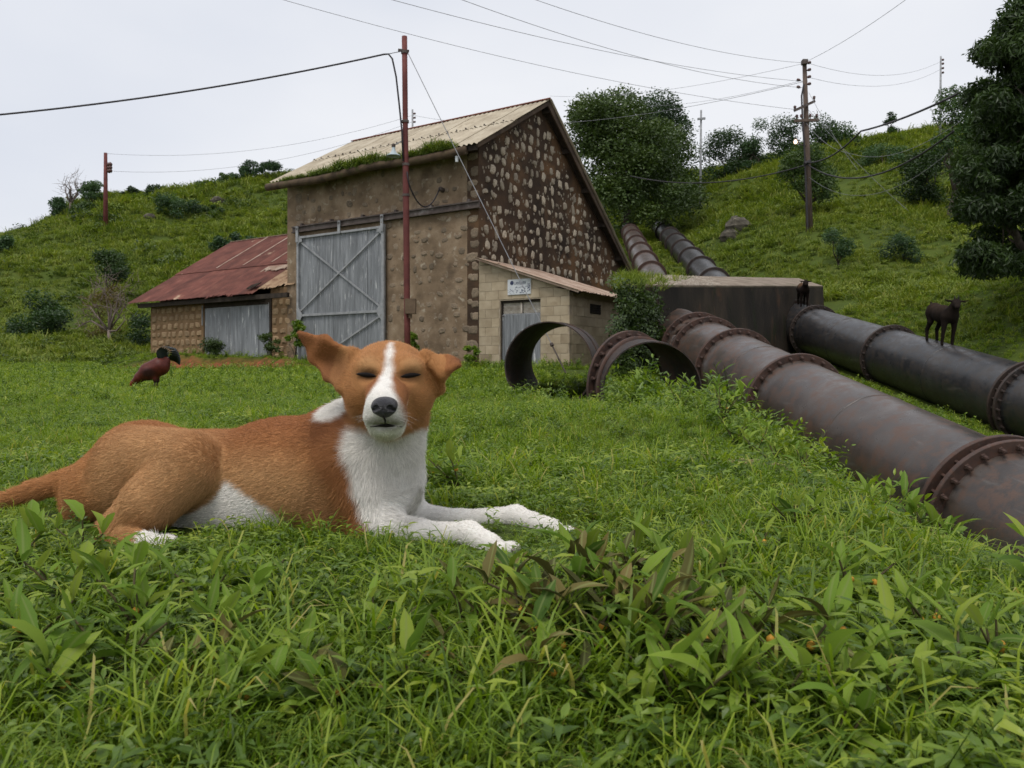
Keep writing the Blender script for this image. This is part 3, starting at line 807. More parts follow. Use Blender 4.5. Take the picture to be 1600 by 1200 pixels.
bolt_L = mk('bolt', *lathe([(-.03, .001), (-.03, .032), (.025, .032), (.028, .02), (.075, .02), (.08, .001)], (0, 0, 0), (0, 0, 1), 6), M_FLANGE)
bolt_R = mk('bolt', *lathe([(-.03, .001), (-.03, .032), (.025, .032), (.028, .02), (.075, .02), (.08, .001)], (0, 0, 0), (0, 0, 1), 6), M_FLANGE_R)
def framed(d):
    x = np.cross(d, [0, 0, 1.0]); x /= np.linalg.norm(x); return x, np.cross(x, d)
def section(root, o, a, b, mat, R=PR, n=64, bead=.012):
    d = b - a; L = np.linalg.norm(d)
    pr = [(0, R), (.02, R + bead), (.08, R + bead), (.10, R)] + [(s, R) for s in np.linspace(.4, L - .4, 5)] + [(L - .10, R), (L - .08, R + bead), (L - .02, R + bead), (L, R)]
    sec = obj('pipe_section', *lathe(pr, a, d, n), mat, root, smooth=True, off=o)
    if n > 40 and L > 2.0:
        dn = d / L; xx, zz_ = framed(dn)
        for q_ in (.5,):
            obj('weld_seam', *lathe([(0, R - .004), (.006, R + .007), (.022, R + .007), (.028, R - .004)], a + d * q_, dn, n), mat, sec, smooth=True, off=o)
        ph = 2.2 + L
        pw = (math.cos(ph) * xx + math.sin(ph) * zz_) * (R + .001) + a
        obj('weld_seam', *tube([pw + dn * .12, pw + dn * (L * .5)], .008, 5), mat, sec, smooth=True, off=o)
    return sec
def flange(root, o, c, d, mat, bolt_me, R=PR, RF=.825, th=.06, nb=30, bolts=True, flip=-1):
    f_ = obj('flange', *lathe([(-th / 2, R - .02), (-th / 2, RF - .008), (-th / 2 + .008, RF), (th / 2 - .008, RF), (th / 2, RF - .008), (th / 2, R - .02)], c, d, 72), mat, root, smooth=False, off=o)
    if bolts:
        x, z_ = framed(d)
        dq = Vector(tuple(-d * 1.0)).to_track_quat('Z', 'Y').to_euler()
        for k in range(nb):
            a = 2 * math.pi * (k + .5) / nb
            p = c - d * (th / 2) + (R + RF) / 2 * (math.cos(a) * x + math.sin(a) * z_) - np.asarray(o)
            inst('bolt', bolt_me, f_, p, dq)
    return f_
o_L = on_pipe(LP0, 8.0); o_L[2] -= PR
pen_l = thing('penstock_pipe', 'rusty brown penstock pipe with bolted flanges along the meadow edge', 'pipe', o_L)
ys = [3.2, 8.05, 12.8, 15.45, 17.1, 17.85, 19.4]
for i in range(len(ys) - 1):
    a, b = on_pipe(LP0, ys[i]), on_pipe(LP0, ys[i + 1])
    section(pen_l, o_L, a + PD * (.11 if i == 1 else 0), b, M_PIPE_L)
c4 = on_pipe(LP0, 8.05)
flange(pen_l, o_L, c4 - PD * .02, PD, M_FLANGE, bolt_L, RF=.84, th=.055, nb=26)
flange(pen_l, o_L, c4 + PD * .155, PD, M_FLANGE, bolt_L, RF=.84, th=.055, nb=26, bolts=False)
obj('gasket_ring', *lathe([(0, PR - .02), (0, PR + .02), (.12, PR + .02), (.12, PR - .02)], c4, PD, 48), M_DARK, pen_l, smooth=True, off=o_L)
x_, z_ = framed(PD)
for k in range(26):
    a = 2 * math.pi * (k + .5) / 26
    p = c4 + .77 * (math.cos(a) * x_ + math.sin(a) * z_) - o_L
    obj('stud', *tube([p - PD * .01, p + PD * .15], .016, 6, False), M_FLANGE, pen_l)
for yy, nb in ((12.8, 26), (15.45, 26), (17.1, 22), (17.85, 22)):
    flange(pen_l, o_L, on_pipe(LP0, yy), PD, M_FLANGE, bolt_L, nb=nb)
o_R = on_pipe(RP0, 15.0); o_R[2] -= PR
pen_r = thing('penstock_pipe', 'black penstock pipe with two goats standing on it', 'pipe', o_R)
ys = [9.0, 15.5, 20.45, 24.6, 26.0, 27.5]
for i in range(len(ys) - 1):
    section(pen_r, o_R, on_pipe(RP0, ys[i]) + PD * (.11 if i == 1 else 0), on_pipe(RP0, ys[i + 1]), M_PIPE_R)
c4 = on_pipe(RP0, 15.5)
flange(pen_r, o_R, c4 - PD * .02, PD, M_FLANGE_R, bolt_R, RF=.84, th=.055, nb=26)
flange(pen_r, o_R, c4 + PD * .155, PD, M_FLANGE_R, bolt_R, RF=.84, th=.055, nb=26, bolts=False)
for k in range(26):
    a = 2 * math.pi * (k + .5) / 26
    p = c4 + .77 * (math.cos(a) * x_ + math.sin(a) * z_) - o_R
    obj('stud', *tube([p - PD * .01, p + PD * .15], .016, 6, False), M_FLANGE_R, pen_r)
for yy, nb in ((20.45, 24), (24.6, 22), (26.0, 22)):
    flange(pen_r, o_R, on_pipe(RP0, yy), PD, M_FLANGE_R, bolt_R, nb=nb)
# the same two pipes climbing the hill behind the anchor block
for (root, o, fn, mat, fm, y0, y1, step) in ((pen_l, o_L, LUP, M_PIPE_L, M_FLANGE, 22.0, 60.0, 4.6), (pen_r, o_R, RUP, M_PIPE_R, M_FLANGE_R, 28.5, 64.0, 4.4)):
    d = fn(60.) - fn(40.); d /= np.linalg.norm(d)
    R = .56 if root is pen_l else .66
    yy = y0
    while yy < y1:
        section(root, o, fn(yy), fn(yy + step), mat, R=R, n=28)
        flange(root, o, fn(yy + step), d, fm, bolt_L, R=R, RF=R + .13, bolts=False, th=.10)
        yy += step

# ------------------------------------------------------------------ cut pipe pieces lying by the annex
M_INNER = pipemat('old_pipe_steel', [(0.3, (0.012, 0.009, 0.008)), (0.5, (0.026, 0.018, 0.015)), (0.72, (0.060, 0.042, 0.034))], (0.060, 0.032, 0.021), .6, 1.0)
def shell(name, cs, ds, R, th, mat, parent, off, n=56):
    V, F = [], []
    ang = np.linspace(0, 2 * np.pi, n, endpoint=False)
    m_ = len(cs)
    for Rr in (R, R - th):
        for c, d in zip(cs, ds):
            d = d / np.linalg.norm(d); x, z = framed(d)
            V.append(c + Rr * (np.cos(ang)[:, None] * x + np.sin(ang)[:, None] * z))
    for s in range(2):
        b0 = s * m_ * n
        for i in range(m_ - 1):
            for j in range(n):
                q = [b0 + i * n + j, b0 + i * n + (j + 1) % n, b0 + (i + 1) * n + (j + 1) % n, b0 + (i + 1) * n + j]
                F.append(q if s == 0 else q[::-1])
    for j in range(n):
        k = (j + 1) % n
        F.append([j, (m_ * n) + j, m_ * n + k, k])
        e = (m_ - 1) * n
        F.append([e + j, e + k, m_ * n + e + k, m_ * n + e + j])
    return obj(name, np.concatenate(V), F, mat, parent, smooth=False, off=off)
c0 = P(857, 572, 12.7); azr = math.radians(9.0); d0 = np.array([math.sin(azr), math.cos(azr), .035]); d0 /= np.linalg.norm(d0)
o1 = c0 + d0 * 1.2 - np.array([0, 0, .72])
ring1 = thing('cut_pipe_length', 'open length of rusty pipe lying before the annex door', 'pipe', o1)
shell('shell', [c0 + d0 * s for s in (0, .05, 1.0, 2.0, 3.2)], [d0] * 5, .71, .018, M_INNER, ring1, o1)
obj('weld_band', *lathe([(0, .708), (0, .735), (.05, .735), (.05, .708)], c0 + d0 * 1.5, d0, 48), M_INNER, ring1, smooth=True, off=o1)
n0, f0 = P(1019, 614, 11.0), P(983, 601, 12.25)
o2 = (n0 + f0) / 2 - np.array([0, 0, .74])
ring2 = thing('cut_pipe_bend', 'short flanged bend of rusty pipe lying beside the penstock', 'pipe', o2)
azs = np.radians([-6, -12, -20, -28, -34])
cs = [n0 * (1 - t) + f0 * t + np.array([.10 * math.sin(t * math.pi), 0, 0]) for t in np.linspace(0, 1, 5)]
dsx = [np.array([math.sin(a), math.cos(a), .07]) for a in azs]
shell('shell', cs, dsx, .71, .018, M_INNER, ring2, o2)
dN = dsx[-1] / np.linalg.norm(dsx[-1])
flange(ring2, o2, f0, dN, M_FLANGE, bolt_L, R=.70, RF=.83, th=.05, nb=24)
d2 = dsx[3] / np.linalg.norm(dsx[3])
obj('weld_band', *lathe([(0, .705), (0, .755), (.035, .755), (.035, .705)], cs[3] , d2, 48), M_FLANGE, ring2, smooth=True, off=o2)

# ------------------------------------------------------------------ concrete anchor block
M_CONC = pmat('stained_concrete', [(0.3, (0.012, 0.010, 0.008)), (0.5, (0.027, 0.021, 0.016)), (0.72, (0.065, 0.046, 0.032))], 0.9, 0.95, 0.6, 14, stretch=(1, 1, .5),
              second=[((0.13, 0.062, 0.032), 1.0, 0.60, 0.75), ((0.018, 0.024, 0.008), 1.6, 0.58, 0.72)])
M_CONCTOP = pmat('pale_concrete_top', [(0.3, (0.15, 0.115, 0.085)), (0.55, (0.25, 0.20, 0.155)), (0.75, (0.34, 0.285, 0.225))], 2.0, 0.95, 0.5, 20, second=[((0.06, 0.08, 0.02), 1.2, 0.60, 0.72)])
bfl = P(968, 441, 17.1); bfr = P(1286, 449, 28.2)
bfl[2] = P(968, 449, 17.1)[2]
u = (bfr - bfl) * np.array([1, 1, 0]); Lb = np.linalg.norm(u); u /= Lb; bk = np.array([.14, .99, 0])
bo = bfl.copy(); bo[2] = -.6
anchor = thing('anchor_block', 'dark stained concrete anchor block holding both penstock pipes', 'anchor block', bo)
def bp(s, t, z): return bfl * np.array([1, 1, 0]) + u * s + bk * t + np.array([0, 0, z])
zl, zr = bfl[2], bfr[2]; dep = 3.6; rise = .66
V = [bp(0, -.25, -1.2), bp(Lb + .45, -.25, -.6), bp(Lb + .45, dep, -.6), bp(0, dep, -1.2), bp(0, 0, zl), bp(Lb, 0, zr), bp(Lb - .3, dep, zr + rise), bp(0, dep, zl + rise)]
obj('body', V, box(0, 1, 0, 1, 0, 1)[1], M_CONC, anchor, off=bo)
nrm = np.cross(np.array(V[5]) - V[4], np.array(V[7]) - V[4]); nrm /= np.linalg.norm(nrm)
Vt = [np.array(V[i]) + nrm * h for h in (.004, .05) for i in (4, 5, 6, 7)]
obj('cap', Vt, box(0, 1, 0, 1, 0, 1)[1], M_CONCTOP, anchor, off=bo)
for k in range(5):
    zz = .35 + k * .48
    if False: obj('shutter_line', *bar(bp(3.2, -.25 + .25 * (zz + .6) / 3.4 - .006, zz), bp(Lb + .1, -.25 + .25 * (zz + .6) / 3.4 - .006, zz + .35), .012, .02), M_CONC, anchor, off=bo)
# gravel on the cap
M_GRAVEL = pmat('pale_gravel', [(0.3, (0.20, 0.165, 0.13)), (0.7, (0.42, 0.37, 0.31))], 3, 0.95)
gv = []
for k in range(900):
    s, t = random.uniform(1.6, 5.6), random.uniform(.05, dep - .1)
    if random.random() < abs(s - 3.4) / 2.6: continue
    c = np.array(V[4]) + u * s + np.array([0, 0, (zr - zl) / Lb * s + rise * t / dep]) + bk * t + nrm * .05
    r0 = random.uniform(.02, .05)
    th = random.uniform(0, 6.28); ex = np.array([math.cos(th), math.sin(th), 0]) * r0; ey = np.array([-math.sin(th), math.cos(th), 0]) * r0 * random.uniform(.6, 1)
    tp = c + np.array([0, 0, r0 * .9])
    gv.append((np.array([c + ex, c + ey, c - ex, c - ey, tp]), [[0, 1, 4], [1, 2, 4], [2, 3, 4], [3, 0, 4]]))
tag(obj('gravel', *join(gv), M_GRAVEL, anchor, off=bo), kind='stuff')

# ------------------------------------------------------------------ poles, lamp and wires
M_REDPOLE = pmat('rust_red_pole', [(0.3, (0.085, 0.022, 0.020)), (0.6, (0.14, 0.038, 0.032)), (0.75, (0.18, 0.06, 0.048))], 2.5, 0.7, 0.2)
M_WOODPOLE = pmat('grey_brown_pole', [(0.3, (0.07, 0.048, 0.036)), (0.6, (0.13, 0.095, 0.075)), (0.75, (0.19, 0.145, 0.12))], 3, 0.9, 0.3, stretch=(4, 4, .5))
M_CABLE = pmat('black_cable', [(0.3, (0.02, 0.018, 0.02)), (0.7, (0.04, 0.035, 0.04))], 3, 0.6)
M_WIRE = pmat('grey_wire', [(0.3, (0.16, 0.16, 0.17)), (0.7, (0.24, 0.24, 0.25))], 3, 0.6)
M_LAMP = pmat('pale_enamel_shade', [(0.3, (0.33, 0.40, 0.42)), (0.7, (0.45, 0.52, 0.54))], 5, 0.4, 0.1)
M_PORC = pmat('brown_porcelain', [(0.3, (0.06, 0.03, 0.025)), (0.7, (0.12, 0.06, 0.05))], 5, 0.35)
M_BOX = pmat('weathered_box', [(0.3, (0.085, 0.055, 0.035)), (0.7, (0.16, 0.11, 0.07))], 5, 0.85, 0.2)
PY = 23.0
pb = P(637, 540, PY); pb[2] = hz(pb[0], pb[1]) - .1
pt = P(632, 57, PY)
lamp_pole = thing('lamp_pole', 'slim rust red steel pole with lamp before the barn front', 'pole', pb)
zz = np.linspace(0, 1, 8)
obj('shaft', *tube([pb * (1 - t) + pt * t for t in zz], np.where(zz < .62, .090, .078), 12), M_REDPOLE, lamp_pole, smooth=True, off=pb)
for yy in (82, 190, 257, 305):
    q = P(632 + (yy - 57) * .0104, yy, PY)
    obj('clamp', *tube([q - [0, 0, .035], q + [0, 0, .035]], .105, 12), M_RAIL, lamp_pole, off=pb)
q = P(632, 80, PY)
obj('cross_bracket', *bar(q - [.17, .09, 0], q + [.13, -.0, 0.0], .06, .06), M_RAIL, lamp_pole, off=pb)
jb = obj('junction_box', *box(*[v for ab in zip(P(633.5, 492, PY - .16) , P(650, 466, PY - .16)) for v in ab][:2], PY - .30, PY - .08, P(0, 491, PY)[2], P(0, 468, PY)[2]), M_BOX, lamp_pole, off=pb)
obj('cable_gland', *tube([P(641, 491, PY - .2), P(641, 497, PY - .2)], .05, 8), M_BOX, jb, off=pb)
lq = P(615, 237, PY - .05)
lm = obj('lamp_shade', *lathe([(.0, .04), (-.10, .055), (-.19, .10), (-.24, .19), (-.27, .215), (-.275, .21), (-.25, .18), (-.2, .09), (-.12, .04)], lq + [0, 0, .14], (0, 0, 1), 20), M_LAMP, lamp_pole, smooth=True, off=pb)
obj('lamp_holder', *lathe([(0, .001), (0, .055), (.07, .06), (.10, .035), (.10, .001)], lq + [0, 0, .13], (0, 0, 1), 10), M_RAIL, lm, off=pb)
obj('lamp_arm', *tube([lq + [0, 0, .2], P(620, 225, PY - .04), P(626, 221, PY - .03), P(633, 224, PY)], .018, 6), M_STEEL, lamp_pole, off=pb)

def sag(a, b, s, n=24):
    t = np.linspace(0, 1, n)[:, None]
    p = np.array(a) * (1 - t) + np.array(b) * t
    p[:, 2] -= 4 * s * (t * (1 - t))[:, 0]
    return p
def wire(name, pts, r, mat, label, group=None, cat='wire'):
    o = obj(name, *tube(pts, r, 5), mat, smooth=True)
    return tag(o, label, cat, group)
wire('power_cable', np.concatenate([sag(P(-420, 205, 19.5), P(600, 85, PY - .15), .42, 30), [P(607, 84.5, PY - .15), P(613, 92, PY - .15), P(619, 120, PY - .14), P(624, 165, PY - .12), P(628, 205, PY - .12), P(630, 252, PY - .11)]]), .026, M_CABLE,
     'thick black cable reaching in from the side to the lamp pole', cat='cable')
wire('tie_wire', [P(606, 84.5, PY - .14), P(618, 82, PY - .1), P(629, 80, PY - .06)], .012, M_WIRE, 'short tie wire holding the cable to the lamp pole')
q = BL(-1.32, -.18, 5.74)
pa = P(636, 268, PY - .10)
cc = [pa, P(638, 285, PY - .05)]
cc += [p for p in sag(P(638, 285, PY - .05), q, .62, 14)[1:]]
wire('drop_cable', cc, .022, M_CABLE, 'drooping black cable from the lamp pole to the barn wall', cat='cable')
ge = P(884, 579, 18.6); ge[2] = hz(ge[0], ge[1])
gs = P(637, 82, PY)
guy = thing('guy_wire', 'thin guy wire slanting from the lamp pole to the ground', 'wire', ge)
obj('strand', *tube([gs, ge], .011, 5), M_WIRE, guy, off=ge)
dg = (gs - ge) / np.linalg.norm(gs - ge)
obj('rod', *tube([ge - dg * .1, ge + dg * .75], .018, 6), M_RAIL, guy, off=ge)
obj('turnbuckle', *lathe([(0, .001), (.02, .045), (.09, .045), (.11, .001)], ge + dg * .75, dg, 8), M_RAIL, guy, off=ge)

def insul(root, off, p, d, s=1.0):
    obj('insulator', *lathe([(0, .02 * s), (.05 * s, .05 * s), (.08 * s, .07 * s), (.10 * s, .04 * s), (.13 * s, .07 * s), (.17 * s, .03 * s), (.18 * s, .001)], p, d, 8), M_PORC, root, smooth=True, off=off)
# big utility pole on the slope
UY = 43.0
ub = P(1265, 364, UY); ub[2] = hz(ub[0], ub[1]) - .2
ut = P(1257, 97, UY)
up = thing('utility_pole', 'tall brown utility pole with two crossarms on the grassy slope', 'utility pole', ub)
def upt(py): 
    t = (py - 97) / (364 - 97.0)
    return ut * (1 - t) + P(1265, 364, UY) * t
obj('shaft', *tube([ub, upt(240), ut], [.19, .15, .11], 10), M_WOODPOLE, up, smooth=True, off=ub)
obj('crossarm', *bar(P(1241, 189, UY - .2), P(1279, 187.5, UY - .2), .12, .14), M_WOODPOLE, up, off=ub)
obj('crossarm', *bar(P(1241, 173, UY - .35), P(1273, 158, UY - .15), .12, .13), M_RAIL, up, off=ub)
obj('fuse_box', *box(*sorted((P(1251, 0, UY)[0], P(1259, 0, UY)[0])), UY - .35, UY - .05, P(0, 103, UY)[2], P(0, 96, UY)[2]), M_RAIL, up, off=ub)
for px, py in ((1264, 99), (1264, 110), (1264, 121), (1264, 132), (1254, 126), (1254, 137)):
    insul(up, ub, P(px - 3, py, UY - .1), (1 if px > 1258 else -1, 0, .3), 1.3)
for px, py in ((1245, 185), (1252, 184.5), (1266, 184), (1276, 184), (1242, 171), (1272, 156)):
    insul(up, ub, P(px, py, UY - .2), (0, 0, 1), 1.2)
obj('down_cable', *tube([P(1256, 132, UY - .2), P(1252.5, 150, UY - .2), P(1254, 190, UY - .22), P(1257, 235, UY - .22), P(1260, 300, UY - .24), P(1262, 362, UY - .24)], .045, 6), M_CABLE, up, off=ub)
obj('cable_joint', *tube([P(1257, 256, UY - .3), P(1266, 252, UY - .25)], .10, 8), M_CABLE, up, off=ub)
M_BULB, ntb, bsb = newmat('lit_bulb')
bsb.inputs['Base Color'].default_value = (.9, .7, .5, 1); bsb.inputs['Emission Color'].default_value = (1, .72, .5, 1); bsb.inputs['Emission Strength'].default_value = 2.0
obj('lamp_bracket', *tube([upt(228), P(1250, 226, UY - .3), P(1243, 215, UY - .3)], .03, 6), M_RAIL, up, off=ub)
obj('bulb', *lathe([(0, .001), (.03, .08), (.12, .10), (.2, .05), (.24, .03)], P(1243, 225, UY - .3), (0, 0, 1), 10), M_BULB, up, smooth=True, off=ub)
# smaller far poles
def simple_pole(label, px0, py0, px1, py1, Y, r, mat, ins=(), arm=None):
    b_ = P(px0, py0, Y); b_[2] = min(b_[2], hz(b_[0], b_[1])) - .2
    o_ = thing('power_pole', label, 'utility pole', b_)
    t_ = P(px1, py1, Y)
    obj('shaft', *tube([b_, (b_ + t_) / 2, t_], [r * 1.2, r, r * .8], 8), mat, o_, smooth=True, off=b_)
    for (px, py) in ins:
        insul(o_, b_, P(px, py, Y), (1, 0, .2), 1.8 * r / .11)
    for (a_, c_) in (arm or []):
        obj('crossarm', *bar(P(*a_, Y - .15), P(*c_, Y - .15), r * 1.6, r * 1.6), mat, o_, off=b_)
    return o_
simple_pole('red brown power pole on the hillside past the low shed', 165, 364, 165, 239, 76, .20, M_REDPOLE, [(166, 258), (166, 263), (166, 268)])
simple_pole('thin lattice pole with small crossarm above the big tree', 1094, 262, 1095.5, 172, 70, .10, M_STEEL, arm=[((1090, 186), (1102, 185))])
simple_pole('thin pale pole on the skyline beside the dark drooping tree', 1469, 172, 1470, 88, 68, .09, M_STEEL, [(1470.5, 94), (1470.5, 100), (1470.5, 107), (1470.5, 114)])
simple_pole('short insulator post showing just over the barn roof ridge', 645, 300, 644.5, 171, 75, .10, M_STEEL, [(645, 178), (645, 184.5), (645, 191)])
G1 = 'overhead wires strung from the utility pole'
L1 = 'thin overhead wire strung across the sky from the utility pole'
for (a_, b_, s_) in (((440, -1, 30), (1250, 172, UY), .5), ((610, -1, 26), (1254, 127, UY), .4), ((720, -1, 26), (1254, 137, UY), .5), ((832, -2, 28), (1252, 98, UY), .4), ((1420, -4, 30), (1258, 97, UY), .15),
                     ((1010, 166, 60), (1252, 126, UY), .3), ((860, 150, 70), (1252, 100, UY), .6)):
    wire('overhead_wire', sag(P(*a_), P(*b_), s_),   .0095, M_WIRE, L1, G1)
L2 = 'thin wire leaving the utility pole towards the dark drooping tree'
for (a_, b_, s_) in (((1264, 99, UY), (1470, 96, 68), .9), ((1264, 121, UY), (1470, 108, 68), .9), ((1262, 170, UY), (1420, 330, 40), .2), ((1262, 275, UY), (1480, 240, 30), 1.3), ((1258, 190, UY), (1330, 240, 36), .35),
                     ((1264, 145, UY), (1340, 265, 40), .2), ((1330, 240, 36), (1500, 190, 24), .5)):
    wire('overhead_wire', sag(P(*a_), P(*b_), s_), .0095, M_WIRE, L2, 'wires between the utility pole and the drooping tree')
wire('power_cable', np.concatenate([sag(P(1262, 254, UY - .3), P(1345, 205, 34), .35, 12), sag(P(1345, 205, 34), P(1500, 145, 24), .12, 10)[1:]]), .04, M_CABLE, 'thick black cable climbing from the utility pole into the drooping tree', cat='cable')
wire('power_cable', np.concatenate([sag(P(985, 275, 52), P(1262, 257, UY - .3), .7, 20), sag(P(1262, 257, UY - .3), P(1490, 205, 26), 1.1, 20)[1:]]), .035, M_CABLE, 'black cable passing the utility pole at mid height', cat='cable')
L3 = 'thin wire running over the barn roof to the hillside pole'
for (a_, b_, s_) in (((167, 240, 76), (645, 180, 75), 1.4), ((167, 267, 76), (645, 190, 75), 1.6), ((645, 180, 75), (1254, 128, UY), 1.5)):
    wire('overhead_wire', sag(P(*a_), P(*b_), s_), .013, M_WIRE, L3, 'wires over the barn roof')
# weathered stones by the cut pipes
def rock(px, py, Y, s, label, mat=None, sink=.3):
    r = np.random.default_rng(int(px * 7 + py))
    V = []
    n, mm = 9, 6
    for i in range(mm + 1):
        th = math.pi * i / mm
        for j in range(n):
            ph = 2 * math.pi * j / n
            k = r.uniform(.78, 1.1)
            V.append((math.sin(th) * math.cos(ph) * k * s[0], math.sin(th) * math.sin(ph) * k * s[1], math.cos(th) * k * s[2]))
    F = [[i * n + j, (i + 1) * n + j, (i + 1) * n + (j + 1) % n, i * n + (j + 1) % n] for i in range(mm) for j in range(n)]
    b_ = P(px, py, Y); b_[2] = hz(b_[0], b_[1]) + s[2] * sink
    o = obj('rock', V, F, mat or M_ROCK)
    o.location = tuple(b_); o.rotation_euler = (0, 0, r.uniform(0, 6))
    return tag(o, label, 'rock')
M_ROCK = pmat('lichened_rock', [(0.3, (0.035, 0.03, 0.022)), (0.55, (0.085, 0.075, 0.055)), (0.75, (0.17, 0.15, 0.12))], 3, 0.95, 0.8, 12, coord='Object', rand=.3)
rock(1000, 585, 12.9, (.35, .28, .2), 'tan boulder seen through the cut pipe bend')
rock(1105, 610, 11.6, (.3, .25, .22), 'brown boulder wedged beside the penstock pipe')
rock(1152, 338, 52, (1.1, .8, .75), 'grey weathered outcrop on the slope under the pole', sink=.15)
rock(1140, 345, 51, (.7, .6, .5), 'small dark outcrop beside the grey hillside outcrop', sink=.15)
for (px, py, Y, s, lb) in ((340, 318, 88, 1.0, 'grey brown rock on the hillside above the shed'), (235, 345, 82, .7, 'dark rock beside the hillside pole')):
    rock(px, py, Y, (s, s * .8, s * .6), lb, sink=.1)
# ------------------------------------------------------------------ vegetation: shared pieces
G_STOPS = [(0.0, (0.040, 0.075, 0.008)), (0.3, (0.110, 0.185, 0.014)), (0.55, (0.195, 0.285, 0.022)), (0.8, (0.300, 0.360, 0.035)), (1.0, (0.40, 0.35, 0.11))]
M_GRASS = leafmat('meadow_grass_blades', G_STOPS, .5, .42, .9)
W_STOPS = [(0.0, (0.030, 0.060, 0.010)), (0.3, (0.080, 0.145, 0.014)), (0.6, (0.165, 0.245, 0.020)), (0.85, (0.280, 0.340, 0.030)), (1.0, (0.36, 0.33, 0.06))]
M_WEED = leafmat('weed_leaves', W_STOPS, .42, .32, 1.2, spec=.45)
H_STOPS = [(0.0, (0.038, 0.060, 0.010)), (0.3, (0.095, 0.145, 0.018)), (0.55, (0.165, 0.215, 0.026)), (0.8, (0.240, 0.275, 0.036)), (1.0, (0.28, 0.28, 0.07))]
M_HILL = leafmat('hill_grass_blades', H_STOPS, .6, .3, .12)

def blades(n, L, wdt, spread, lean, seed, droop=.5):
    r = np.random.default_rng(seed)
    V, F, T = [], [], []
    for i in range(n):
        a, a2 = r.uniform(0, 6.283), r.uniform(0, 6.283)
        b = np.array([math.cos(a2), math.sin(a2), 0]) * spread * math.sqrt(r.random())
        l = r.uniform(*L); w_ = r.uniform(*wdt); le = r.uniform(*lean)
        d = np.array([math.cos(a), math.sin(a), 0]); sd = np.array([-d[1], d[0], 0]) * w_ / 2
        k = r.uniform(.3, 1) * droop
        p0 = b; p1 = b + d * l * .35 * le + np.array([0, 0, l * .5]); p2 = p1 + d * l * (.25 * le + .25 * k) + np.array([0, 0, l * (.36 - .25 * k)])
        p3 = p2 + d * l * (.12 + .22 * k) + np.array([0, 0, l * (.16 - .34 * k)])
        m0 = len(V)
        V += [p0 - sd * .7, p0 + sd * .7, p1 - sd, p1 + sd, p2 - sd * .7, p2 + sd * .7, p3]
        F += [[m0, m0 + 1, m0 + 3, m0 + 2], [m0 + 2, m0 + 3, m0 + 5, m0 + 4], [m0 + 4, m0 + 5, m0 + 6]]
        t = r.random(); t = t if r.random() > .06 else 1.35
        T += [t] * 7
    return np.array(V), F, T

def leaf_geo(L, W, fold=.25, curl=.25, n=4, serr=0.0, r=None):
    """lanceolate leaf along +X, folded on its midrib"""
    V, F = [], []
    for i in range(n + 1):
        t = i / n
        w_ = W / 2 * (math.sin(math.pi * min(1, t * .93 + .05) ** .8) ** .9) if 0 < i < n else (W * .06 if i == 0 else 0.0005)
        z = L * curl * (t - t * t * 1.4)
        x = L * t
        V += [(x, -w_, z + w_ * fold), (x, 0, z), (x, w_, z + w_ * fold)]
    for i in range(n):
        for k in range(2):
            F.append([i * 3 + k, i * 3 + k + 1, i * 3 + 4 + k, i * 3 + 3 + k])
    return np.array(V), F

def rotm(az, el, roll):
    return np.array(Matrix.Rotation(az, 3, 'Z') @ Matrix.Rotation(-el, 3, 'Y') @ Matrix.Rotation(roll, 3, 'X'))

def rosette(nl, L, seed, h=.03, el=(.1, .9), asp=.4):
    r = np.random.default_rng(seed)
    ps, T = [], []
    for i in range(nl):
        l = r.uniform(*L)
        v, f = leaf_geo(l, l * asp * r.uniform(.8, 1.2), .3, r.uniform(.0, .4), 3)
        v = v @ rotm(r.uniform(0, 6.283), r.uniform(*el), r.uniform(-.4, .4)).T + np.array([r.normal(0, h * .5), r.normal(0, h * .5), r.uniform(0, h)])
        ps.append((v, f)); T += [r.random() * .9] * len(v)
    v, f = join(ps)
    return v, f, T

def weed_clump(ns, nl, H, L, seed, asp=.32):
    """several leafy stems as one mesh"""
    r = np.random.default_rng(seed)
    ps, T = [], []
    for s in range(ns):
        a = r.uniform(0, 6.283); le = r.uniform(.1, .6); h = r.uniform(.55, 1) * H
        top = np.array([math.cos(a) * h * le, math.sin(a) * h * le, h])
        b = np.array([r.normal(0, H * .12), r.normal(0, H * .12), 0])
        pts = [b, b + top * np.array([.35, .35, .5]), b + top]
        v, f = tube(pts, [H * .006, H * .005, H * .003], 4, False); ps.append((v, f)); T += [.1] * len(v)
        for k in range(nl):
            t = .2 + .8 * (k + r.uniform(0, .6)) / nl
            p = b + top * np.array([t ** 1.4, t ** 1.4, t])
            l = r.uniform(*L) * (1.1 - .45 * t)
            v, f = leaf_geo(l, l * asp, .3, r.uniform(0, .4), 3)
            v = v @ rotm(k * 2.4 + r.uniform(-.4, .4), r.uniform(-.1, .9) * (.5 + t * .6), r.uniform(-.3, .3)).T + p
            ps.append((v, f)); T += [min(1, r.random() * .6 + t * .35)] * len(v)
    v, f = join(ps)
    return v, f, T

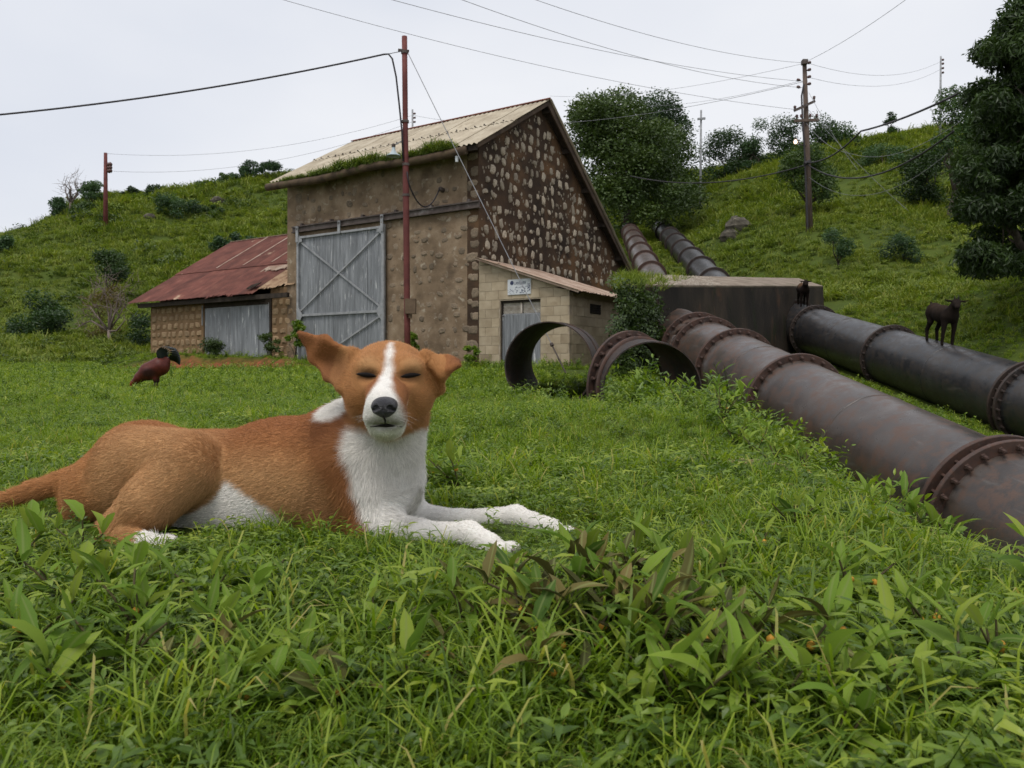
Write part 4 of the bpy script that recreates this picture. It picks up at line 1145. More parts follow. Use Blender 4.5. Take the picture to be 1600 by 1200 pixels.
src = bpy.data.collections.new('plant_sources')     # not linked to the scene: only feeds the ground cover
def source(name, geo, mat):
    v, f, t = geo
    me = mk(name, v, f, mat)
    set_tint(me, t)
    o = bpy.data.objects.new(name, me)
    return o
S_NEAR = [source('tuft', blades(42, (.025, .062), (.0014, .0028), .035, (.2, 1.3), 1, .8), M_GRASS),
          source('tuft', blades(40, (.018, .045), (.0013, .0026), .04, (.3, 1.6), 2, 1.0), M_GRASS),
          source('tuft', blades(22, (.04, .10), (.0018, .0034), .03, (.1, 1.0), 3, .8), M_GRASS),
          source('tuft', rosette(14, (.012, .028), 4, .03), M_WEED),
          source('tuft', rosette(26, (.007, .015), 5, .042, (-.2, .7), .6), M_WEED),
          source('tuft', weed_clump(2, 9, .075, (.018, .036), 6), M_WEED)]
S_MID = [source('clump', blades(36, (.035, .09), (.004, .007), .07, (.3, 1.4), 11, .9), M_GRASS),
         source('clump', blades(30, (.05, .12), (.004, .007), .06, (.2, 1.1), 12, .7), M_GRASS),
         source('clump', rosette(22, (.03, .06), 13, .06), M_WEED),
         source('clump', weed_clump(3, 9, .20, (.045, .08), 14), M_WEED)]
S_HILL = [source('hill_clump', blades(40, (.18, .42), (.018, .034), .30, (.3, 1.2), 21, .8), M_HILL),
          source('hill_clump', blades(34, (.25, .60), (.018, .032), .24, (.2, 1.0), 22, .6), M_HILL),
          source('hill_clump', rosette(46, (.09, .17), 23, .26, (-.1, .9), .55), M_HILL)]
S_COVER = [source('cover', weed_clump(4, 11, .26, (.05, .095), 31), M_WEED), source('cover', weed_clump(5, 9, .34, (.06, .11), 32), M_WEED), source('cover', weed_clump(3, 12, .20, (.05, .08), 33, .45), M_WEED)]

def scatter(name, pts, scl, rotz, tilt, kinds, sources, parent=None):
    """one object: points that carry plant clumps through geometry nodes"""
    col = bpy.data.collections.new(name + '_sources')
    for i, s in enumerate(sources):
        s.name = '%s_%02d' % (name, i)
        col.objects.link(s)
    me = bpy.data.meshes.new(name)
    me.vertices.add(len(pts)); me.vertices.foreach_set('co', np.asarray(pts, np.float32).ravel())
    a = me.attributes.new('scl', 'FLOAT', 'POINT'); a.data.foreach_set('value', np.asarray(scl, np.float32))
    rv = np.stack([tilt[:, 0], tilt[:, 1], rotz], 1)
    a = me.attributes.new('rotv', 'FLOAT_VECTOR', 'POINT'); a.data.foreach_set('vector', rv.astype(np.float32).ravel())
    a = me.attributes.new('pick', 'INT', 'POINT'); a.data.foreach_set('value', np.asarray(kinds, np.int32))
    o = bpy.data.objects.new(name, me); link(o, parent)
    ng = bpy.data.node_groups.new(name + '_nodes', 'GeometryNodeTree')
    ng.interface.new_socket('Geometry', in_out='INPUT', socket_type='NodeSocketGeometry')
    ng.interface.new_socket('Geometry', in_out='OUTPUT', socket_type='NodeSocketGeometry')
    N = ng.nodes
    gi, go = N.new('NodeGroupInput'), N.new('NodeGroupOutput')
    ip = N.new('GeometryNodeInstanceOnPoints'); ci = N.new('GeometryNodeCollectionInfo')
    ci.inputs['Collection'].default_value = col
    ci.inputs['Separate Children'].default_value = True
    ci.inputs['Reset Children'].default_value = True
    ip.inputs['Pick Instance'].default_value = True
    def na(nm, ty):
        q = N.new('GeometryNodeInputNamedAttribute'); q.data_type = ty; q.inputs['Name'].default_value = nm
        return q.outputs['Attribute']
    e2r = N.new('FunctionNodeEulerToRotation')
    lk = ng.links.new
    lk(gi.outputs[0], ip.inputs['Points']); lk(ci.outputs[0], ip.inputs['Instance'])
    lk(na('pick', 'INT'), ip.inputs['Instance Index'])
    lk(na('rotv', 'FLOAT_VECTOR'), e2r.inputs[0]); lk(e2r.outputs[0], ip.inputs['Rotation'])
    lk(na('scl', 'FLOAT'), ip.inputs['Scale'])
    lk(ip.outputs[0], go.inputs[0])
    md = o.modifiers.new('clumps', 'NODES'); md.node_group = ng
    tag(o, kind='stuff')
    return o

def seg_dist(x, y, a, b):
    a, b = np.array(a[:2]), np.array(b[:2]); ab = b - a
    t = np.clip(((x - a[0]) * ab[0] + (y - a[1]) * ab[1]) / (ab @ ab), 0, 1)
    return np.hypot(x - a[0] - t * ab[0], y - a[1] - t * ab[1])

DOG_SEG = [(P(600, 740, 1.16), P(530, 738, 1.215), .085), (P(530, 738, 1.215), P(330, 748, 1.285), .085), (P(330, 748, 1.285), P(130, 770, 1.34), .08), (P(298, 735, 1.19), P(165, 830, 1.165), .045),
           (P(165, 834, 1.165), P(255, 850, 1.09), .03), (P(590, 822, 1.11), P(740, 832, 1.035), .03), (P(740, 832, 1.035), P(790, 858, .985), .032), (P(645, 805, 1.2), P(805, 806, 1.15), .03), (P(805, 806, 1.15), P(885, 834, 1.085), .03), (P(115, 750, 1.36), P(-10, 800, 1.33), .03)]
def allowed(x, y):
    """False where walls, pipes and blocks stand"""
    ok = np.ones(len(x), bool)
    q = np.stack([x - B0[0], y - B0[1]], -1); bx = q @ _a[:2]; by = q @ _b[:2]
    ok &= ~((bx > SX0 - .1) & (bx < .05) & (by > -.02) & (by < BD + .1))
    ok &= ~((bx > -.1) & (bx < AW + .05) & (by > -.05) & (by < AD + .1))
    ok &= seg_dist(x, y, on_pipe(LP0, 3), LB) > .62
    ok &= seg_dist(x, y, on_pipe(RP0, 8), RB) > .62
    for fn, Rr in ((LUP, .55), (RUP, .62)):
        ok &= seg_dist(x, y, fn(22), fn(66)) > Rr
    ok &= ~((seg_dist(x, y, bp(0, dep / 2, 0), bp(Lb, dep / 2, 0)) < dep / 2))
    ok &= seg_dist(x, y, bp(0, 0, 0), bp(Lb, 0, 0)) > .3
    return ok
def visible(x, y, z, Ymin=.3):
    """inside a widened view wedge"""
    return (y > Ymin) & (np.abs(x / np.maximum(y, .05)) < .80) 

def polar(n, r0, r1, dens):
    """sample n points in the wedge with radial density ~ dens(r)*r"""
    rr = np.linspace(r0, r1, 4000); c = np.cumsum(dens(rr) * rr); c /= c[-1]
    r = np.interp(rng.random(n), c, rr); a = rng.uniform(-.74, .74, n) if r0 < 5 else rng.uniform(-.84, .80, n)
    return r * np.sin(a), r * np.cos(a)

# near meadow grass
x, y = polar(42000, .36, 10.5, lambda r: 1 / (1 + (r / 1.3) ** 2))
sx_, sy_ = rng.uniform(-3.2, 2.4, 15000), rng.uniform(-.1, 3.4, 15000); so_ = (np.abs(sx_) > .74 * sy_) & (np.hypot(sx_, sy_) > .45)
x, y = np.r_[x, sx_[so_]], np.r_[y, sy_[so_]]
ok = allowed(x, y); x, y = x[ok], y[ok]
z = height(x, y)
n = len(x)
scl = rng.uniform(.65, 1.2, n) * (.75 + .6 * vnoise(x * 3, y * 3)) * (.78 + np.clip((np.hypot(x, y) - 3) / 8, 0, 1) * .25)
pt_ = vnoise(x * 2.3 + 50, y * 2.3)
kinds = rng.choice(6, n, p=[.28, .26, .10, .15, .16, .05])
weedy = (pt_ > .50) & (rng.random(n) < .45)
kinds[weedy] = rng.choice([3, 4, 5], weedy.sum())
for (a_, b_, r_) in DOG_SEG:
    d = seg_dist(x, y, a_, b_)
    scl = np.where(d < r_ * .95, scl * .25, np.where(d < r_ + .03, scl * .55, np.where(d < r_ + .22, np.minimum(scl, .62), scl)))
camd = np.hypot(x, y)
scl = np.where(camd < .6, scl * np.clip((camd - .2) / .4, .3, 1), scl)
keep = np.ones(n, bool)
tilt = rng.normal(0, .14, (n, 2))
scatter('meadow_grass', np.stack([x, y, z - .004], 1)[keep], scl[keep], rng.uniform(0, 6.283, n)[keep], tilt[keep], kinds[keep], S_NEAR)
# middle ground
x, y = polar(64000, 7.5, 38, lambda r: 1 / (1 + (r / 13.) ** 2))
ok = allowed(x, y)
sb = bank(x, y)[1]
ok &= (sb < .10) | (rng.random(len(x)) < .04)
x, y = x[ok], y[ok]; z = height(x, y); n = len(x)
scl = rng.uniform(.7, 1.25, n) * (.8 + .5 * vnoise(x * .8, y * .8)) * np.clip(np.hypot(x, y) / 16, .62, 1.15)
kinds = rng.choice(4, n, p=[.44, .28, .22, .06])
scatter('field_grass', np.stack([x, y, z - .01], 1), scl, rng.uniform(0, 6.283, n), rng.normal(0, .12, (n, 2)), kinds, S_MID)
# hillsides
x, y = polar(52000, 26, 124, lambda r: 1 / (1 + (r / 40.) ** 2))
ok = allowed(x, y) & ((np.hypot(x, y) > 36) | (x > 6))
x, y = x[ok], y[ok]; z = height(x, y); n = len(x)
scl = rng.uniform(.6, 1.4, n) * (.55 + 1.0 * vnoise(x * .16, y * .16)) * np.clip(np.hypot(x, y) / 60, .75, 1.4)
kinds = rng.choice(3, n, p=[.42, .28, .30])
scatter('hillside_grass', np.stack([x, y, z - .03], 1), scl, rng.uniform(0, 6.283, n), rng.normal(0, .15, (n, 2)), kinds, S_HILL)
# leafy ground cover along the pipe edge, round the cut pipes and in patches of the meadow
cov = []
def patch(px0, px1, py0, py1, Y0, Y1, n, z=None):
    pass
def cpatch(cx, cy, sx, sy, n):
    cov.append(np.stack([rng.normal(cx, sx, n), rng.normal(cy, sy, n)], 1))
for k in np.linspace(0, 1, 14):
    cpatch(.70 + .85 * k, 1.75 + 6.5 * k, .17 + .22 * k, .35, 34 + int(46 * k))
cpatch(1.5, 9.5, .5, .7, 90); cpatch(.5, 11.3, .9, .4, 70); cpatch(1.0, 12.0, .8, .5, 60); cpatch(2.9, 9.5, .4, 1.0, 60); cpatch(3.2, 12.5, .4, 1.2, 60); cpatch(2.0, 13.6, .5, .8, 60)
cpatch(1.5, 16.5, .7, 1.5, 70); cpatch(.6, 20.0, 1.2, .7, 70); cpatch(7.2, 13, .7, 2.5, 200); cpatch(7.6, 18, .7, 2.5, 160); cpatch(6.6, 9.5, .6, 1.2, 90)
[cpatch(*bp(s_, -.7, 0)[:2], .3, .25, 12) for s_ in np.linspace(2.6, 9.0, 9)]; cpatch(.15, .72, .22, .12, 60); cpatch(-.28, .70, .14, .10, 46); cpatch(.42, .95, .12, .16, 46); cpatch(0, .56, .3, .03, 40); cpatch(-3.0, 5.5, 1.6, 1.2, 130); cpatch(-1.4, 3.4, .6, .5, 60); cpatch(-1.2, 9.5, 1.2, .8, 40); cpatch(3.0, 17.3, .5, .4, 50); cpatch(.2, 4.6, .5, .9, 70); cpatch(-2.3, 2.6, .3, .35, 34)
xx_, yy_ = polar(620, 1.7, 9.5, lambda r: 1 / (1 + (r / 4) ** 2)); cov.append(np.stack([xx_, yy_], 1)[xx_ < 1.4])
for bx in np.linspace(-16, -.3, 26):
    q = BL(bx, -.35); cpatch(q[0], q[1], .25, .12, 4)
for bx in np.linspace(-.1, 3.2, 8):
    q = BL(bx, -.3); cpatch(q[0], q[1], .2, .2, 8)
cov = np.concatenate(cov)
x, y = cov[:, 0], cov[:, 1]
ok = allowed(x, y) & (seg_dist(x, y, n0, f0) > .35) 
for (a_, b_, r_) in DOG_SEG: ok &= seg_dist(x, y, a_, b_) > r_ + .12
x, y = x[ok], y[ok]; n = len(x); z = height(x, y)
scl = rng.uniform(.5, 1.1, n) * np.clip(.20 + np.hypot(x, y) * .085, .22, 1.2) * np.where((x < 1.0) & (y < 9) & (y > 1.2), .55, 1.0)
scl *= np.where((x > .5 + .06 * y) & (y > 1.3) & (y < 10) & (x < 3), rng.uniform(1.0, 1.9, n), 1.0)
scl *= np.where(np.abs(x / y + .448) < .05, .4, 1.0) * np.where((np.hypot(x + .1, y - .95) < .42) & (y < 1.1), .7, 1)
scatter('leafy_ground_cover', np.stack([x, y, z - .01], 1), scl, rng.uniform(0, 6.283, n), rng.normal(0, .2, (n, 2)), rng.integers(0, 3, n), S_COVER)

# scrub scattered over the hillsides
def scrub_geo(seed, n=130):
    r = np.random.default_rng(seed); ps, T = [], []
    for i in range(n):
        u_ = r.normal(size=3); u_ /= np.linalg.norm(u_); u_[2] = abs(u_[2]); p_ = u_ * r.uniform(.35, 1.05) * np.array([.62, .62, .55])
        v, f = leaf_geo(r.uniform(.13, .24), r.uniform(.07, .12), .3, .2, 2); v = v @ rotm(r.uniform(0, 6.28), r.uniform(-.3, 1.0), r.uniform(-.6, .6)).T + p_
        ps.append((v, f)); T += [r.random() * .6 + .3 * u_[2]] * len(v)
    v, f = join(ps); return v, f, T
M_SCRUB = leafmat('scrub_foliage', [(0.0, (0.014, 0.026, 0.009)), (0.3, (0.036, 0.062, 0.014)), (0.6, (0.075, 0.115, 0.022)), (1.0, (0.15, 0.18, 0.04))], .5, .25, .2)
S_SCRUB = [source('scrub', scrub_geo(71), M_SCRUB), source('scrub', scrub_geo(72, 90), M_SCRUB), source('scrub', scrub_geo(73, 60), M_HILL)]
x, y = polar(1800, 34, 118, lambda r: 1 / (1 + (r / 60.) ** 2))
ok = allowed(x, y) & (seg_dist(x, y, RUP(22), RUP(66)) > 2.5) & (seg_dist(x, y, LUP(22), LUP(66)) > 2.0)
ok &= (vnoise(x * .09 + 4, y * .09) + .35 * (x < -5) > rng.random(len(x)) * .8 + .35)
x, y = x[ok], y[ok]; z = height(x, y); n = len(x)
scatter('hillside_scrub', np.stack([x, y, z - .1], 1), rng.uniform(.35, 1.0, n) ** 1.5 * np.clip(np.hypot(x, y) / 34, .9, 2.6), rng.uniform(0, 6.28, n), rng.normal(0, .12, (n, 2)), rng.choice(3, n, p=[.4, .3, .3]), S_SCRUB)

# ------------------------------------------------------------------ trees, shrubs
def leaf_cloud(clumps, n, L, W, seed, shell=.55, droop=0.0, flat=.0):
    """leaf faces spread through ellipsoid clumps: list of (centre, (rx,ry,rz))"""
    r = np.random.default_rng(seed)
    C = np.array([c for c, _ in clumps]); R = np.array([q for _, q in clumps])
    wgt = (R[:, 0] * R[:, 1] + R[:, 0] * R[:, 2]); wgt = wgt / wgt.sum()
    k = r.choice(len(C), n, p=wgt)
    u = r.normal(size=(n, 3)); u /= np.linalg.norm(u, axis=1)[:, None]
    rad = np.clip(shell + (1 - shell) * r.random(n) ** .7 + r.normal(0, .12, n), .05, 1.3)
    p = C[k] + u * rad[:, None] * R[k]
    # orientation
    d = r.normal(size=(n, 3)); d[:, 2] = d[:, 2] * .6 - droop; d += u * .5
    d /= np.linalg.norm(d, axis=1)[:, None]
    nn = u * .8 + r.normal(size=(n, 3)) * .7 + np.array([0, 0, .5]); nn -= d * (nn * d).sum(1)[:, None]; nn /= np.linalg.norm(nn, axis=1)[:, None]
    s = np.cross(nn, d)
    l = (r.uniform(.6, 1.25, n) * L)[:, None]; w_ = (r.uniform(.7, 1.2, n) * W)[:, None]
    V = np.stack([p - d * l * .5, p + s * w_ * .5 + d * l * .02, p + d * l * .5 - nn * l * .15, p - s * w_ * .5 + d * l * .02], 1).reshape(-1, 3)
    F = np.arange(n * 4).reshape(n, 4)
    ck = r.random(len(C))
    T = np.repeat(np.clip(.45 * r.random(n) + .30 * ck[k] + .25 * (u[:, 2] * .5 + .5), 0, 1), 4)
    return V, F, T

def branchwork(base, tips, r0, seed, n=6, wob=.08):
    """trunk splitting to tips"""
    r = np.random.default_rng(seed)
    base = np.array(base, float); tips = [np.array(t, float) for t in tips]
    mid = np.mean(tips, 0)
    fork = base * .62 + mid * .38; 
    H = np.linalg.norm(mid - base)
    ps = [tube([base, base * .6 + fork * .4 + r.normal(0, H * .02, 3), fork], [r0 * 1.25, r0, r0 * .8], 8)]
    for t in tips:
        L = np.linalg.norm(t - fork)
        q1 = fork + (t - fork) * .4 + r.normal(0, L * wob, 3) + np.array([0, 0, L * .06]); q2 = fork + (t - fork) * .75 + r.normal(0, L * wob, 3)
        ps.append(tube([fork - (fork - base) * .06, q1, q2, t], [r0 * .6, r0 * .38, r0 * .2, r0 * .06], 6))
        for k in range(3):
            s = q2 if k else q1
            e = s + r.normal(0, min(L * .16, 1.2), 3)
            ps.append(tube([s, (s + e) / 2 + r.normal(0, L * .04, 3), e], [r0 * .2, r0 * .12, r0 * .03], 5))
    return join(ps)

M_BARK = pmat('tree_bark', [(0.3, (0.035, 0.028, 0.022)), (0.7, (0.10, 0.08, 0.062))], 4, 0.95, 0.5, stretch=(3, 3, .6))
M_PALEBARK = pmat('pale_bark', [(0.3, (0.12, 0.09, 0.075)), (0.7, (0.24, 0.19, 0.16))], 4, 0.95, 0.3)
def tmat(name, k=1.0, y=1.0, b=1.0, trans=.25):
    st = [(0.0, (0.010 * k, 0.020 * k, 0.007 * k * b)), (0.3, (0.024 * k * y, 0.046 * k, 0.010 * k * b)), (0.6, (0.050 * k * y, 0.088 * k, 0.016 * k * b)), (1.0, (0.100 * k * y, 0.140 * k, 0.026 * k * b))]
    return leafmat(name, st, .45, trans, .35, spec=.4)
M_T_LIGHT = tmat('broad_leaf_light', 1.05, 1.05, 1.0, .18)
M_T_DARK = tmat('broad_leaf_dark', .95, .85, 1.3)
M_T_MANGO = tmat('mango_leaf', 1.0, 1.0, 1.0)
M_T_BUSH = tmat('scrub_leaf', 1.05, .95, 1.2)
M_T_FAR = tmat('far_scrub_leaf', 1.25, .9, 1.9)

def tree(name, label, base, clumps, n, L, W, mat, seed, r0=.2, bark=None, droop=0, group=None, shell=.5, cat='tree', ntips=6):
    base = np.array(base, float)
    t = thing(name, label, cat, base, group=group)
    V, F, T = leaf_cloud(clumps, n, L, W, seed, shell, droop)
    o = obj('crown', V, F, mat, t, off=base); set_tint(o.data, T)
    r = np.random.default_rng(seed)
    tips = [np.array(c) - np.array([0, 0, .3 * q[2]]) for c, q in clumps]
    if len(tips) > ntips: tips = [tips[i] for i in r.choice(len(tips), ntips, replace=False)]
    obj('trunk', *branchwork(base - [0, 0, .3], tips, r0, seed), bark or M_BARK, t, smooth=True, off=base)
    return t
def cl(px, py, Y, rpx, asp=.8, dy=0.0, seed=None):
    """one ellipsoid clump about a photo pixel at depth Y+dy, radius in photo pixels"""
    r = rpx * (Y + dy) / FPX
    return (P(px, py, Y + dy), (r, r * 1.0, r * asp))
def on_ground(px, Y, dz=-.1):
    X = (px - 800) / FPX * Y
    return np.array([X, Y, hz(X, Y) + dz])
rr_ = np.random.default_rng(5)
def fill(outline, Y, n, rpx, depth, seed):
    """clumps spread inside a silhouette given as rows (py, px_left, px_right)"""
    r = np.random.default_rng(seed)
    ys = np.array([o[0] for o in outline], float); xl = np.array([o[1] for o in outline], float); xr = np.array([o[2] for o in outline], float)
    out = []
    for i in range(n):
        py = r.uniform(ys[0], ys[-1]); a, b = np.interp(py, ys, xl), np.interp(py, ys, xr)
        rp = r.uniform(*rpx)
        px = r.uniform(a + rp * .6, max(b - rp * .6, a + rp * .7))
        out.append(cl(px, py, Y, rp, r.uniform(.6, .9), r.uniform(-depth, depth)))
    return out
# the two big trees above the pipes
tree('broadleaf_tree', 'large broad-leaved green tree behind the barn gable', on_ground(985, 64), fill([(158, 900, 985), (185, 885, 1030), (230, 880, 1085), (290, 890, 1110), (345, 905, 1100)], 64, 80, (20, 38), 3.4, 1), 42000, .30, .15, M_T_LIGHT, 101, .35, shell=.6)
tree('broadleaf_tree', 'darker rounded tree rising behind the big broad-leaved tree', on_ground(1035, 76), fill([(162, 970, 1050), (190, 965, 1085), (240, 960, 1090), (300, 975, 1090)], 76, 44, (22, 36), 2.5, 2), 20000, .30, .14, M_T_DARK, 102, .35, shell=.75)
tree('broadleaf_tree', 'dark leafy undergrowth tree at the top of the penstock pipes', on_ground(1010, 88), fill([(300, 930, 1090), (345, 945, 1065), (372, 955, 1050)], 88, 18, (14, 24), 2.0, 3), 7000, .34, .17, M_T_DARK, 103, .3, shell=.5, ntips=4)
# trees on the right skyline
tree('skyline_tree', 'dark flat-topped tree on the skyline past the lattice pole', on_ground(1120, 78), fill([(208, 1090, 1170), (240, 1080, 1195), (300, 1080, 1180)], 78, 36, (14, 24), 1.5, 4), 13000, .26, .12, M_T_DARK, 104, .22, shell=.4)
tree('skyline_tree', 'spindly open tree on the skyline with thin upper branches', on_ground(1186, 76), fill([(186, 1178, 1206), (215, 1160, 1214), (255, 1150, 1212), (292, 1155, 1205)], 76, 18, (9, 15), 1.0, 5), 3600, .24, .10, M_T_FAR, 105, .16, shell=.3)
tree('skyline_tree', 'dark dense tree on the skyline behind the utility pole', on_ground(1228, 74), fill([(196, 1208, 1305), (230, 1196, 1322), (276, 1200, 1318)], 74, 32, (16, 26), 1.2, 6), 14000, .26, .12, M_T_DARK, 106, .2, shell=.55)
tree('leafy_bush', 'round green bush right behind the utility pole', on_ground(1262, 52), fill([(235, 1238, 1290), (265, 1218, 1308), (308, 1222, 1304)], 52, 20, (16, 26), 1.0, 7), 9000, .20, .10, M_T_BUSH, 107, .14, shell=.55, cat='bush')
tree('skyline_tree', 'dark spreading tree between the utility pole and the small conifer', on_ground(1325, 72), fill([(200, 1296, 1350), (236, 1282, 1372), (280, 1286, 1364)], 72, 24, (15, 23), 1.0, 8), 9000, .24, .12, M_T_DARK, 108, .18, shell=.5)
tree('skyline_tree', 'small pointed conifer alone on the right skyline', on_ground(1391, 73), fill([(176, 1388, 1394), (190, 1382, 1401), (208, 1378, 1405)], 73, 9, (5, 9), .4, 9), 1500, .20, .09, M_T_DARK, 109, .12, shell=.3)
tree('leafy_bush', 'dark green bush on the slope below the right skyline', on_ground(1440, 50), fill([(235, 1422, 1468), (270, 1402, 1485), (318, 1408, 1480)], 50, 20, (15, 24), 1.0, 10), 8000, .20, .10, M_T_BUSH, 110, .12, shell=.5, cat='bush')
tree('leafy_bush', 'low grey green bush on the right slope below the dark bush', on_ground(1412, 38), fill([(372, 1385, 1440), (400, 1370, 1450), (420, 1380, 1445)], 38, 10, (12, 20), .8, 11), 3200, .13, .06, M_T_FAR, 111, .08, shell=.4, cat='bush')
tree('leafy_bush', 'small bush on the open slope right of the utility pole foot', on_ground(1308, 38), fill([(362, 1290, 1325), (385, 1280, 1335), (398, 1285, 1330)], 38, 7, (10, 16), .6, 12), 1800, .13, .06, M_T_FAR, 112, .06, shell=.4, cat='bush')
tree('leafy_bush', 'wide low bush at the slope top beside the small conifer', on_ground(1375, 62), fill([(232, 1350, 1420), (255, 1345, 1425)], 62, 9, (10, 16), .8, 13), 2600, .2, .1, M_T_FAR, 113, .08, shell=.4, cat='bush')
tree('skyline_tree', 'dark leafy tree behind the drooping tree on the right', on_ground(1485, 44), fill([(145, 1475, 1540), (185, 1452, 1560), (215, 1450, 1560), (240, 1462, 1540)], 44, 16, (16, 26), 1.2, 14), 6500, .20, .09, M_T_DARK, 114, .2, shell=.5)
# the near drooping tree at the right edge
mb = on_ground(1640, 20.5)
mc = fill([(-40, 1612, 1690), (30, 1556, 1700), (80, 1526, 1700), (140, 1512, 1700), (200, 1502, 1700), (260, 1496, 1700), (320, 1492, 1700), (370, 1492, 1690), (418, 1502, 1670)], 20.5, 170, (20, 36), 1.6, 15) + fill([(40, 1680, 1760), (150, 1690, 1840), (280, 1690, 1850), (390, 1680, 1800)], 20.5, 40, (28, 44), 2.2, 16)
tree('drooping_tree', 'large dark tree with drooping narrow leaves above the black pipe', mb, mc, 118000, .20, .058, M_T_MANGO, 115, .26, droop=.9, shell=.5, ntips=12)
# left hillside
def bare_tree(name, label, px, Y, tops, r0, seed, mat, extra=0):
    base = on_ground(px, Y)
    t = thing(name, label, 'tree', base)
    r = np.random.default_rng(seed)
    tips = [P(a, b, Y + r.uniform(-.8, .8)) for a, b in tops]
    v, f = branchwork(base - [0, 0, .2], tips, r0, seed, wob=.10)
    ps = [(v, f)]
    for tp in tips:
        for k in range(7 + extra):
            L = np.linalg.norm(tp - base) * .22
            s = tp + (base - tp) * r.uniform(0, .35) + r.normal(0, L * .2, 3)
            e = s + r.normal(0, L * .55, 3) + np.array([0, 0, L * .35])
            ps.append(tube([s, (s + e) / 2 + r.normal(0, L * .1, 3), e], [r0 * .12, r0 * .08, r0 * .03], 4, False))
    obj('trunk', *join(ps), mat, t, smooth=True, off=base)
    return t, base
bare_tree('bare_tree', 'leafless pale tree standing on the far hilltop', 110, 90, [(96, 285), (104, 276), (113, 272), (122, 278), (129, 288), (99, 292), (118, 284)], .17, 31, M_PALEBARK, 6)
tree('leafy_bush', 'flat dark bush beside the leafless tree on the hilltop', on_ground(142, 90), fill([(288, 130, 158), (298, 122, 164), (306, 128, 160)], 90, 9, (7, 11), .8, 16), 2400, .26, .13, M_T_FAR, 116, .1, shell=.4, cat='bush')
tree('leafy_bush', 'dark bush on the hill edge below the leafless tree', on_ground(92, 88), fill([(312, 82, 100), (325, 76, 108), (336, 78, 104)], 88, 7, (7, 11), .8, 17), 2000, .26, .13, M_T_FAR, 117, .1, shell=.4, cat='bush')
tree('leafy_bush', 'long low bush under the leafless tree on the hill edge', on_ground(128, 86), fill([(320, 108, 150), (338, 104, 158)], 86, 9, (8, 12), .8, 18), 2400, .26, .13, M_T_BUSH, 118, .1, shell=.4, cat='bush')
bare_tree('bare_tree', 'small wispy tree at the outer end of the far hill', 52, 88, [(34, 352), (46, 342), (58, 338), (63, 345)], .07, 32, M_PALEBARK)
for i, (px, py, rp, lb) in enumerate(((247, 296, 13, 'round dark bush on the far skyline past the hillside pole'), (275, 318, 20, 'largest dark bush on the far hillside above the shed'), (322, 287, 10, 'small bush on the far skyline above the shed roof'), (352, 278, 12, 'bush on the far skyline near the roof gutter'),
                                      (386, 266, 15, 'tall bush on the far skyline beside the barn roof'), (421, 258, 13, 'dark bush on the far skyline touching the barn roof end'), (205, 300, 9, 'low bush on the skyline by the hillside pole'), (362, 372, 17, 'dark bush just behind the shed roof ridge'),
                                      (440, 290, 10, 'low bush on the hillside beside the barn wall'), (330, 330, 10, 'scrubby bush between the rocks on the far hillside'))):
    Y = 96 if py < 310 else (84 if py < 350 else 66)
    tree('leafy_bush', lb, on_ground(px, Y), [cl(px + rr_.normal(0, rp * .95), py + rr_.normal(0, rp * .34) + 3, Y, rp * rr_.uniform(.25, .75), .8, rr_.normal(0, 1)) for k in range(14)], 2600, .26, .13, M_T_FAR if i % 3 else M_T_BUSH, 130 + i, .1, shell=.4, cat='bush', ntips=3)
tree('leafy_bush', 'big dark green bush at the hill foot past the shed', on_ground(62, 40), fill([(462, 30, 90), (495, 12, 112), (530, 8, 120), (552, 15, 110)], 40, 22, (16, 26), 1.2, 41), 9000, .17, .085, M_T_DARK, 141, .12, shell=.5, cat='bush')
tree('leafy_bush', 'dull green bush on the hillside above the brown bare tree', on_ground(172, 52), fill([(392, 155, 190), (412, 146, 202), (432, 150, 198)], 52, 9, (12, 18), .8, 42), 3000, .2, .1, M_T_BUSH, 142, .1, shell=.45, cat='bush')
tree('leafy_bush', 'small dark bush on the terrace edge of the far hill', on_ground(8, 66), fill([(374, 0, 18), (388, -6, 24)], 66, 7, (8, 12), .8, 43), 1500, .22, .11, M_T_FAR, 143, .08, shell=.4, cat='bush')
bare_tree('bare_tree', 'brown half-bare tree with tangled twigs beside the shed', 172, 37, [(128, 478), (150, 440), (165, 425), (188, 445), (206, 442), (215, 500), (120, 500), (195, 475), (140, 455)], .10, 33, M_PALEBARK, 10)
tree('leafy_bush', 'brownish scrub tangled under the half-bare tree', on_ground(170, 38.5), fill([(450, 140, 195), (500, 115, 218), (548, 108, 232)], 38.5, 20, (14, 24), .9, 44), 4600, .11, .045, tmat('brown_scrub_leaf', 1.0, 2.2, 1.2), 144, .07, shell=.2, cat='bush')
tree('leafy_bush', 'dark shrub in the corner between shed wall and hill', on_ground(222, 36.5), fill([(500, 205, 234), (540, 195, 234), (556, 192, 232)], 36.5, 10, (11, 17), .6, 45), 2600, .13, .065, M_T_DARK, 145, .06, shell=.45, cat='bush')
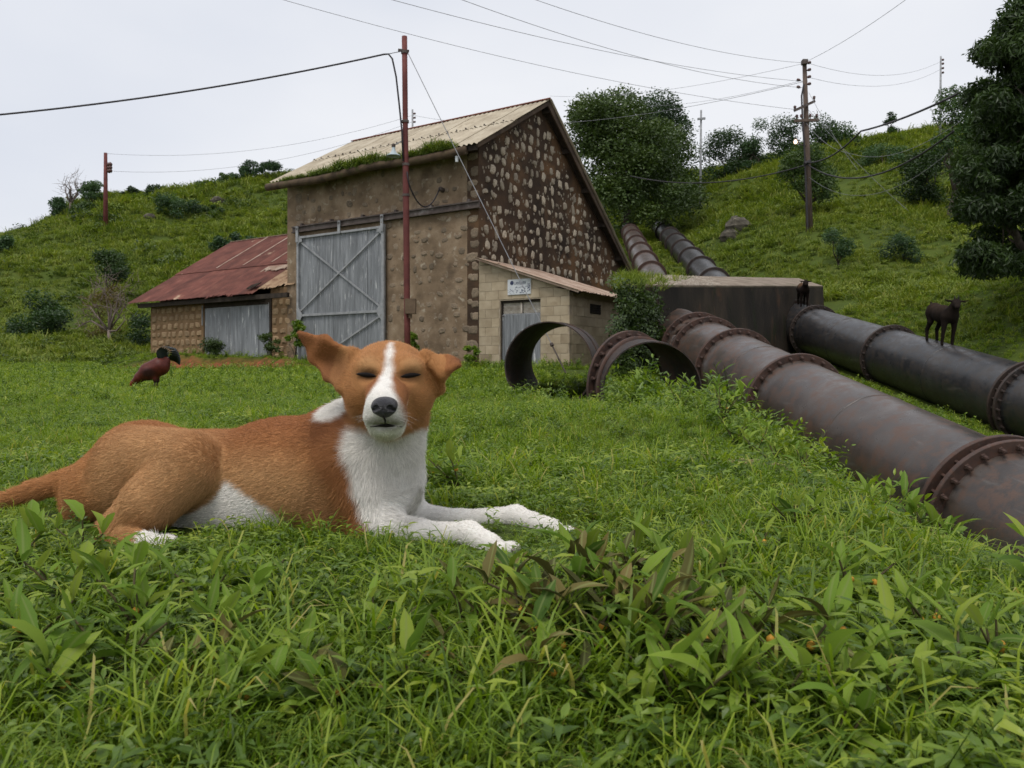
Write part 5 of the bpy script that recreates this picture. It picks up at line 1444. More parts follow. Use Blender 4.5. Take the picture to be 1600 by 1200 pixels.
# small shrubs by the walls
def shrub(label, px, py0, py1, rpx, Y, n, seed, L=.10, W=.05, mat=None):
    b_ = on_ground(px, Y)
    tree('small_shrub', label, b_, fill([(py0, px - rpx * .5, px + rpx * .5), ((py0 + py1) / 2, px - rpx, px + rpx), (py1, px - rpx * .8, px + rpx * .8)], Y, 9, (rpx * .32, rpx * .5), .25, seed), n, L, W, mat or M_WEED, 150 + seed, .025, shell=.3, cat='shrub')
q = BL(-11.0, -.85); shrub('round pale-flowered shrub before the shed door', 800 + FPX * q[0] / q[1], 524, 552, 27, q[1], 1500, 1, .09, .045, M_T_LIGHT)
q = BL(-6.9, -.8); shrub('leafy green shrub at the foot of the big gate', 800 + FPX * q[0] / q[1], 498, 540, 18, q[1], 900, 2, .13, .07)
q = BL(-1.9, -.8); shrub('leafy green shrub against the barn front wall', 800 + FPX * q[0] / q[1], 524, 556, 17, q[1], 900, 3, .13, .07)
q = BL(.15, -.6); shrub('thin climbing shrub at the barn and annex corner', 800 + FPX * q[0] / q[1], 528, 572, 13, q[1], 420, 4, .12, .07)
q = BL(-8.3, -.7); shrub('straggly yellowish shrub against the shed wall end', 800 + FPX * q[0] / q[1], 512, 550, 20, q[1], 800, 5, .10, .05, M_T_LIGHT)
# grass growing in the barn gutter, creepers on the anchor block
gp2 = []
for k in range(330):
    x0_ = random.uniform(-BW - .2, -.35)
    hh = 1.0 if (-5.2 < x0_ < -3.3 or -1.6 < x0_ < -.5) else (.65 if x0_ > -6.5 else .4)
    q = BL(x0_, random.uniform(-.70, -.50)); gp2.append((q[0], q[1], gz0 + .10, hh * random.uniform(.6, 1.1)))
gp2 = np.array(gp2); n = len(gp2)
S_GUT = [source('gut', blades(34, (.10, .30), (.008, .016), .09, (.3, 1.2), 51, .8), M_HILL), source('gut', weed_clump(3, 8, .22, (.05, .09), 52), M_WEED)]
o = scatter('gutter_grass', gp2[:, :3] - B0 * 0, gp2[:, 3] * 1.6, rng.uniform(0, 6.28, n), rng.normal(0, .3, (n, 2)), rng.choice(2, n, p=[.85, .15]), S_GUT)
cp_ = []
for k in range(520):
    s = abs(random.gauss(0, 1.3)); zz = random.uniform(-.4, zl + .05)
    if random.random() < .25: s = random.uniform(0, Lb); zz = random.uniform(-.6, .6)
    if s > 1.9 and zz > .8 and random.random() < .8: continue
    q = bp(s - random.uniform(0, .12), -.30 - abs(random.gauss(0, .16)) + .25 * (zz + 1.2) / 3.4, zz - abs(random.gauss(0, .12))); cp_.append((*q, 1))
for k in range(150):
    s = abs(random.gauss(0, 1.2)); t = random.uniform(0, dep); q = bp(s - random.uniform(0, .2), t - random.uniform(0, .35), zl - random.uniform(0, .15) + rise * t / dep + (zr - zl) * s / Lb); cp_.append((*q, 2))
cp_ = np.array(cp_); n = len(cp_)
S_CRP = [source('crp', rosette(34, (.05, .10), 61, .16, (-.6, .6), .5), M_T_LIGHT), source('crp', blades(26, (.10, .26), (.008, .015), .1, (.3, 1.2), 62, .8), M_HILL)]
scatter('creeper_cover', cp_[:, :3], rng.uniform(.7, 1.3, n), rng.uniform(0, 6.28, n), np.stack([np.where(cp_[:, 3] < 2, 1.2, 0) + rng.normal(0, .3, n), rng.normal(0, .3, n)], 1), (cp_[:, 3] > 1.5).astype(int), S_CRP)
# ------------------------------------------------------------------ implicit bodies for the animals
class Body:
    def __init__(self, lo, hi, h):
        self.lo = np.array(lo, float); self.h = h
        n = np.ceil((np.array(hi) - self.lo) / h).astype(int) + 1
        self.ax = [self.lo[i] + h * np.arange(n[i]) for i in range(3)]
        self.D = np.full(n, .2, np.float32)
    def _win(self, a, b):
        sl = []
        for i in range(3):
            i0 = max(0, int((a[i] - self.lo[i]) / self.h) - 1); i1 = min(len(self.ax[i]), int((b[i] - self.lo[i]) / self.h) + 3)
            sl.append(slice(i0, max(i1, i0 + 1)))
        g = np.meshgrid(*[self.ax[i][sl[i]] for i in range(3)], indexing='ij')
        return tuple(sl), np.stack(g, -1).astype(np.float32)
    def _blend(self, sl, d, k, sub=False):
        A = self.D[sl]
        if sub:
            d = -d
            h = np.clip(k - np.abs(A - d), 0, None) / k
            self.D[sl] = np.maximum(A, d) + h * h * k * .25
        else:
            h = np.clip(k - np.abs(A - d), 0, None) / k
            self.D[sl] = np.minimum(A, d) - h * h * k * .25
    def cone(self, a, b, r1, r2, k=.02):
        a, b = np.array(a, np.float32), np.array(b, np.float32)
        m = max(r1, r2) + k + .01
        sl, p = self._win(np.minimum(a, b) - m, np.maximum(a, b) + m)
        ab = b - a
        t = np.clip(((p - a) @ ab) / max(float(ab @ ab), 1e-9), 0, 1)
        d = np.linalg.norm(p - a - t[..., None] * ab, axis=-1) - (r1 + (r2 - r1) * t)
        self._blend(sl, d, k)
    def ell(self, c, r, k=.02, rot=None, sub=False):
        c = np.array(c, np.float32); r = np.array(r, np.float32); m = r.max() + k + .01
        sl, p = self._win(c - m, c + m)
        q = p - c
        if rot is not None: q = q @ np.array(rot, np.float32)
        k0 = np.linalg.norm(q / r, axis=-1); k1 = np.linalg.norm(q / (r * r), axis=-1) + 1e-9
        self._blend(sl, k0 * (k0 - 1) / k1, k, sub)
    def tri(self, a, b, c, th, k=.01):
        a, b, c = [np.array(q, np.float32) for q in (a, b, c)]
        m = th + k + .01
        sl, p = self._win(np.minimum(np.minimum(a, b), c) - m, np.maximum(np.maximum(a, b), c) + m)
        n = np.cross(b - a, c - a); n2 = float(n @ n)
        def ed(u, v):
            e = v - u; w_ = p - u; t = np.clip((w_ @ e) / float(e @ e), 0, 1); q = w_ - t[..., None] * e
            return (q * q).sum(-1)
        def sg(u, v): return np.sign((p - u) @ np.cross(v - u, n))
        inside = (sg(a, b) + sg(b, c) + sg(c, a)) <= -2
        pl = ((p - a) @ n) ** 2 / n2
        d2 = np.where(inside, pl, np.minimum(np.minimum(ed(a, b), ed(b, c)), ed(c, a)))
        self._blend(sl, np.sqrt(d2) - th, k)
    def mesh(self):
        """surface nets"""
        D = self.D; S = D < 0
        n = D.shape
        acc = np.zeros((n[0] - 1, n[1] - 1, n[2] - 1, 3), np.float32); cnt = np.zeros(acc.shape[:3], np.float32)
        for ax in range(3):
            oth = [i for i in range(3) if i != ax]
            a = [slice(None)] * 3; b = [slice(None)] * 3
            a[ax] = slice(0, -1); b[ax] = slice(1, None)
            A, B = D[tuple(a)], D[tuple(b)]
            cr = (A < 0) != (B < 0)
            t = np.where(cr, A / np.where(cr, A - B, 1), 0)
            for d0 in (0, 1):
                for d1 in (0, 1):
                    s = [None] * 3
                    s[ax] = slice(None)
                    s[oth[0]] = slice(d0, n[oth[0]] - 1 + d0); s[oth[1]] = slice(d1, n[oth[1]] - 1 + d1)
                    c_ = cr[tuple(s)]; t_ = t[tuple(s)]
                    cnt += c_
                    acc[..., ax] += t_ * c_
                    acc[..., oth[0]] += d0 * c_; acc[..., oth[1]] += d1 * c_
        act = cnt > 0
        ids = np.full(act.shape, -1, int); ids[act] = np.arange(act.sum())
        base = np.stack(np.nonzero(act), 1)
        V = (base + acc[act] / cnt[act][:, None]) * self.h + self.lo
        F = []
        for ax in range(3):
            o1, o2 = [(1, 2), (2, 0), (0, 1)][ax]
            a = [slice(None)] * 3; b = [slice(None)] * 3
            a[ax] = slice(0, -1); b[ax] = slice(1, None)
            cr = S[tuple(a)] != S[tuple(b)]
            ix = np.stack(np.nonzero(cr), 1)
            good = (ix[:, o1] > 0) & (ix[:, o2] > 0) & (ix[:, o1] < n[o1] - 1) & (ix[:, o2] < n[o2] - 1)
            ix = ix[good]
            e1 = np.zeros(3, int); e1[o1] = 1; e2 = np.zeros(3, int); e2[o2] = 1
            q = [ids[tuple((ix - x).T)] for x in (e1 + e2, e2, e1 * 0, e1)]
            q = np.stack(q, 1)
            fl = S[tuple(a)][tuple(ix.T)]
            q[~fl] = q[~fl][:, ::-1]
            F.append(q)
        F = np.concatenate(F)
        F = F[(F >= 0).all(1)]
        return V, F
def smooth_mesh(V, F, it=2, lam=.5):
    e = np.concatenate([F[:, [0, 1]], F[:, [1, 2]], F[:, [2, 3]], F[:, [3, 0]]])
    e = np.concatenate([e, e[:, ::-1]])
    deg = np.bincount(e[:, 0], minlength=len(V))[:, None]
    for _ in range(it):
        s = np.zeros_like(V); np.add.at(s, e[:, 0], V[e[:, 1]])
        V = V * (1 - lam) + lam * s / np.maximum(deg, 1)
    return V
def vnormals(V, F):
    n = np.cross(V[F[:, 2]] - V[F[:, 0]], V[F[:, 3]] - V[F[:, 1]])
    N = np.zeros_like(V)
    for i in range(4): np.add.at(N, F[:, i], n)
    return N / (np.linalg.norm(N, axis=1)[:, None] + 1e-12)
def noise3(p, s):
    return (vnoise(p[:, 0] * s + 3, p[:, 1] * s + p[:, 2] * s * .7) + vnoise(p[:, 2] * s + 9, p[:, 0] * s * .8 + p[:, 1] * s + 40)) - 1.0

# ------------------------------------------------------------------ the dog
B = Body(P(-40, 870, 1.36) - [.05, .0, .05], P(900, 500, 1.12) + [.05, 0, .05], .0033) if False else Body((-.98, .93, -.03), (.13, 1.50, .325), .0034)
Q = P
# trunk
B.cone(Q(538, 738, 1.215), Q(440, 752, 1.25), .090, .093, .03)
B.cone(Q(440, 752, 1.25), Q(330, 752, 1.285), .091, .074, .03)
B.cone(Q(330, 752, 1.285), Q(225, 742, 1.33), .074, .084, .03)
B.cone(Q(225, 742, 1.335), Q(150, 778, 1.345), .080, .055, .03)
B.cone(Q(538, 735, 1.215), Q(596, 735, 1.165), .085, .054, .035)
B.cone(Q(400, 792, 1.225), Q(300, 792, 1.25), .050, .030, .03)
B.cone(Q(590, 770, 1.16), Q(560, 800, 1.19), .055, .06, .03)
# neck and throat
B.cone(Q(560, 700, 1.205), Q(610, 640, 1.15), .070, .052, .035)
B.cone(Q(606, 690, 1.14), Q(612, 650, 1.12), .046, .040, .03)
# head
B.ell(Q(609, 594, 1.120), (.059, .074, .0545), .018)
B.ell(Q(580, 572, 1.064), (.021, .020, .015), .018); B.ell(Q(638, 573, 1.064), (.021, .020, .015), .018)
B.ell(Q(572, 617, 1.092), (.027, .042, .030), .022); B.ell(Q(645, 619, 1.092), (.027, .042, .030), .022)
B.cone(Q(608, 602, 1.055), Q(602, 635, .990), .029, .0245, .018)
B.ell(Q(587, 652, 1.002), (.0155, .022, .0155), .010); B.ell(Q(617, 653, 1.002), (.0155, .022, .0155), .010)
B.ell(Q(602, 671, 1.012), (.018, .022, .010), .009)
B.cone(Q(604, 660, 1.03), Q(612, 650, 1.09), .022, .032, .018)
# eye hollows
B.ell(Q(572, 588, 1.032), (.017, .017, .0085), .010, sub=True); B.ell(Q(642, 589, 1.032), (.017, .017, .0085), .010, sub=True)
# mouth groove
B.ell(Q(602, 665.5, .968), (.030, .022, .0020), .005, sub=True)
# ears
tA, tB, tC, tD, tE = Q(467, 519, 1.115), Q(553, 550, 1.085), Q(533, 606, 1.08), Q(524, 572, 1.12), Q(490, 560, 1.12)
for (a_, b_, c_) in ((tA, Q(508, 531, 1.098), tE), (Q(508, 531, 1.098), tB, tD), (Q(508, 531, 1.098), tD, tE), (tE, tD, Q(511, 590, 1.10)), (tD, tC, Q(511, 590, 1.10)), (tB, tC, tD)):
    B.tri(a_, b_, c_, .0036, .012)
for (a_, b_, c_) in ((Q(664, 553, 1.09), Q(716, 566, 1.09), Q(692, 586, 1.075)), (Q(664, 553, 1.09), Q(692, 586, 1.075), Q(690, 610, 1.10)), (Q(700, 560, 1.09), Q(717, 570, 1.075), Q(700, 578, 1.07))):
    B.tri(a_, b_, c_, .0046, .010)
B.cone(Q(676, 585, 1.105), Q(680, 606, 1.11), .012, .010, .012)
# near foreleg
B.cone(Q(548, 725, 1.135), Q(578, 812, 1.125), .048, .036, .03)
B.cone(Q(588, 824, 1.115), Q(660, 834, 1.08), .026, .0165, .02)
B.cone(Q(660, 834, 1.08), Q(733, 833, 1.038), .0165, .0140, .012)
B.cone(Q(733, 834, 1.038), Q(768, 852, 1.005), .0150, .0140, .010)
for i, (px, py, Y) in enumerate(((782, 862, .984), (793, 857, .988), (799, 856, 1.0), (778, 858, 1.0))):
    B.ell(Q(px, py, Y), (.0105, .0105, .0085), .004)
# far foreleg
B.cone(Q(618, 745, 1.19), Q(632, 800, 1.20), .039, .028, .025)
B.cone(Q(634, 808, 1.205), Q(720, 813, 1.18), .024, .0150, .015)
B.cone(Q(720, 813, 1.18), Q(806, 806, 1.15), .0150, .0140, .010)
B.cone(Q(806, 807, 1.15), Q(864, 826, 1.105), .0145, .0130, .010)
for (px, py, Y) in ((876, 836, 1.088), (885, 832, 1.094), (888, 831, 1.104), (872, 832, 1.10)):
    B.ell(Q(px, py, Y), (.0100, .0100, .0080), .004)
# hind leg
B.cone(Q(205, 722, 1.265), Q(298, 722, 1.195), .057, .046, .011)
B.cone(Q(150, 765, 1.30), Q(215, 750, 1.26), .050, .055, .02)
B.cone(Q(297, 730, 1.185), Q(235, 785, 1.165), .047, .040, .012)
B.cone(Q(235, 785, 1.165), Q(172, 826, 1.155), .039, .020, .012)
B.cone(Q(168, 836, 1.163), Q(235, 852, 1.105), .018, .016, .010)
for (px, py, Y) in ((250, 852, 1.088), (262, 848, 1.094), (240, 852, 1.094)):
    B.ell(Q(px, py, Y), (.0135, .0125, .010), .006)
# tail
B.cone(Q(118, 748, 1.35), Q(55, 766, 1.34), .022, .015, .02); B.cone(Q(55, 766, 1.34), Q(-30, 792, 1.30), .015, .009, .01)
DV, DF = B.mesh()
DV = smooth_mesh(DV, DF, 2, .5)
DN = vnormals(DV, DF)
del B

dog_bvh = BVHTree.FromPolygons([tuple(v) for v in DV], DF.tolist())
def on_dog(px, py):
    o = Vector((0, 0, CAM_H)); d = (Vector(tuple(P(px, py, 1.0))) - o).normalized()
    h = dog_bvh.ray_cast(o, d)
    return (np.array(h[0]), np.array(h[1])) if h[0] is not None else (P(px, py, 1.05), np.array([0, -1.0, 0]))
EYE = {e: on_dog(*e)[0] for e in ((572.5, 586.0), (642.0, 587.0))}
def ball(p, c, r, soft=.25, nz=.0):
    """soft sphere mask about a photo pixel/depth"""
    d = np.linalg.norm((p - np.array(c)) / np.array(r), axis=1) if not np.isscalar(r) else np.linalg.norm(p - np.array(c), axis=1) / r
    return np.clip((1 - d) / soft + .5 + nz, 0, 1)
def coat(p, nrm):
    nn = noise3(p, 55) * .35 + noise3(p, 170) * .25
    tan = np.array([.47, .22, .082]); red = np.array([.31, .115, .040]); lite = np.array([.56, .325, .15]); white = np.array([.90, .86, .80])
    c = np.tile(tan, (len(p), 1))
    def lay(c, m, col): return c * (1 - m[:, None]) + m[:, None] * col
    # darker saddle, shoulder and neck, paler thigh and flank
    m = np.clip((p[:, 2] - .10) / .07, 0, 1) * np.clip((p[:, 0] + .80) / .30, 0, 1) * (np.linalg.norm(p - Q(612, 600, 1.1), axis=1) > .085)
    c = lay(c, .75 * m, red)
    c = lay(c, .8 * ball(p, Q(540, 672, 1.16), .05, .6), red * .75)
    c = lay(c, .6 * ball(p, Q(540, 770, 1.12), .06, .6), red)
    c = lay(c, .7 * ball(p, Q(240, 745, 1.20), .11, .6), lite)
    c = lay(c, .75 * ball(p, Q(400, 775, 1.16), (.13, .10, .055), .8), lite)
    # face: slightly richer brow, pale brow spots
    c = lay(c, .5 * ball(p, Q(575, 570, 1.04), .016, .8), lite); c = lay(c, .5 * ball(p, Q(648, 572, 1.04), .016, .8), lite)
    c = lay(c, .45 * ball(p, Q(578, 602, 1.02), .020, .8), red); c = lay(c, .45 * ball(p, Q(638, 602, 1.02), .020, .8), red)
    for e in ((572.5, 586.0), (642.0, 587.0)):
        c = lay(c, .55 * np.clip(1.25 - np.linalg.norm((p - EYE[e]) / np.array([.017, .03, .009]), axis=1), 0, 1), np.array([.06, .03, .018]))
    w = np.zeros(len(p))
    def addw(m):
        nonlocal w
        w = np.maximum(w, m)
    # blaze and muzzle
    t = np.clip((.305 - p[:, 2]) / .085, 0, 1)
    cx = np.interp(p[:, 2], [.20, .25, .285], [-.160, -.159, -.165])
    head = np.linalg.norm(p - Q(608, 600, 1.06), axis=1) < .105
    half = np.interp(p[:, 2], [.165, .18, .195, .208, .22, .231, .242, .262, .282, .288], [.030, .0285, .027, .0245, .0185, .0115, .0070, .0055, .0035, 0.0])
    addw(np.clip((half - np.abs(p[:, 0] - cx)) / .008 + .5 + nn * .9, 0, 1) * head * (p[:, 1] < np.where(p[:, 2] < .222, 1.030, 1.10)) * (p[:, 2] < .293))
    # chest, throat, forelegs, belly, collar patch, toes
    low = np.clip((.176 - p[:, 2]) / .010 + nn, 0, 1)
    addw(low * ball(p, Q(608, 735, 1.115), (.052, .085, .085), .18, nn * 1.2))
    addw(low * ball(p, Q(600, 700, 1.105), (.055, .07, .05), .18, nn * 1.2))
    addw(ball(p, Q(640, 770, 1.14), (.055, .07, .07), .2, nn))
    addw(low * ball(p, Q(640, 690, 1.14), (.05, .06, .06), .2, nn))
    addw(ball(p, Q(606, 815, 1.11), (.026, .05, .05), .3, nn * 1.2))
    addw(ball(p, Q(522, 634, 1.16), (.034, .05, .022), .3, nn * 1.6))
    leg = (p[:, 0] > Q(600, 830, 1.11)[0]) & (p[:, 2] < .085)
    addw(leg.astype(float) * np.clip((p[:, 0] - Q(600, 830, 1.11)[0]) / .02 + nn, 0, 1))
    b0 = np.interp(p[:, 0], sorted([Q(490, 0, 1.18)[0], Q(450, 0, 1.18)[0], Q(410, 0, 1.18)[0], Q(350, 0, 1.18)[0], Q(300, 0, 1.18)[0], Q(270, 0, 1.2)[0]]), [.095, .100, .094, .064, .036, .0])
    bel = (p[:, 0] > Q(262, 0, 1.2)[0]) & (p[:, 0] < Q(492, 0, 1.2)[0]) & (p[:, 1] < 1.30)
    thigh = np.minimum(seg3(p, Q(298, 722, 1.195), Q(205, 722, 1.265)) / .066, np.minimum(seg3(p, Q(297, 730, 1.185), Q(235, 785, 1.165)) / .054, seg3(p, Q(235, 785, 1.165), Q(172, 826, 1.155)) / .048))
    addw(bel * np.clip((thigh - 1) * 12, 0, 1) * np.clip((b0 - p[:, 2]) / .012 + .5 + nn, 0, 1))
    addw(ball(p, Q(252, 851, 1.09), .034, .3, nn))
    addw(.5 * ball(p, Q(-5, 803, 1.34), .03, .4, nn))
    c = lay(c, w, white)
    # greyish muzzle tip and chin, dark inner ear
    c = lay(c, .65 * ball(p, Q(603, 660, .985), (.022, .03, .009), .8), np.array([.16, .13, .12]))
    c = lay(c, .40 * ball(p, Q(606, 684, 1.04), (.03, .04, .012), .8), np.array([.45, .32, .20]))
    c = lay(c, .55 * ball(p, Q(520, 576, 1.09), (.022, .03, .020), .9), np.array([.20, .085, .035]))
    c = lay(c, .6 * ball(p, Q(472, 523, 1.115), .014, .8), np.array([.22, .085, .035]))
    c = lay(c, .6 * ball(p, Q(716, 573, 1.085), .014, .8), np.array([.16, .06, .03]))
    c = c * (1 + nn[:, None] * .22 + rng.normal(0, .03, len(p))[:, None])
    return np.clip(c, .005, .95), w
def seg3(p, a, b):
    ab = b - a; t = np.clip(((p - a) @ ab) / (ab @ ab), 0, 1)
    return np.linalg.norm(p - a - t[:, None] * ab, axis=1)

def colmat(name, rough=.8, mult=1.0, sheen=0.0):
    m, nt, bs = newmat(name)
    at = nt.nodes.new('ShaderNodeAttribute'); at.attribute_name = 'coat'
    hs = nt.nodes.new('ShaderNodeHueSaturation'); hs.inputs['Value'].default_value = mult
    nt.links.new(at.outputs['Color'], hs.inputs['Color']); nt.links.new(hs.outputs[0], bs.inputs['Base Color'])
    bs.inputs['Roughness'].default_value = rough; bs.inputs['Specular IOR Level'].default_value = .25
    return m
M_SKIN, M_FUR = colmat('dog_skin', .9, .75), colmat('dog_fur', .55, 1.0)
dog_o = Q(400, 840, 1.22); dog_o[2] = 0
dog = thing('dog', 'tan and white dog lying in the grass with eyes nearly shut', 'dog', dog_o)
body = obj('body', DV, DF, M_SKIN, dog, smooth=True, off=dog_o)
cc_, _ = coat(DV, DN)
a = body.data.attributes.new('coat', 'FLOAT_COLOR', 'POINT'); a.data.foreach_set('color', np.c_[cc_, np.ones(len(cc_))].astype(np.float32).ravel())
# fur as real strands
def make_fur(V, F, N, count, lenf, flow, colf, rad, name, mat, parent, off, lift=.45, npt=4, seed=1, skip=None):
    r = np.random.default_rng(seed)
    A = np.linalg.norm(np.cross(V[F[:, 2]] - V[F[:, 0]], V[F[:, 3]] - V[F[:, 1]]), axis=1)
    cen = V[F].mean(1)
    k = r.choice(len(F), count, p=A / A.sum())
    a, b = r.random(count)[:, None], r.random(count)[:, None]
    q = F[k]
    p = (V[q[:, 0]] * (1 - a) + V[q[:, 1]] * a) * (1 - b) + (V[q[:, 3]] * (1 - a) + V[q[:, 2]] * a) * b
    n = (N[q[:, 0]] * (1 - a) + N[q[:, 1]] * a) * (1 - b) + (N[q[:, 3]] * (1 - a) + N[q[:, 2]] * a) * b
    n /= np.linalg.norm(n, axis=1)[:, None]
    if skip is not None:
        ok = ~skip(p); p, n = p[ok], n[ok]; count = len(p)
    fl = flow(p, n); fl = fl - n * (fl * n).sum(1)[:, None]; fl /= np.linalg.norm(fl, axis=1)[:, None] + 1e-9
    fl = fl + r.normal(0, .22, fl.shape)
    L = lenf(p, n) * r.uniform(.6, 1.15, count)
    col = colf(p, n)
    t = np.linspace(0, 1, npt)
    pts = p[:, None, :] + (n[:, None, :] * (lift * (t - .42 * t * t))[None, :, None] + fl[:, None, :] * (.9 * t * (.55 + .45 * t))[None, :, None]) * L[:, None, None] - n[:, None, :] * .0006
    hc = bpy.data.hair_curves.new(name)
    hc.add_curves([npt] * count)
    hc.attributes['position'].data.foreach_set('vector', (pts - np.asarray(off)).astype(np.float32).ravel())
    ra = hc.attributes.get('radius') or hc.attributes.new('radius', 'FLOAT', 'POINT')
    ra.data.foreach_set('value', np.tile(rad * np.array([1.0, .9, .65, .15]) if npt == 4 else rad * np.linspace(1, .15, npt), count).astype(np.float32))
    ca = hc.attributes.new('coat', 'FLOAT_COLOR', 'CURVE')
    ca.data.foreach_set('color', np.c_[col, np.ones(count)].astype(np.float32).ravel())
    hc.materials.append(mat)
    return link(bpy.data.objects.new(name, hc), parent)
NOSE = Q(600.5, 635.5, .968)
def dog_flow(p, n):
    f = np.tile(np.array([-1.0, .15, -.25]), (len(p), 1))
    hd = np.linalg.norm(p - Q(612, 605, 1.08), axis=1)
    wh = np.clip((.135 - hd) / .03, 0, 1)[:, None]
    fh = p - NOSE; fh /= np.linalg.norm(fh, axis=1)[:, None]; fh[:, 2] -= .1
    f = f * (1 - wh) + fh * wh
    ch = np.clip(1 - np.linalg.norm((p - Q(600, 735, 1.12)) / np.array([.09, .1, .12]), axis=1), 0, 1)[:, None] * (1 - wh)
    f = f * (1 - np.clip(ch * 2, 0, 1)) + np.array([0.05, -.1, -1.0]) * np.clip(ch * 2, 0, 1)
    lg = ((p[:, 0] > Q(596, 830, 1.1)[0]) & (p[:, 2] < .09))[:, None]
    f = np.where(lg, np.array([1.0, -.4, -.1]), f)
    th = (seg3(p, Q(298, 730, 1.195), Q(172, 828, 1.165)) < .05)[:, None]
    f = np.where(th, np.array([-.8, 0, -.8]), f)
    return f
def dog_len(p, n):
    L = np.full(len(p), .0088)
    hd = np.linalg.norm(p - Q(612, 605, 1.08), axis=1)
    L = np.where(hd < .10, .0055, L)
    L = np.where(np.linalg.norm(p - NOSE, axis=1) < .055, .0032, L)
    L = np.where((p[:, 0] > Q(596, 830, 1.1)[0]) & (p[:, 2] < .09), .0050, L)
    L = np.where(np.linalg.norm((p - Q(600, 720, 1.12)) / np.array([.08, .1, .11]), axis=1) < 1, .0115, L)
    L = np.where(np.linalg.norm(p - Q(560, 660, 1.16), axis=1) < .06, .013, L)
    L = np.where((p[:, 0] < Q(110, 0, 1.35)[0]), .013, L)
    L = np.where(np.linalg.norm(p - Q(500, 560, 1.11), axis=1) < .055, .0035, L)
    L = np.where(np.linalg.norm(p - Q(705, 572, 1.085), axis=1) < .03, .0035, L)
    L = np.where((seg3(p, Q(235, 785, 1.175), Q(172, 828, 1.165)) < .045), .007, L)
    for e in ((572.5, 586.0), (642.0, 587.0)):
        L = np.where(np.linalg.norm(p - on_dog(*e)[0], axis=1) < .022, .0034, L)
    return L
def no_fur(p):
    s = np.linalg.norm((p - NOSE) / np.array([.017, .02, .0145]), axis=1) < 1
    for e in ((572.5, 586.5), (642.5, 587.5)):
        h = on_dog(*e)[0]; s |= np.linalg.norm((p - h) / np.array([.0165, .02, .0062]), axis=1) < 1
    return s
furcol = lambda p, n: coat(p, n)[0] * np.random.default_rng(3).uniform(.8, 1.18, len(p))[:, None]
HC = Q(606, 608, 1.08)
make_fur(DV, DF, DN, 330000, dog_len, dog_flow, furcol, .00025, 'fur', M_FUR, dog, dog_o, lift=.24, skip=lambda p: np.linalg.norm(p - HC, axis=1) < .10)
hm = np.linalg.norm(DV[DF].mean(1) - HC, axis=1) < .155
make_fur(DV, DF[hm], DN, 170000, dog_len, dog_flow, furcol, .00017, 'fur', M_FUR, dog, dog_o, lift=.26, seed=2, skip=lambda p: no_fur(p) | (np.linalg.norm(p - HC, axis=1) > .15))
# nose, eyes, mouth, claws
M_NOSE = pmat('dark_wet_nose', [(0.3, (0.018, 0.017, 0.020)), (0.7, (0.045, 0.042, 0.048))], 60, .38, .5, 400, spec=.5)
M_EYE = pmat('dark_eye', [(0.3, (0.006, 0.004, 0.004)), (0.7, (0.012, 0.009, 0.008))], 20, .6, spec=.15)
NB = Body(NOSE - .035, NOSE + .035, .0012)
NB.ell(NOSE + [0, .004, .0025], (.0158, .014, .0100), .006); NB.ell(NOSE + [0, .003, -.005], (.0100, .012, .0085), .008)
for s in (-1, 1):
    NB.ell(NOSE + [s * .0076, -.004, -.001], (.0080, .0080, .0078), .004)
    NB.ell(NOSE + [s * .0086, -.0118, -.0010], (.0040, .0052, .0034), .002, sub=True)
    NB.ell(NOSE + [s * .0132, -.0085, -.0036], (.0044, .0052, .0015), .002, sub=True)
NB.ell(NOSE + [0, -.013, -.008], (.0009, .004, .010), .0015, sub=True)
nv, nf_ = NB.mesh(); nv = smooth_mesh(nv, nf_, 1, .4)
obj('nose', nv, nf_, M_NOSE, dog, smooth=True, off=dog_o)
def decal(name, outline, mat, lift, nsub=1):
    """thin raised patch that follows the head: outline as pairs (px, py_top, py_bottom)"""
    V, F = [], []
    smp = [(px, a + (b - a) * k / 2) for (px, a, b) in outline for k in range(3)]
    H = np.array([on_dog(*q)[0][1] for q in smp]); S_ = np.array(smp) - np.mean(smp, 0)
    A_ = np.c_[np.ones(len(S_)), S_[:, 0], S_[:, 1], S_[:, 0] ** 2]
    for _ in range(3):
        co = np.linalg.lstsq(A_, H, rcond=None)[0]; H = np.clip(H, A_ @ co - .003, A_ @ co + .003)
    dep_ = A_ @ co
    for i, q in enumerate(smp):
        V.append(P(q[0], q[1], dep_[i] - lift * (1.0 if i % 3 == 1 else .5)))
    for i in range(len(outline) - 1):
        for k in range(2): F.append([i * 3 + k, i * 3 + k + 1, i * 3 + 4 + k, i * 3 + 3 + k])
    return obj(name, V, F, mat, dog, smooth=True, off=dog_o)
decal('eye', [(556, 584.0, 584.8), (561, 582.4, 586.8), (567, 581.8, 588.8), (573, 582.0, 590.0), (579, 583.0, 590.2), (584, 585.0, 589.6), (588, 587.6, 588.6)], M_EYE, .0045)
decal('eye', [(658, 585.0, 585.8), (653, 583.4, 587.6), (647, 582.6, 589.4), (641, 582.8, 590.6), (635, 584.0, 590.8), (630, 586.0, 590.2), (626, 588.4, 589.4)], M_EYE, .0045)
decal('mouth_line', [(578, 666.5, 667.2), (585, 665.6, 667.2), (592, 664.0, 666.6), (598, 662.6, 667.0), (603, 662.0, 667.6), (608, 662.6, 667.2), (614, 664.2, 667.0), (622, 665.8, 667.4), (629, 666.6, 667.3)], M_EYE, .0030)
obj('philtrum', *tube([NOSE + [0, -.006, -.012], on_dog(602, 656)[0] + [0, -.0015, 0], on_dog(603, 664)[0] + [0, -.0015, 0]], .0013, 6), M_EYE, dog, off=dog_o)
M_WHISK = pmat('pale_whisker', [(0.3, (0.5, 0.46, 0.42)), (0.7, (0.7, 0.66, 0.62))], 30, .5)
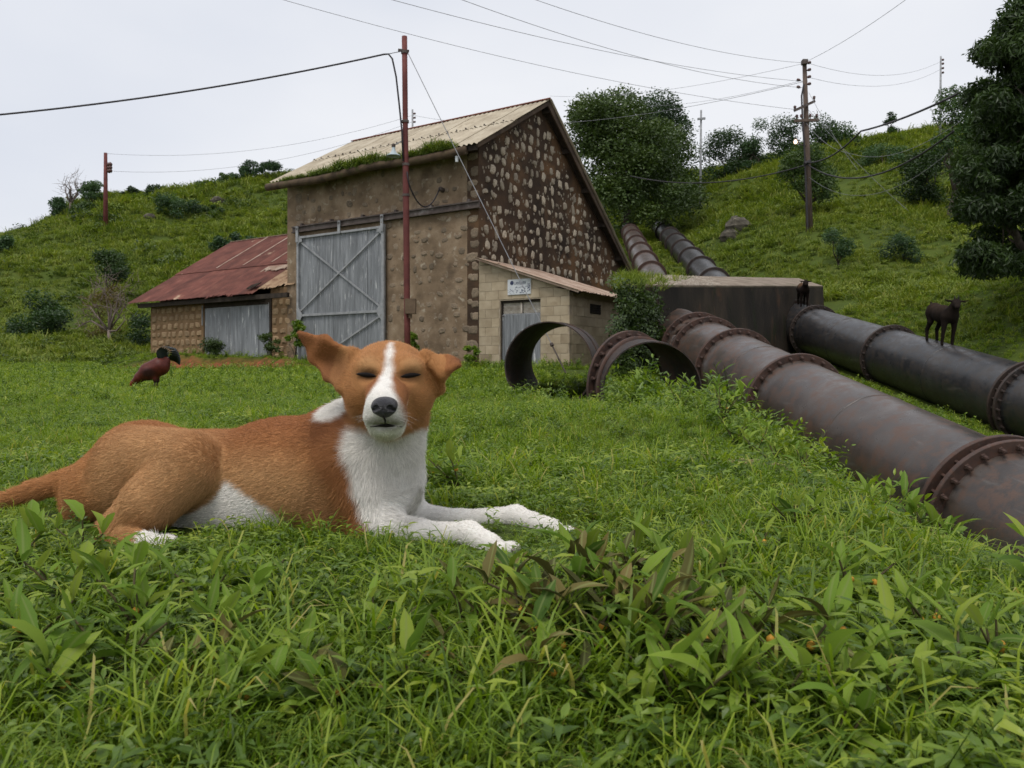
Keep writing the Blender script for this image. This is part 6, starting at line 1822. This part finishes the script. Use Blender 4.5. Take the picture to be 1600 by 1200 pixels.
for k in range(12):
    sd_ = -1 if k % 2 else 1
    h_, n_ = on_dog(602 + sd_ * (13 + 2.2 * (k // 2)), 648 + 2.2 * (k % 5))
    e_ = h_ + np.array([sd_ * random.uniform(.014, .024), random.uniform(-.012, .004), random.uniform(-.016, .004)])
    obj('whisker', *tube([h_ - n_ * .001, (h_ + e_) / 2 + [0, 0, .002], e_], [.00012, .0001, .00004], 4, False), M_WHISK, dog, off=dog_o)
M_CLAW = pmat('pale_claw', [(0.3, (0.16, 0.13, 0.11)), (0.7, (0.35, 0.30, 0.26))], 30, .5)
for (px, py, Y) in ((788, 866, .975), (801, 860, .982), (806, 858, .992), (880, 840, 1.08), (891, 835, 1.088), (895, 834, 1.098), (258, 858, 1.078), (270, 852, 1.085)):
    p_ = Q(px, py, Y); obj('claw', *tube([p_ + [-.006, .004, .004], p_ + [.001, -.001, .001], p_ + [.005, -.004, -.004]], [.0032, .0026, .0006], 6), M_CLAW, dog, smooth=True, off=dog_o)

# ------------------------------------------------------------------ goats
def goat(name, label, foot, s, yaw, headyaw, dark, brown, seed):
    """standing goat facing +X locally, hooves at z=0, ~0.62 m to the ears for s=1"""
    G = Body((-.42, -.20, -.01), (.46, .20, .80), .011)
    G.cone((-.20, 0, .41), (.0, 0, .39), .105, .118, .04); G.cone((0, 0, .39), (.15, 0, .40), .118, .098, .04)
    G.cone((-.24, 0, .43), (-.20, 0, .38), .085, .08, .04)
    G.cone((.16, 0, .42), (.235, 0, .535), .085, .060, .04)
    cy, sy = math.cos(headyaw), math.sin(headyaw)
    hp = np.array([.255, 0, .575]); hd = np.array([cy, sy, -.35]); hd /= np.linalg.norm(hd); sd = np.array([-sy, cy, 0])
    G.cone(hp - hd * .01, hp + hd * .055, .054, .043, .02); G.cone(hp + hd * .055, hp + hd * .125, .041, .028, .02)
    for k in (-1, 1):
        e0 = hp + sd * k * .04 + np.array([0, 0, .02]) - hd * .01
        G.tri(e0 + hd * .012, e0 - hd * .012, e0 + sd * k * .095 + np.array([0, 0, .012]), .007, .01)
        G.tri(e0 + hd * .012, e0 + sd * k * .06 + np.array([0, 0, -.015]), e0 + sd * k * .095 + np.array([0, 0, .012]), .006, .008)
        yb = k * .062
        G.cone((.15, yb, .38), (.155, yb * 1.1, .21), .050, .029, .03); G.cone((.155, yb * 1.1, .21), (.15, yb * 1.1, .045), .027, .021, .01); G.cone((.15, yb * 1.1, .04), (.16, yb * 1.1, .018), .019, .021, .008)
        G.cone((-.21, yb, .38), (-.17, yb * 1.1, .27), .062, .036, .03); G.cone((-.17, yb * 1.1, .27), (-.235, yb * 1.1, .16), .036, .026, .012)
        G.cone((-.235, yb * 1.1, .16), (-.215, yb * 1.1, .045), .025, .021, .01); G.cone((-.215, yb * 1.1, .04), (-.205, yb * 1.1, .018), .019, .021, .008)
    G.cone((-.29, 0, .48), (-.335, 0, .52), .022, .012, .015)
    v, f = G.mesh(); v = smooth_mesh(v, f, 1, .5)
    n = vnormals(v, f)
    TL = np.array(Matrix.Rotation(.20, 3, 'Y'))
    c = np.tile(np.array(dark), (len(v), 1)); m = np.clip(1 - np.linalg.norm((v - np.array([-.08, 0, .50])) / np.array([.26, .2, .13]), axis=1), 0, 1)[:, None]
    c = c * (1 - np.clip(m * 2, 0, 1)) + np.array(brown) * np.clip(m * 2, 0, 1)
    c *= 1 + noise3(v, 40)[:, None] * .3
    g = thing(name, label, 'goat', foot, yaw)
    o = obj('body', (v * s) @ TL.T, f, M_GOAT, g, smooth=True)
    a_ = o.data.attributes.new('coat', 'FLOAT_COLOR', 'POINT'); a_.data.foreach_set('color', np.c_[np.clip(c, .003, 1), np.ones(len(c))].astype(np.float32).ravel())
    for k in (-1, 1):
        e0 = hp + sd * k * .022 + np.array([0, 0, .035]) - hd * .012
        obj('horn', *tube(np.array([e0, e0 + np.array([0, 0, .03]) - hd * .008, e0 + np.array([0, 0, .05]) - hd * .025]) @ TL.T * s, np.array([.011, .008, .002]) * s, 6), M_DARK, g, smooth=True)
        e1 = hp + hd * .045 + sd * k * .036 + np.array([0, 0, .012])
        obj('eye', *lathe([(-.004, .001), (-.002, .007), (.003, .006), (.005, .001)], (e1 * s) @ TL.T, sd * k, 8), M_EYE, g, smooth=True)
    return g
M_GOAT = colmat('goat_coat', .9, .8)
M_GOAT.node_tree.nodes['Principled BSDF'].inputs['Specular IOR Level'].default_value = .1
def pipe_top(p0, Y, px):
    c = on_pipe(p0, Y); x, z = framed(PD)
    return c + z * (PR + .002)
gf = pipe_top(RP0, 18.5, 0)
goat('goat', 'black goat standing alone on the black penstock pipe', gf + [-.03, 0, -.03], 1.72, math.radians(-88), math.radians(-22), (.020, .014, .011), (.036, .023, .016), 1)
gf = pipe_top(RP0, 25.55, 0)
goat('goat', 'small brown-backed goat on the pipe against the anchor block', gf + [-.02, 0, -.03], 1.36, math.radians(-100), math.radians(-8), (.016, .010, .008), (.10, .055, .028), 2)

# ------------------------------------------------------------------ rooster
RB_ = Body((-.30, -.16, -.02), (.36, .16, .56), .009)
RB_.cone((.08, 0, .30), (-.05, 0, .235), .120, .115, .03)
RB_.cone((.09, 0, .33), (.15, 0, .37), .075, .05, .04)
RB_.cone((-.08, 0, .23), (-.17, 0, .16), .092, .065, .04); RB_.cone((-.17, 0, .16), (-.245, 0, .095), .060, .036, .02)
RB_.ell((-.262, 0, .080), (.030, .024, .028), .015)
RB_.cone((-.275, 0, .072), (-.305 + .01, 0, .045), .011, .004, .008)
for k in (-1, 1):
    RB_.cone((.10, k * .085, .31), (-.05, k * .080, .25), .030, .042, .015)
    RB_.cone((.02, k * .045, .20), (.035, k * .045, .11), .045, .024, .02)
rv, rf_ = RB_.mesh(); rv = smooth_mesh(rv, rf_, 1, .5)
RY = 10.2
ro = P(240, 609, RY); ro[2] = hz(ro[0], ro[1]) - .02
roo = thing('rooster', 'dark red rooster pecking in the meadow with black arched tail', 'rooster', ro, math.radians(6))
o = obj('body', rv, rf_, colmat('rooster_plumage', .5, 1.0), roo, smooth=True)
c = np.tile(np.array([.085, .016, .010]), (len(rv), 1))
m_ = np.clip(1 - np.linalg.norm((rv - np.array([-.03, 0, .22])) / np.array([.12, .3, .08]), axis=1), 0, 1)[:, None]; c = c * (1 - np.clip(m_ * 2, 0, .8)) + np.array([.020, .008, .008]) * np.clip(m_ * 2, 0, .8)
m_ = np.clip((.15 - rv[:, 2]) / .05, 0, 1)[:, None] * (rv[:, 0] > -.12)[:, None]; c = c * (1 - m_) + np.array([.014, .009, .009]) * m_
m_ = np.clip(1 - np.linalg.norm(rv - np.array([-.265, 0, .08]), axis=1) / .045, 0, 1)[:, None]; c = c * (1 - np.clip(m_ * 2, 0, 1)) + np.array([.26, .035, .022]) * np.clip(m_ * 2, 0, 1)
c *= 1 + .4 * noise3(rv * np.array([1, 1, 2.0]), 60)[:, None]
a = o.data.attributes.new('coat', 'FLOAT_COLOR', 'POINT'); a.data.foreach_set('color', np.c_[np.clip(c, .003, 1), np.ones(len(c))].astype(np.float32).ravel())
M_TAILF = pmat('black_tail_feather', [(0.3, (0.010, 0.013, 0.015)), (0.7, (0.028, 0.035, 0.038))], 12, .4, .2, spec=.5)
M_COMB = pmat('red_comb', [(0.3, (0.25, 0.02, 0.018)), (0.7, (0.36, 0.045, 0.03))], 12, .6)
M_LEGY = pmat('dark_rooster_leg', [(0.3, (0.05, 0.035, 0.02)), (0.7, (0.10, 0.07, 0.04))], 12, .7)
for k in range(11):
    sp = (k - 5) * .012; Lk = .25 - .010 * abs(k - 4); th = math.radians(104 - 8.5 * k)
    p0 = np.array([.115, sp * .5, .345]); dr = lambda t_: np.array([math.cos(t_), 0, math.sin(t_)])
    p1 = p0 + Lk * .5 * dr(math.radians(98 - 2.5 * k)) + [0, sp, 0]; p2 = p0 + Lk * .95 * dr(th) + [0, sp * 1.4, 0]; p3 = p0 + Lk * (1.02 - .014 * k) * dr(th - .50) + [0, sp * 1.8, 0]
    tt = np.linspace(0, 1, 7)[:, None]
    cv = (1 - tt) ** 3 * p0 + 3 * (1 - tt) ** 2 * tt * p1 + 3 * (1 - tt) * tt ** 2 * p2 + tt ** 3 * p3
    wv = np.array([.016, .028, .034, .035, .031, .022, .004])
    V = np.concatenate([np.stack([cv[i] + np.array([0, -.004, 0]), cv[i] + np.array([wv[i], 0, wv[i] * .6]), cv[i] + np.array([0, .004, 0]), cv[i] - np.array([wv[i], 0, wv[i] * .6])]) for i in range(7)])
    F = [[i * 4 + j, i * 4 + (j + 1) % 4, i * 4 + 4 + (j + 1) % 4, i * 4 + 4 + j] for i in range(6) for j in range(4)]
    obj('tail_feather', V, F, M_TAILF, roo, smooth=True)
cm = [(-.285, .098), (-.278, .118), (-.270, .106), (-.260, .124), (-.252, .108), (-.240, .118), (-.236, .098)]
obj('comb', [(x_, y_, z_) for y_ in (-.004, .004) for x_, z_ in cm], [list(range(7)), list(range(7, 14))[::-1]] + [[i, (i + 1) % 7, 7 + (i + 1) % 7, 7 + i] for i in range(7)], M_COMB, roo)
obj('wattle', *lathe([(0, .001), (.008, .012), (.026, .012), (.036, .001)], (-.268, 0, .062), (0, 0, -1), 8), M_COMB, roo, smooth=True)
for k in (-1, 1):
    obj('leg', *join([tube([(.035, k * .045, .13), (.03, k * .045, .07), (.025, k * .045, .012)], [.013, .009, .009], 6)] + [tube([(.025, k * .045, .012), (.025 + dx, k * .045 + dy, .002)], [.007, .003], 5) for dx, dy in ((-.055, 0), (-.045, .03), (-.045, -.03), (.03, 0))]), M_LEGY, roo, smooth=True)
# ------------------------------------------------------------------ leafy weeds of the foreground, leaf by leaf
def wmat(name, cols, trans=.3):
    m, nt, bs = newmat(name)
    oi = nt.nodes.new('ShaderNodeObjectInfo'); t = nt.nodes.new('ShaderNodeTexCoord')
    n = _noise(nt, t.outputs['Object'], 60, 4, .6)
    r = _ramp(nt, cols)
    nt.links.new(_math(nt, 'ADD', _math(nt, 'MULTIPLY', oi.outputs['Random'], .7), _math(nt, 'MULTIPLY', n.outputs['Fac'], .35)), r.inputs[0])
    # paler midrib
    sx = nt.nodes.new('ShaderNodeSeparateXYZ'); nt.links.new(t.outputs['Object'], sx.inputs[0])
    ab = _math(nt, 'ABSOLUTE', sx.outputs['Y'])
    rib = _ramp(nt, [(0.0, (.5, .5, .5)), (0.03, (0, 0, 0))]); nt.links.new(ab, rib.inputs[0])
    c = _mix(nt, rib.outputs[0], r.outputs[0], (.26, .30, .10))
    nt.links.new(c, bs.inputs['Base Color']); bs.inputs['Roughness'].default_value = .6; bs.inputs['Specular IOR Level'].default_value = .2
    tr = nt.nodes.new('ShaderNodeBsdfTranslucent'); nt.links.new(c, tr.inputs['Color'])
    ms = nt.nodes.new('ShaderNodeMixShader'); ms.inputs[0].default_value = trans
    nt.links.new(bs.outputs[0], ms.inputs[1]); nt.links.new(tr.outputs[0], ms.inputs[2])
    nt.links.new(ms.outputs[0], [x for x in nt.nodes if x.type == 'OUTPUT_MATERIAL'][0].inputs['Surface'])
    return m
M_LF = {'green': wmat('weed_leaf_green', [(0.1, (.045, .095, .014)), (0.5, (.11, .19, .020)), (0.9, (.21, .29, .030))]),
        'lime': wmat('weed_leaf_lime', [(0.1, (.10, .19, .022)), (0.5, (.20, .31, .035)), (0.9, (.30, .37, .05))], .4),
        'brown': wmat('weed_leaf_bronze', [(0.1, (.045, .050, .014)), (0.5, (.105, .100, .026)), (0.9, (.19, .145, .045))], .2)}
M_STEM = pmat('weed_stem', [(0.3, (0.055, 0.045, 0.022)), (0.7, (0.12, 0.10, 0.04))], 30, .8)
M_BUD = pmat('orange_bud', [(0.3, (0.42, 0.20, 0.02)), (0.7, (0.55, 0.30, 0.04))], 30, .6)
def toothed(L, W, fold, curl, seed):
    r = np.random.default_rng(seed)
    n = 7; V, F = [], []
    for i in range(n + 1):
        t = i / n
        w_ = W / 2 * math.sin(math.pi * min(1, t * .95 + .03) ** .85) ** .85 if 0 < i < n else (W * .05 if i == 0 else .0006)
        w_ *= 1 + (.10 if i % 2 else -.06)
        z = L * curl * (t - 1.35 * t * t); sway = L * .05 * math.sin(t * 3 + seed)
        V += [(L * t, -w_ + sway, z + w_ * fold), (L * t, sway, z), (L * t, w_ + sway, z + w_ * fold)]
    for i in range(n):
        for k in range(2): F.append([i * 3 + k, i * 3 + k + 1, i * 3 + 4 + k, i * 3 + 3 + k])
    return np.array(V), F
LEAFM = {c: [mk('leaf', *toothed(1.0, r_w, fo, cu, i), m, True) for i, (r_w, fo, cu) in enumerate(((.25, .45, .30), (.30, .30, .10), (.21, .55, .50), (.33, .40, .35), (.27, .6, -.15)))] for c, m in M_LF.items()}
bud_me = mk('bud', *lathe([(0, .1), (.3, .5), (.7, .45), (1.0, .05)], (0, 0, 0), (0, 0, 1), 7), M_BUD, True)
def weed(px, Y, H, ns, nl, L, pal, label, group, seed, spread=.5, cat='weed'):
    r = np.random.default_rng(seed)
    X = (px - 800) / FPX * Y
    b = np.array([X, Y, hz(X, Y) - .004])
    w_ = thing('leafy_weed', label, cat, b, group=group)
    for s in range(ns):
        a = r.uniform(0, 6.283); le = r.uniform(.15, 1.0) * spread; h = H * r.uniform(.6, 1.0)
        top = np.array([math.cos(a) * h * le * 1.3, math.sin(a) * h * le * 1.3, h])
        pts = [np.array([top[0] * t ** 1.5, top[1] * t ** 1.5, top[2] * (t - .12 * le * t * t)]) + r.normal(0, H * .01, 3) * (t > 0) for t in np.linspace(0, 1, 6)]
        st = obj('stem', *tube(pts, np.linspace(.0022, .0011, 6) * (H / .1) ** .5, 5, False), M_STEM, w_, smooth=True)
        a0 = r.uniform(0, 6.28)
        for k in range(nl):
            t = .25 + .75 * k / max(1, nl - 1)
            i = min(4, int(t * 5)); p = pts[i] + (pts[i + 1] - pts[i]) * (t * 5 - i)
            top_leaf = t > .78
            for q in range(2):
                if r.random() < .12: continue
                l = r.uniform(*L) * (1.05 - .35 * abs(t - .6) * 1.6)
                c = 'lime' if (top_leaf and pal != 'brown') or (pal == 'lime' and r.random() < .6) else ('brown' if pal == 'brown' and r.random() < .72 else 'green')
                if pal == 'brown' and top_leaf and r.random() < .35: c = 'lime'
                me = LEAFM[c][r.integers(5)]; l *= r.choice([.7, .9, 1.05, 1.2])
                el = r.uniform(.5, 1.15) if top_leaf else r.uniform(-.35, .55)
                ang = a0 + k * 1.57 + q * math.pi + r.uniform(-.5, .5)
                e = (Matrix.Rotation(ang, 3, 'Z') @ Matrix.Rotation(-el, 3, 'Y') @ Matrix.Rotation(r.uniform(-.5, .5), 3, 'X')).to_euler()
                inst('leaf', me, w_, p, e, (l, l * r.uniform(.8, 1.15), l))
        if pal != 'lime' and r.random() < .45:
            inst('bud', bud_me, w_, pts[3] + [.003, -.004, .002], (r.uniform(-.5, .5), r.uniform(-.5, .5), 0), (.0075,) * 3)
    return w_
LB_, GB_ = 'weed with dull bronze-tinged pointed leaves standing in the near grass', 'bronze-leaved weeds in the near grass'
LG_, GG_ = 'green weed with toothed pointed leaves rising from the near grass', 'green toothed weeds in the near grass'
LL_, GL_ = 'weed with fresh lime green leaf rosettes low in the near grass', 'lime green weeds in the near grass'
LE_, GE_ = 'leafy green weed on the meadow edge beside the rusty penstock pipe', 'weeds along the meadow edge by the pipe'
i = 0
for (px, Y, H, ns, nl, L, pal) in (
        (900, .68, .092, 7, 6, (.030, .050), 'brown'), (985, .66, .092, 6, 5, (.034, .054), 'brown'), (815, .63, .080, 5, 5, (.03, .05), 'brown'), (960, .76, .085, 6, 6, (.032, .05), 'brown'),
        (1010, .76, .085, 4, 5, (.03, .048), 'brown'), (860, .58, .060, 4, 4, (.034, .05), 'brown'), (1090, .70, .070, 4, 4, (.034, .05), 'brown'), (1225, .62, .080, 3, 4, (.036, .055), 'brown'),
        (520, .555, .035, 3, 4, (.034, .055), 'brown'), (690, .60, .045, 3, 4, (.03, .05), 'brown'), (300, .60, .045, 4, 5, (.03, .048), 'brown'), (760, .74, .065, 4, 5, (.03, .046), 'brown'), (1060, .62, .085, 5, 5, (.034, .052), 'brown'), (900, .62, .07, 5, 5, (.034, .052), 'brown'), (1150, .62, .07, 4, 5, (.034, .052), 'brown')):
    weed(px, Y, H, ns, nl, L, pal, LB_, GB_, 500 + i, .9); i += 1
for (px, Y, H, ns, nl, L, pal) in (
        (110, .80, .090, 4, 5, (.034, .056), 'green'), (215, .72, .075, 4, 5, (.03, .05), 'green'), (360, .70, .060, 4, 5, (.028, .046), 'green'), (40, .68, .060, 4, 5, (.03, .05), 'green'), (455, .62, .050, 3, 4, (.03, .05), 'green'),
        (1330, .80, .085, 4, 5, (.03, .05), 'green'), (1450, .74, .075, 4, 4, (.032, .052), 'green'), (1560, .68, .070, 3, 4, (.032, .052), 'green'),
        (1400, .56, .055, 4, 4, (.040, .056), 'green'), (1500, .60, .07, 4, 4, (.032, .050), 'green'), (120, .58, .055, 4, 4, (.038, .056), 'green'), (640, .56, .04, 4, 4, (.032, .05), 'green'), (400, .56, .04, 4, 4, (.036, .05), 'green'), (1330, .66, .07, 4, 5, (.036, .052), 'green'), (1120, .80, .065, 4, 5, (.03, .046), 'green'), (1240, 1.1, .065, 4, 4, (.03, .044), 'green'), (1600, .95, .13, 3, 5, (.036, .06), 'green'), (720, 1.42, .085, 3, 5, (.034, .05), 'green'), (690, 1.5, .07, 3, 4, (.03, .05), 'green'), (1180, .95, .06, 4, 4, (.028, .044), 'green'),
        (20, .95, .07, 3, 4, (.032, .050), 'green')):
    weed(px, Y, H, ns, nl, L, pal, LG_, GG_, 540 + i, .7); i += 1
for (px, Y, H, ns, nl, L, pal) in (
        (1060, .555, .065, 4, 4, (.032, .050), 'lime'), (1130, .545, .06, 4, 4, (.032, .050), 'lime'), (1210, .555, .060, 4, 4, (.032, .050), 'lime'), (1000, .60, .07, 4, 5, (.036, .052), 'lime'), (1270, .58, .06, 4, 4, (.032, .050), 'lime'), (180, .62, .06, 4, 4, (.036, .054), 'lime'), (330, .78, .06, 4, 4, (.032, .05), 'lime'), (580, .66, .05, 3, 4, (.03, .046), 'lime'), (740, .68, .070, 3, 5, (.03, .048), 'lime'), (255, .83, .060, 3, 5, (.028, .045), 'lime'),
        (130, 1.02, .075, 3, 4, (.036, .056), 'lime'), (420, .85, .050, 3, 4, (.026, .04), 'lime'), (975, .535, .04, 3, 4, (.03, .045), 'lime'), (1300, .52, .05, 3, 4, (.036, .05), 'lime')):
    weed(px, Y, H, ns, nl, L, pal, LL_, GL_, 580 + i, .7); i += 1
for (px, Y, H, ns, nl, L, pal) in (
        (1265, 1.95, .150, 4, 6, (.036, .056), 'green'), (1225, 2.15, .14, 4, 6, (.036, .056), 'green'), (1180, 2.5, .15, 4, 6, (.032, .050), 'green'), (1130, 3.0, .17, 5, 6, (.045, .07), 'green'), (1450, 1.36, .085, 4, 5, (.036, .06), 'lime'),
        (1385, 1.45, .08, 4, 5, (.036, .055), 'lime'), (1490, 1.42, .10, 3, 5, (.036, .06), 'lime'), (1100, 3.8, .20, 5, 6, (.05, .08), 'green'), (1150, 2.7, .12, 4, 5, (.032, .050), 'lime'), (1060, 4.6, .2, 5, 6, (.05, .08), 'lime'), (1010, 5.6, .22, 5, 6, (.06, .09), 'green')):
    weed(px, Y, H, ns, nl, L, pal, LE_, GE_, 620 + i, .6); i += 1
# fallen white petal and a scrap of dry straw
M_PETAL = pmat('white_petal', [(0.3, (0.55, 0.58, 0.52)), (0.7, (0.75, 0.77, 0.72))], 30, .6)
pz = P(612, 965, .80)
v1, f1 = leaf_geo(.022, .014, .6, .5, 4); v2, f2 = leaf_geo(.016, .012, .5, -.4, 4)
o = obj('petal', *join([(v1, f1), (v2 @ rotm(2.6, .5, .3).T + [0.004, .0, .003], f2)]), M_PETAL, smooth=True)
o.location = tuple(pz + [0, 0, .0]); o.rotation_euler = (.3, .25, 2.8)
tag(o, 'small crumpled white petal caught in the grass before the dog', 'petal')
M_STRAW = pmat('dry_straw', [(0.3, (0.24, 0.17, 0.08)), (0.7, (0.42, 0.33, 0.18))], 20, .8)
sb_ = []
for k in range(110):
    c_ = np.array([random.gauss(.545, .05), random.gauss(1.82, .09), 0]); c_[2] = hz(c_[0], c_[1]) + random.uniform(.01, .045)
    a_ = random.uniform(0, 6.28); l_ = random.uniform(.02, .06)
    d_ = np.array([math.cos(a_), math.sin(a_), random.uniform(-.25, .35)]) * l_
    sb_.append(tube([c_ - d_ / 2, c_ + [0, 0, .004], c_ + d_ / 2], .0011, 4, False))
tag(obj('dry_straw', *join(sb_), M_STRAW), kind='stuff')
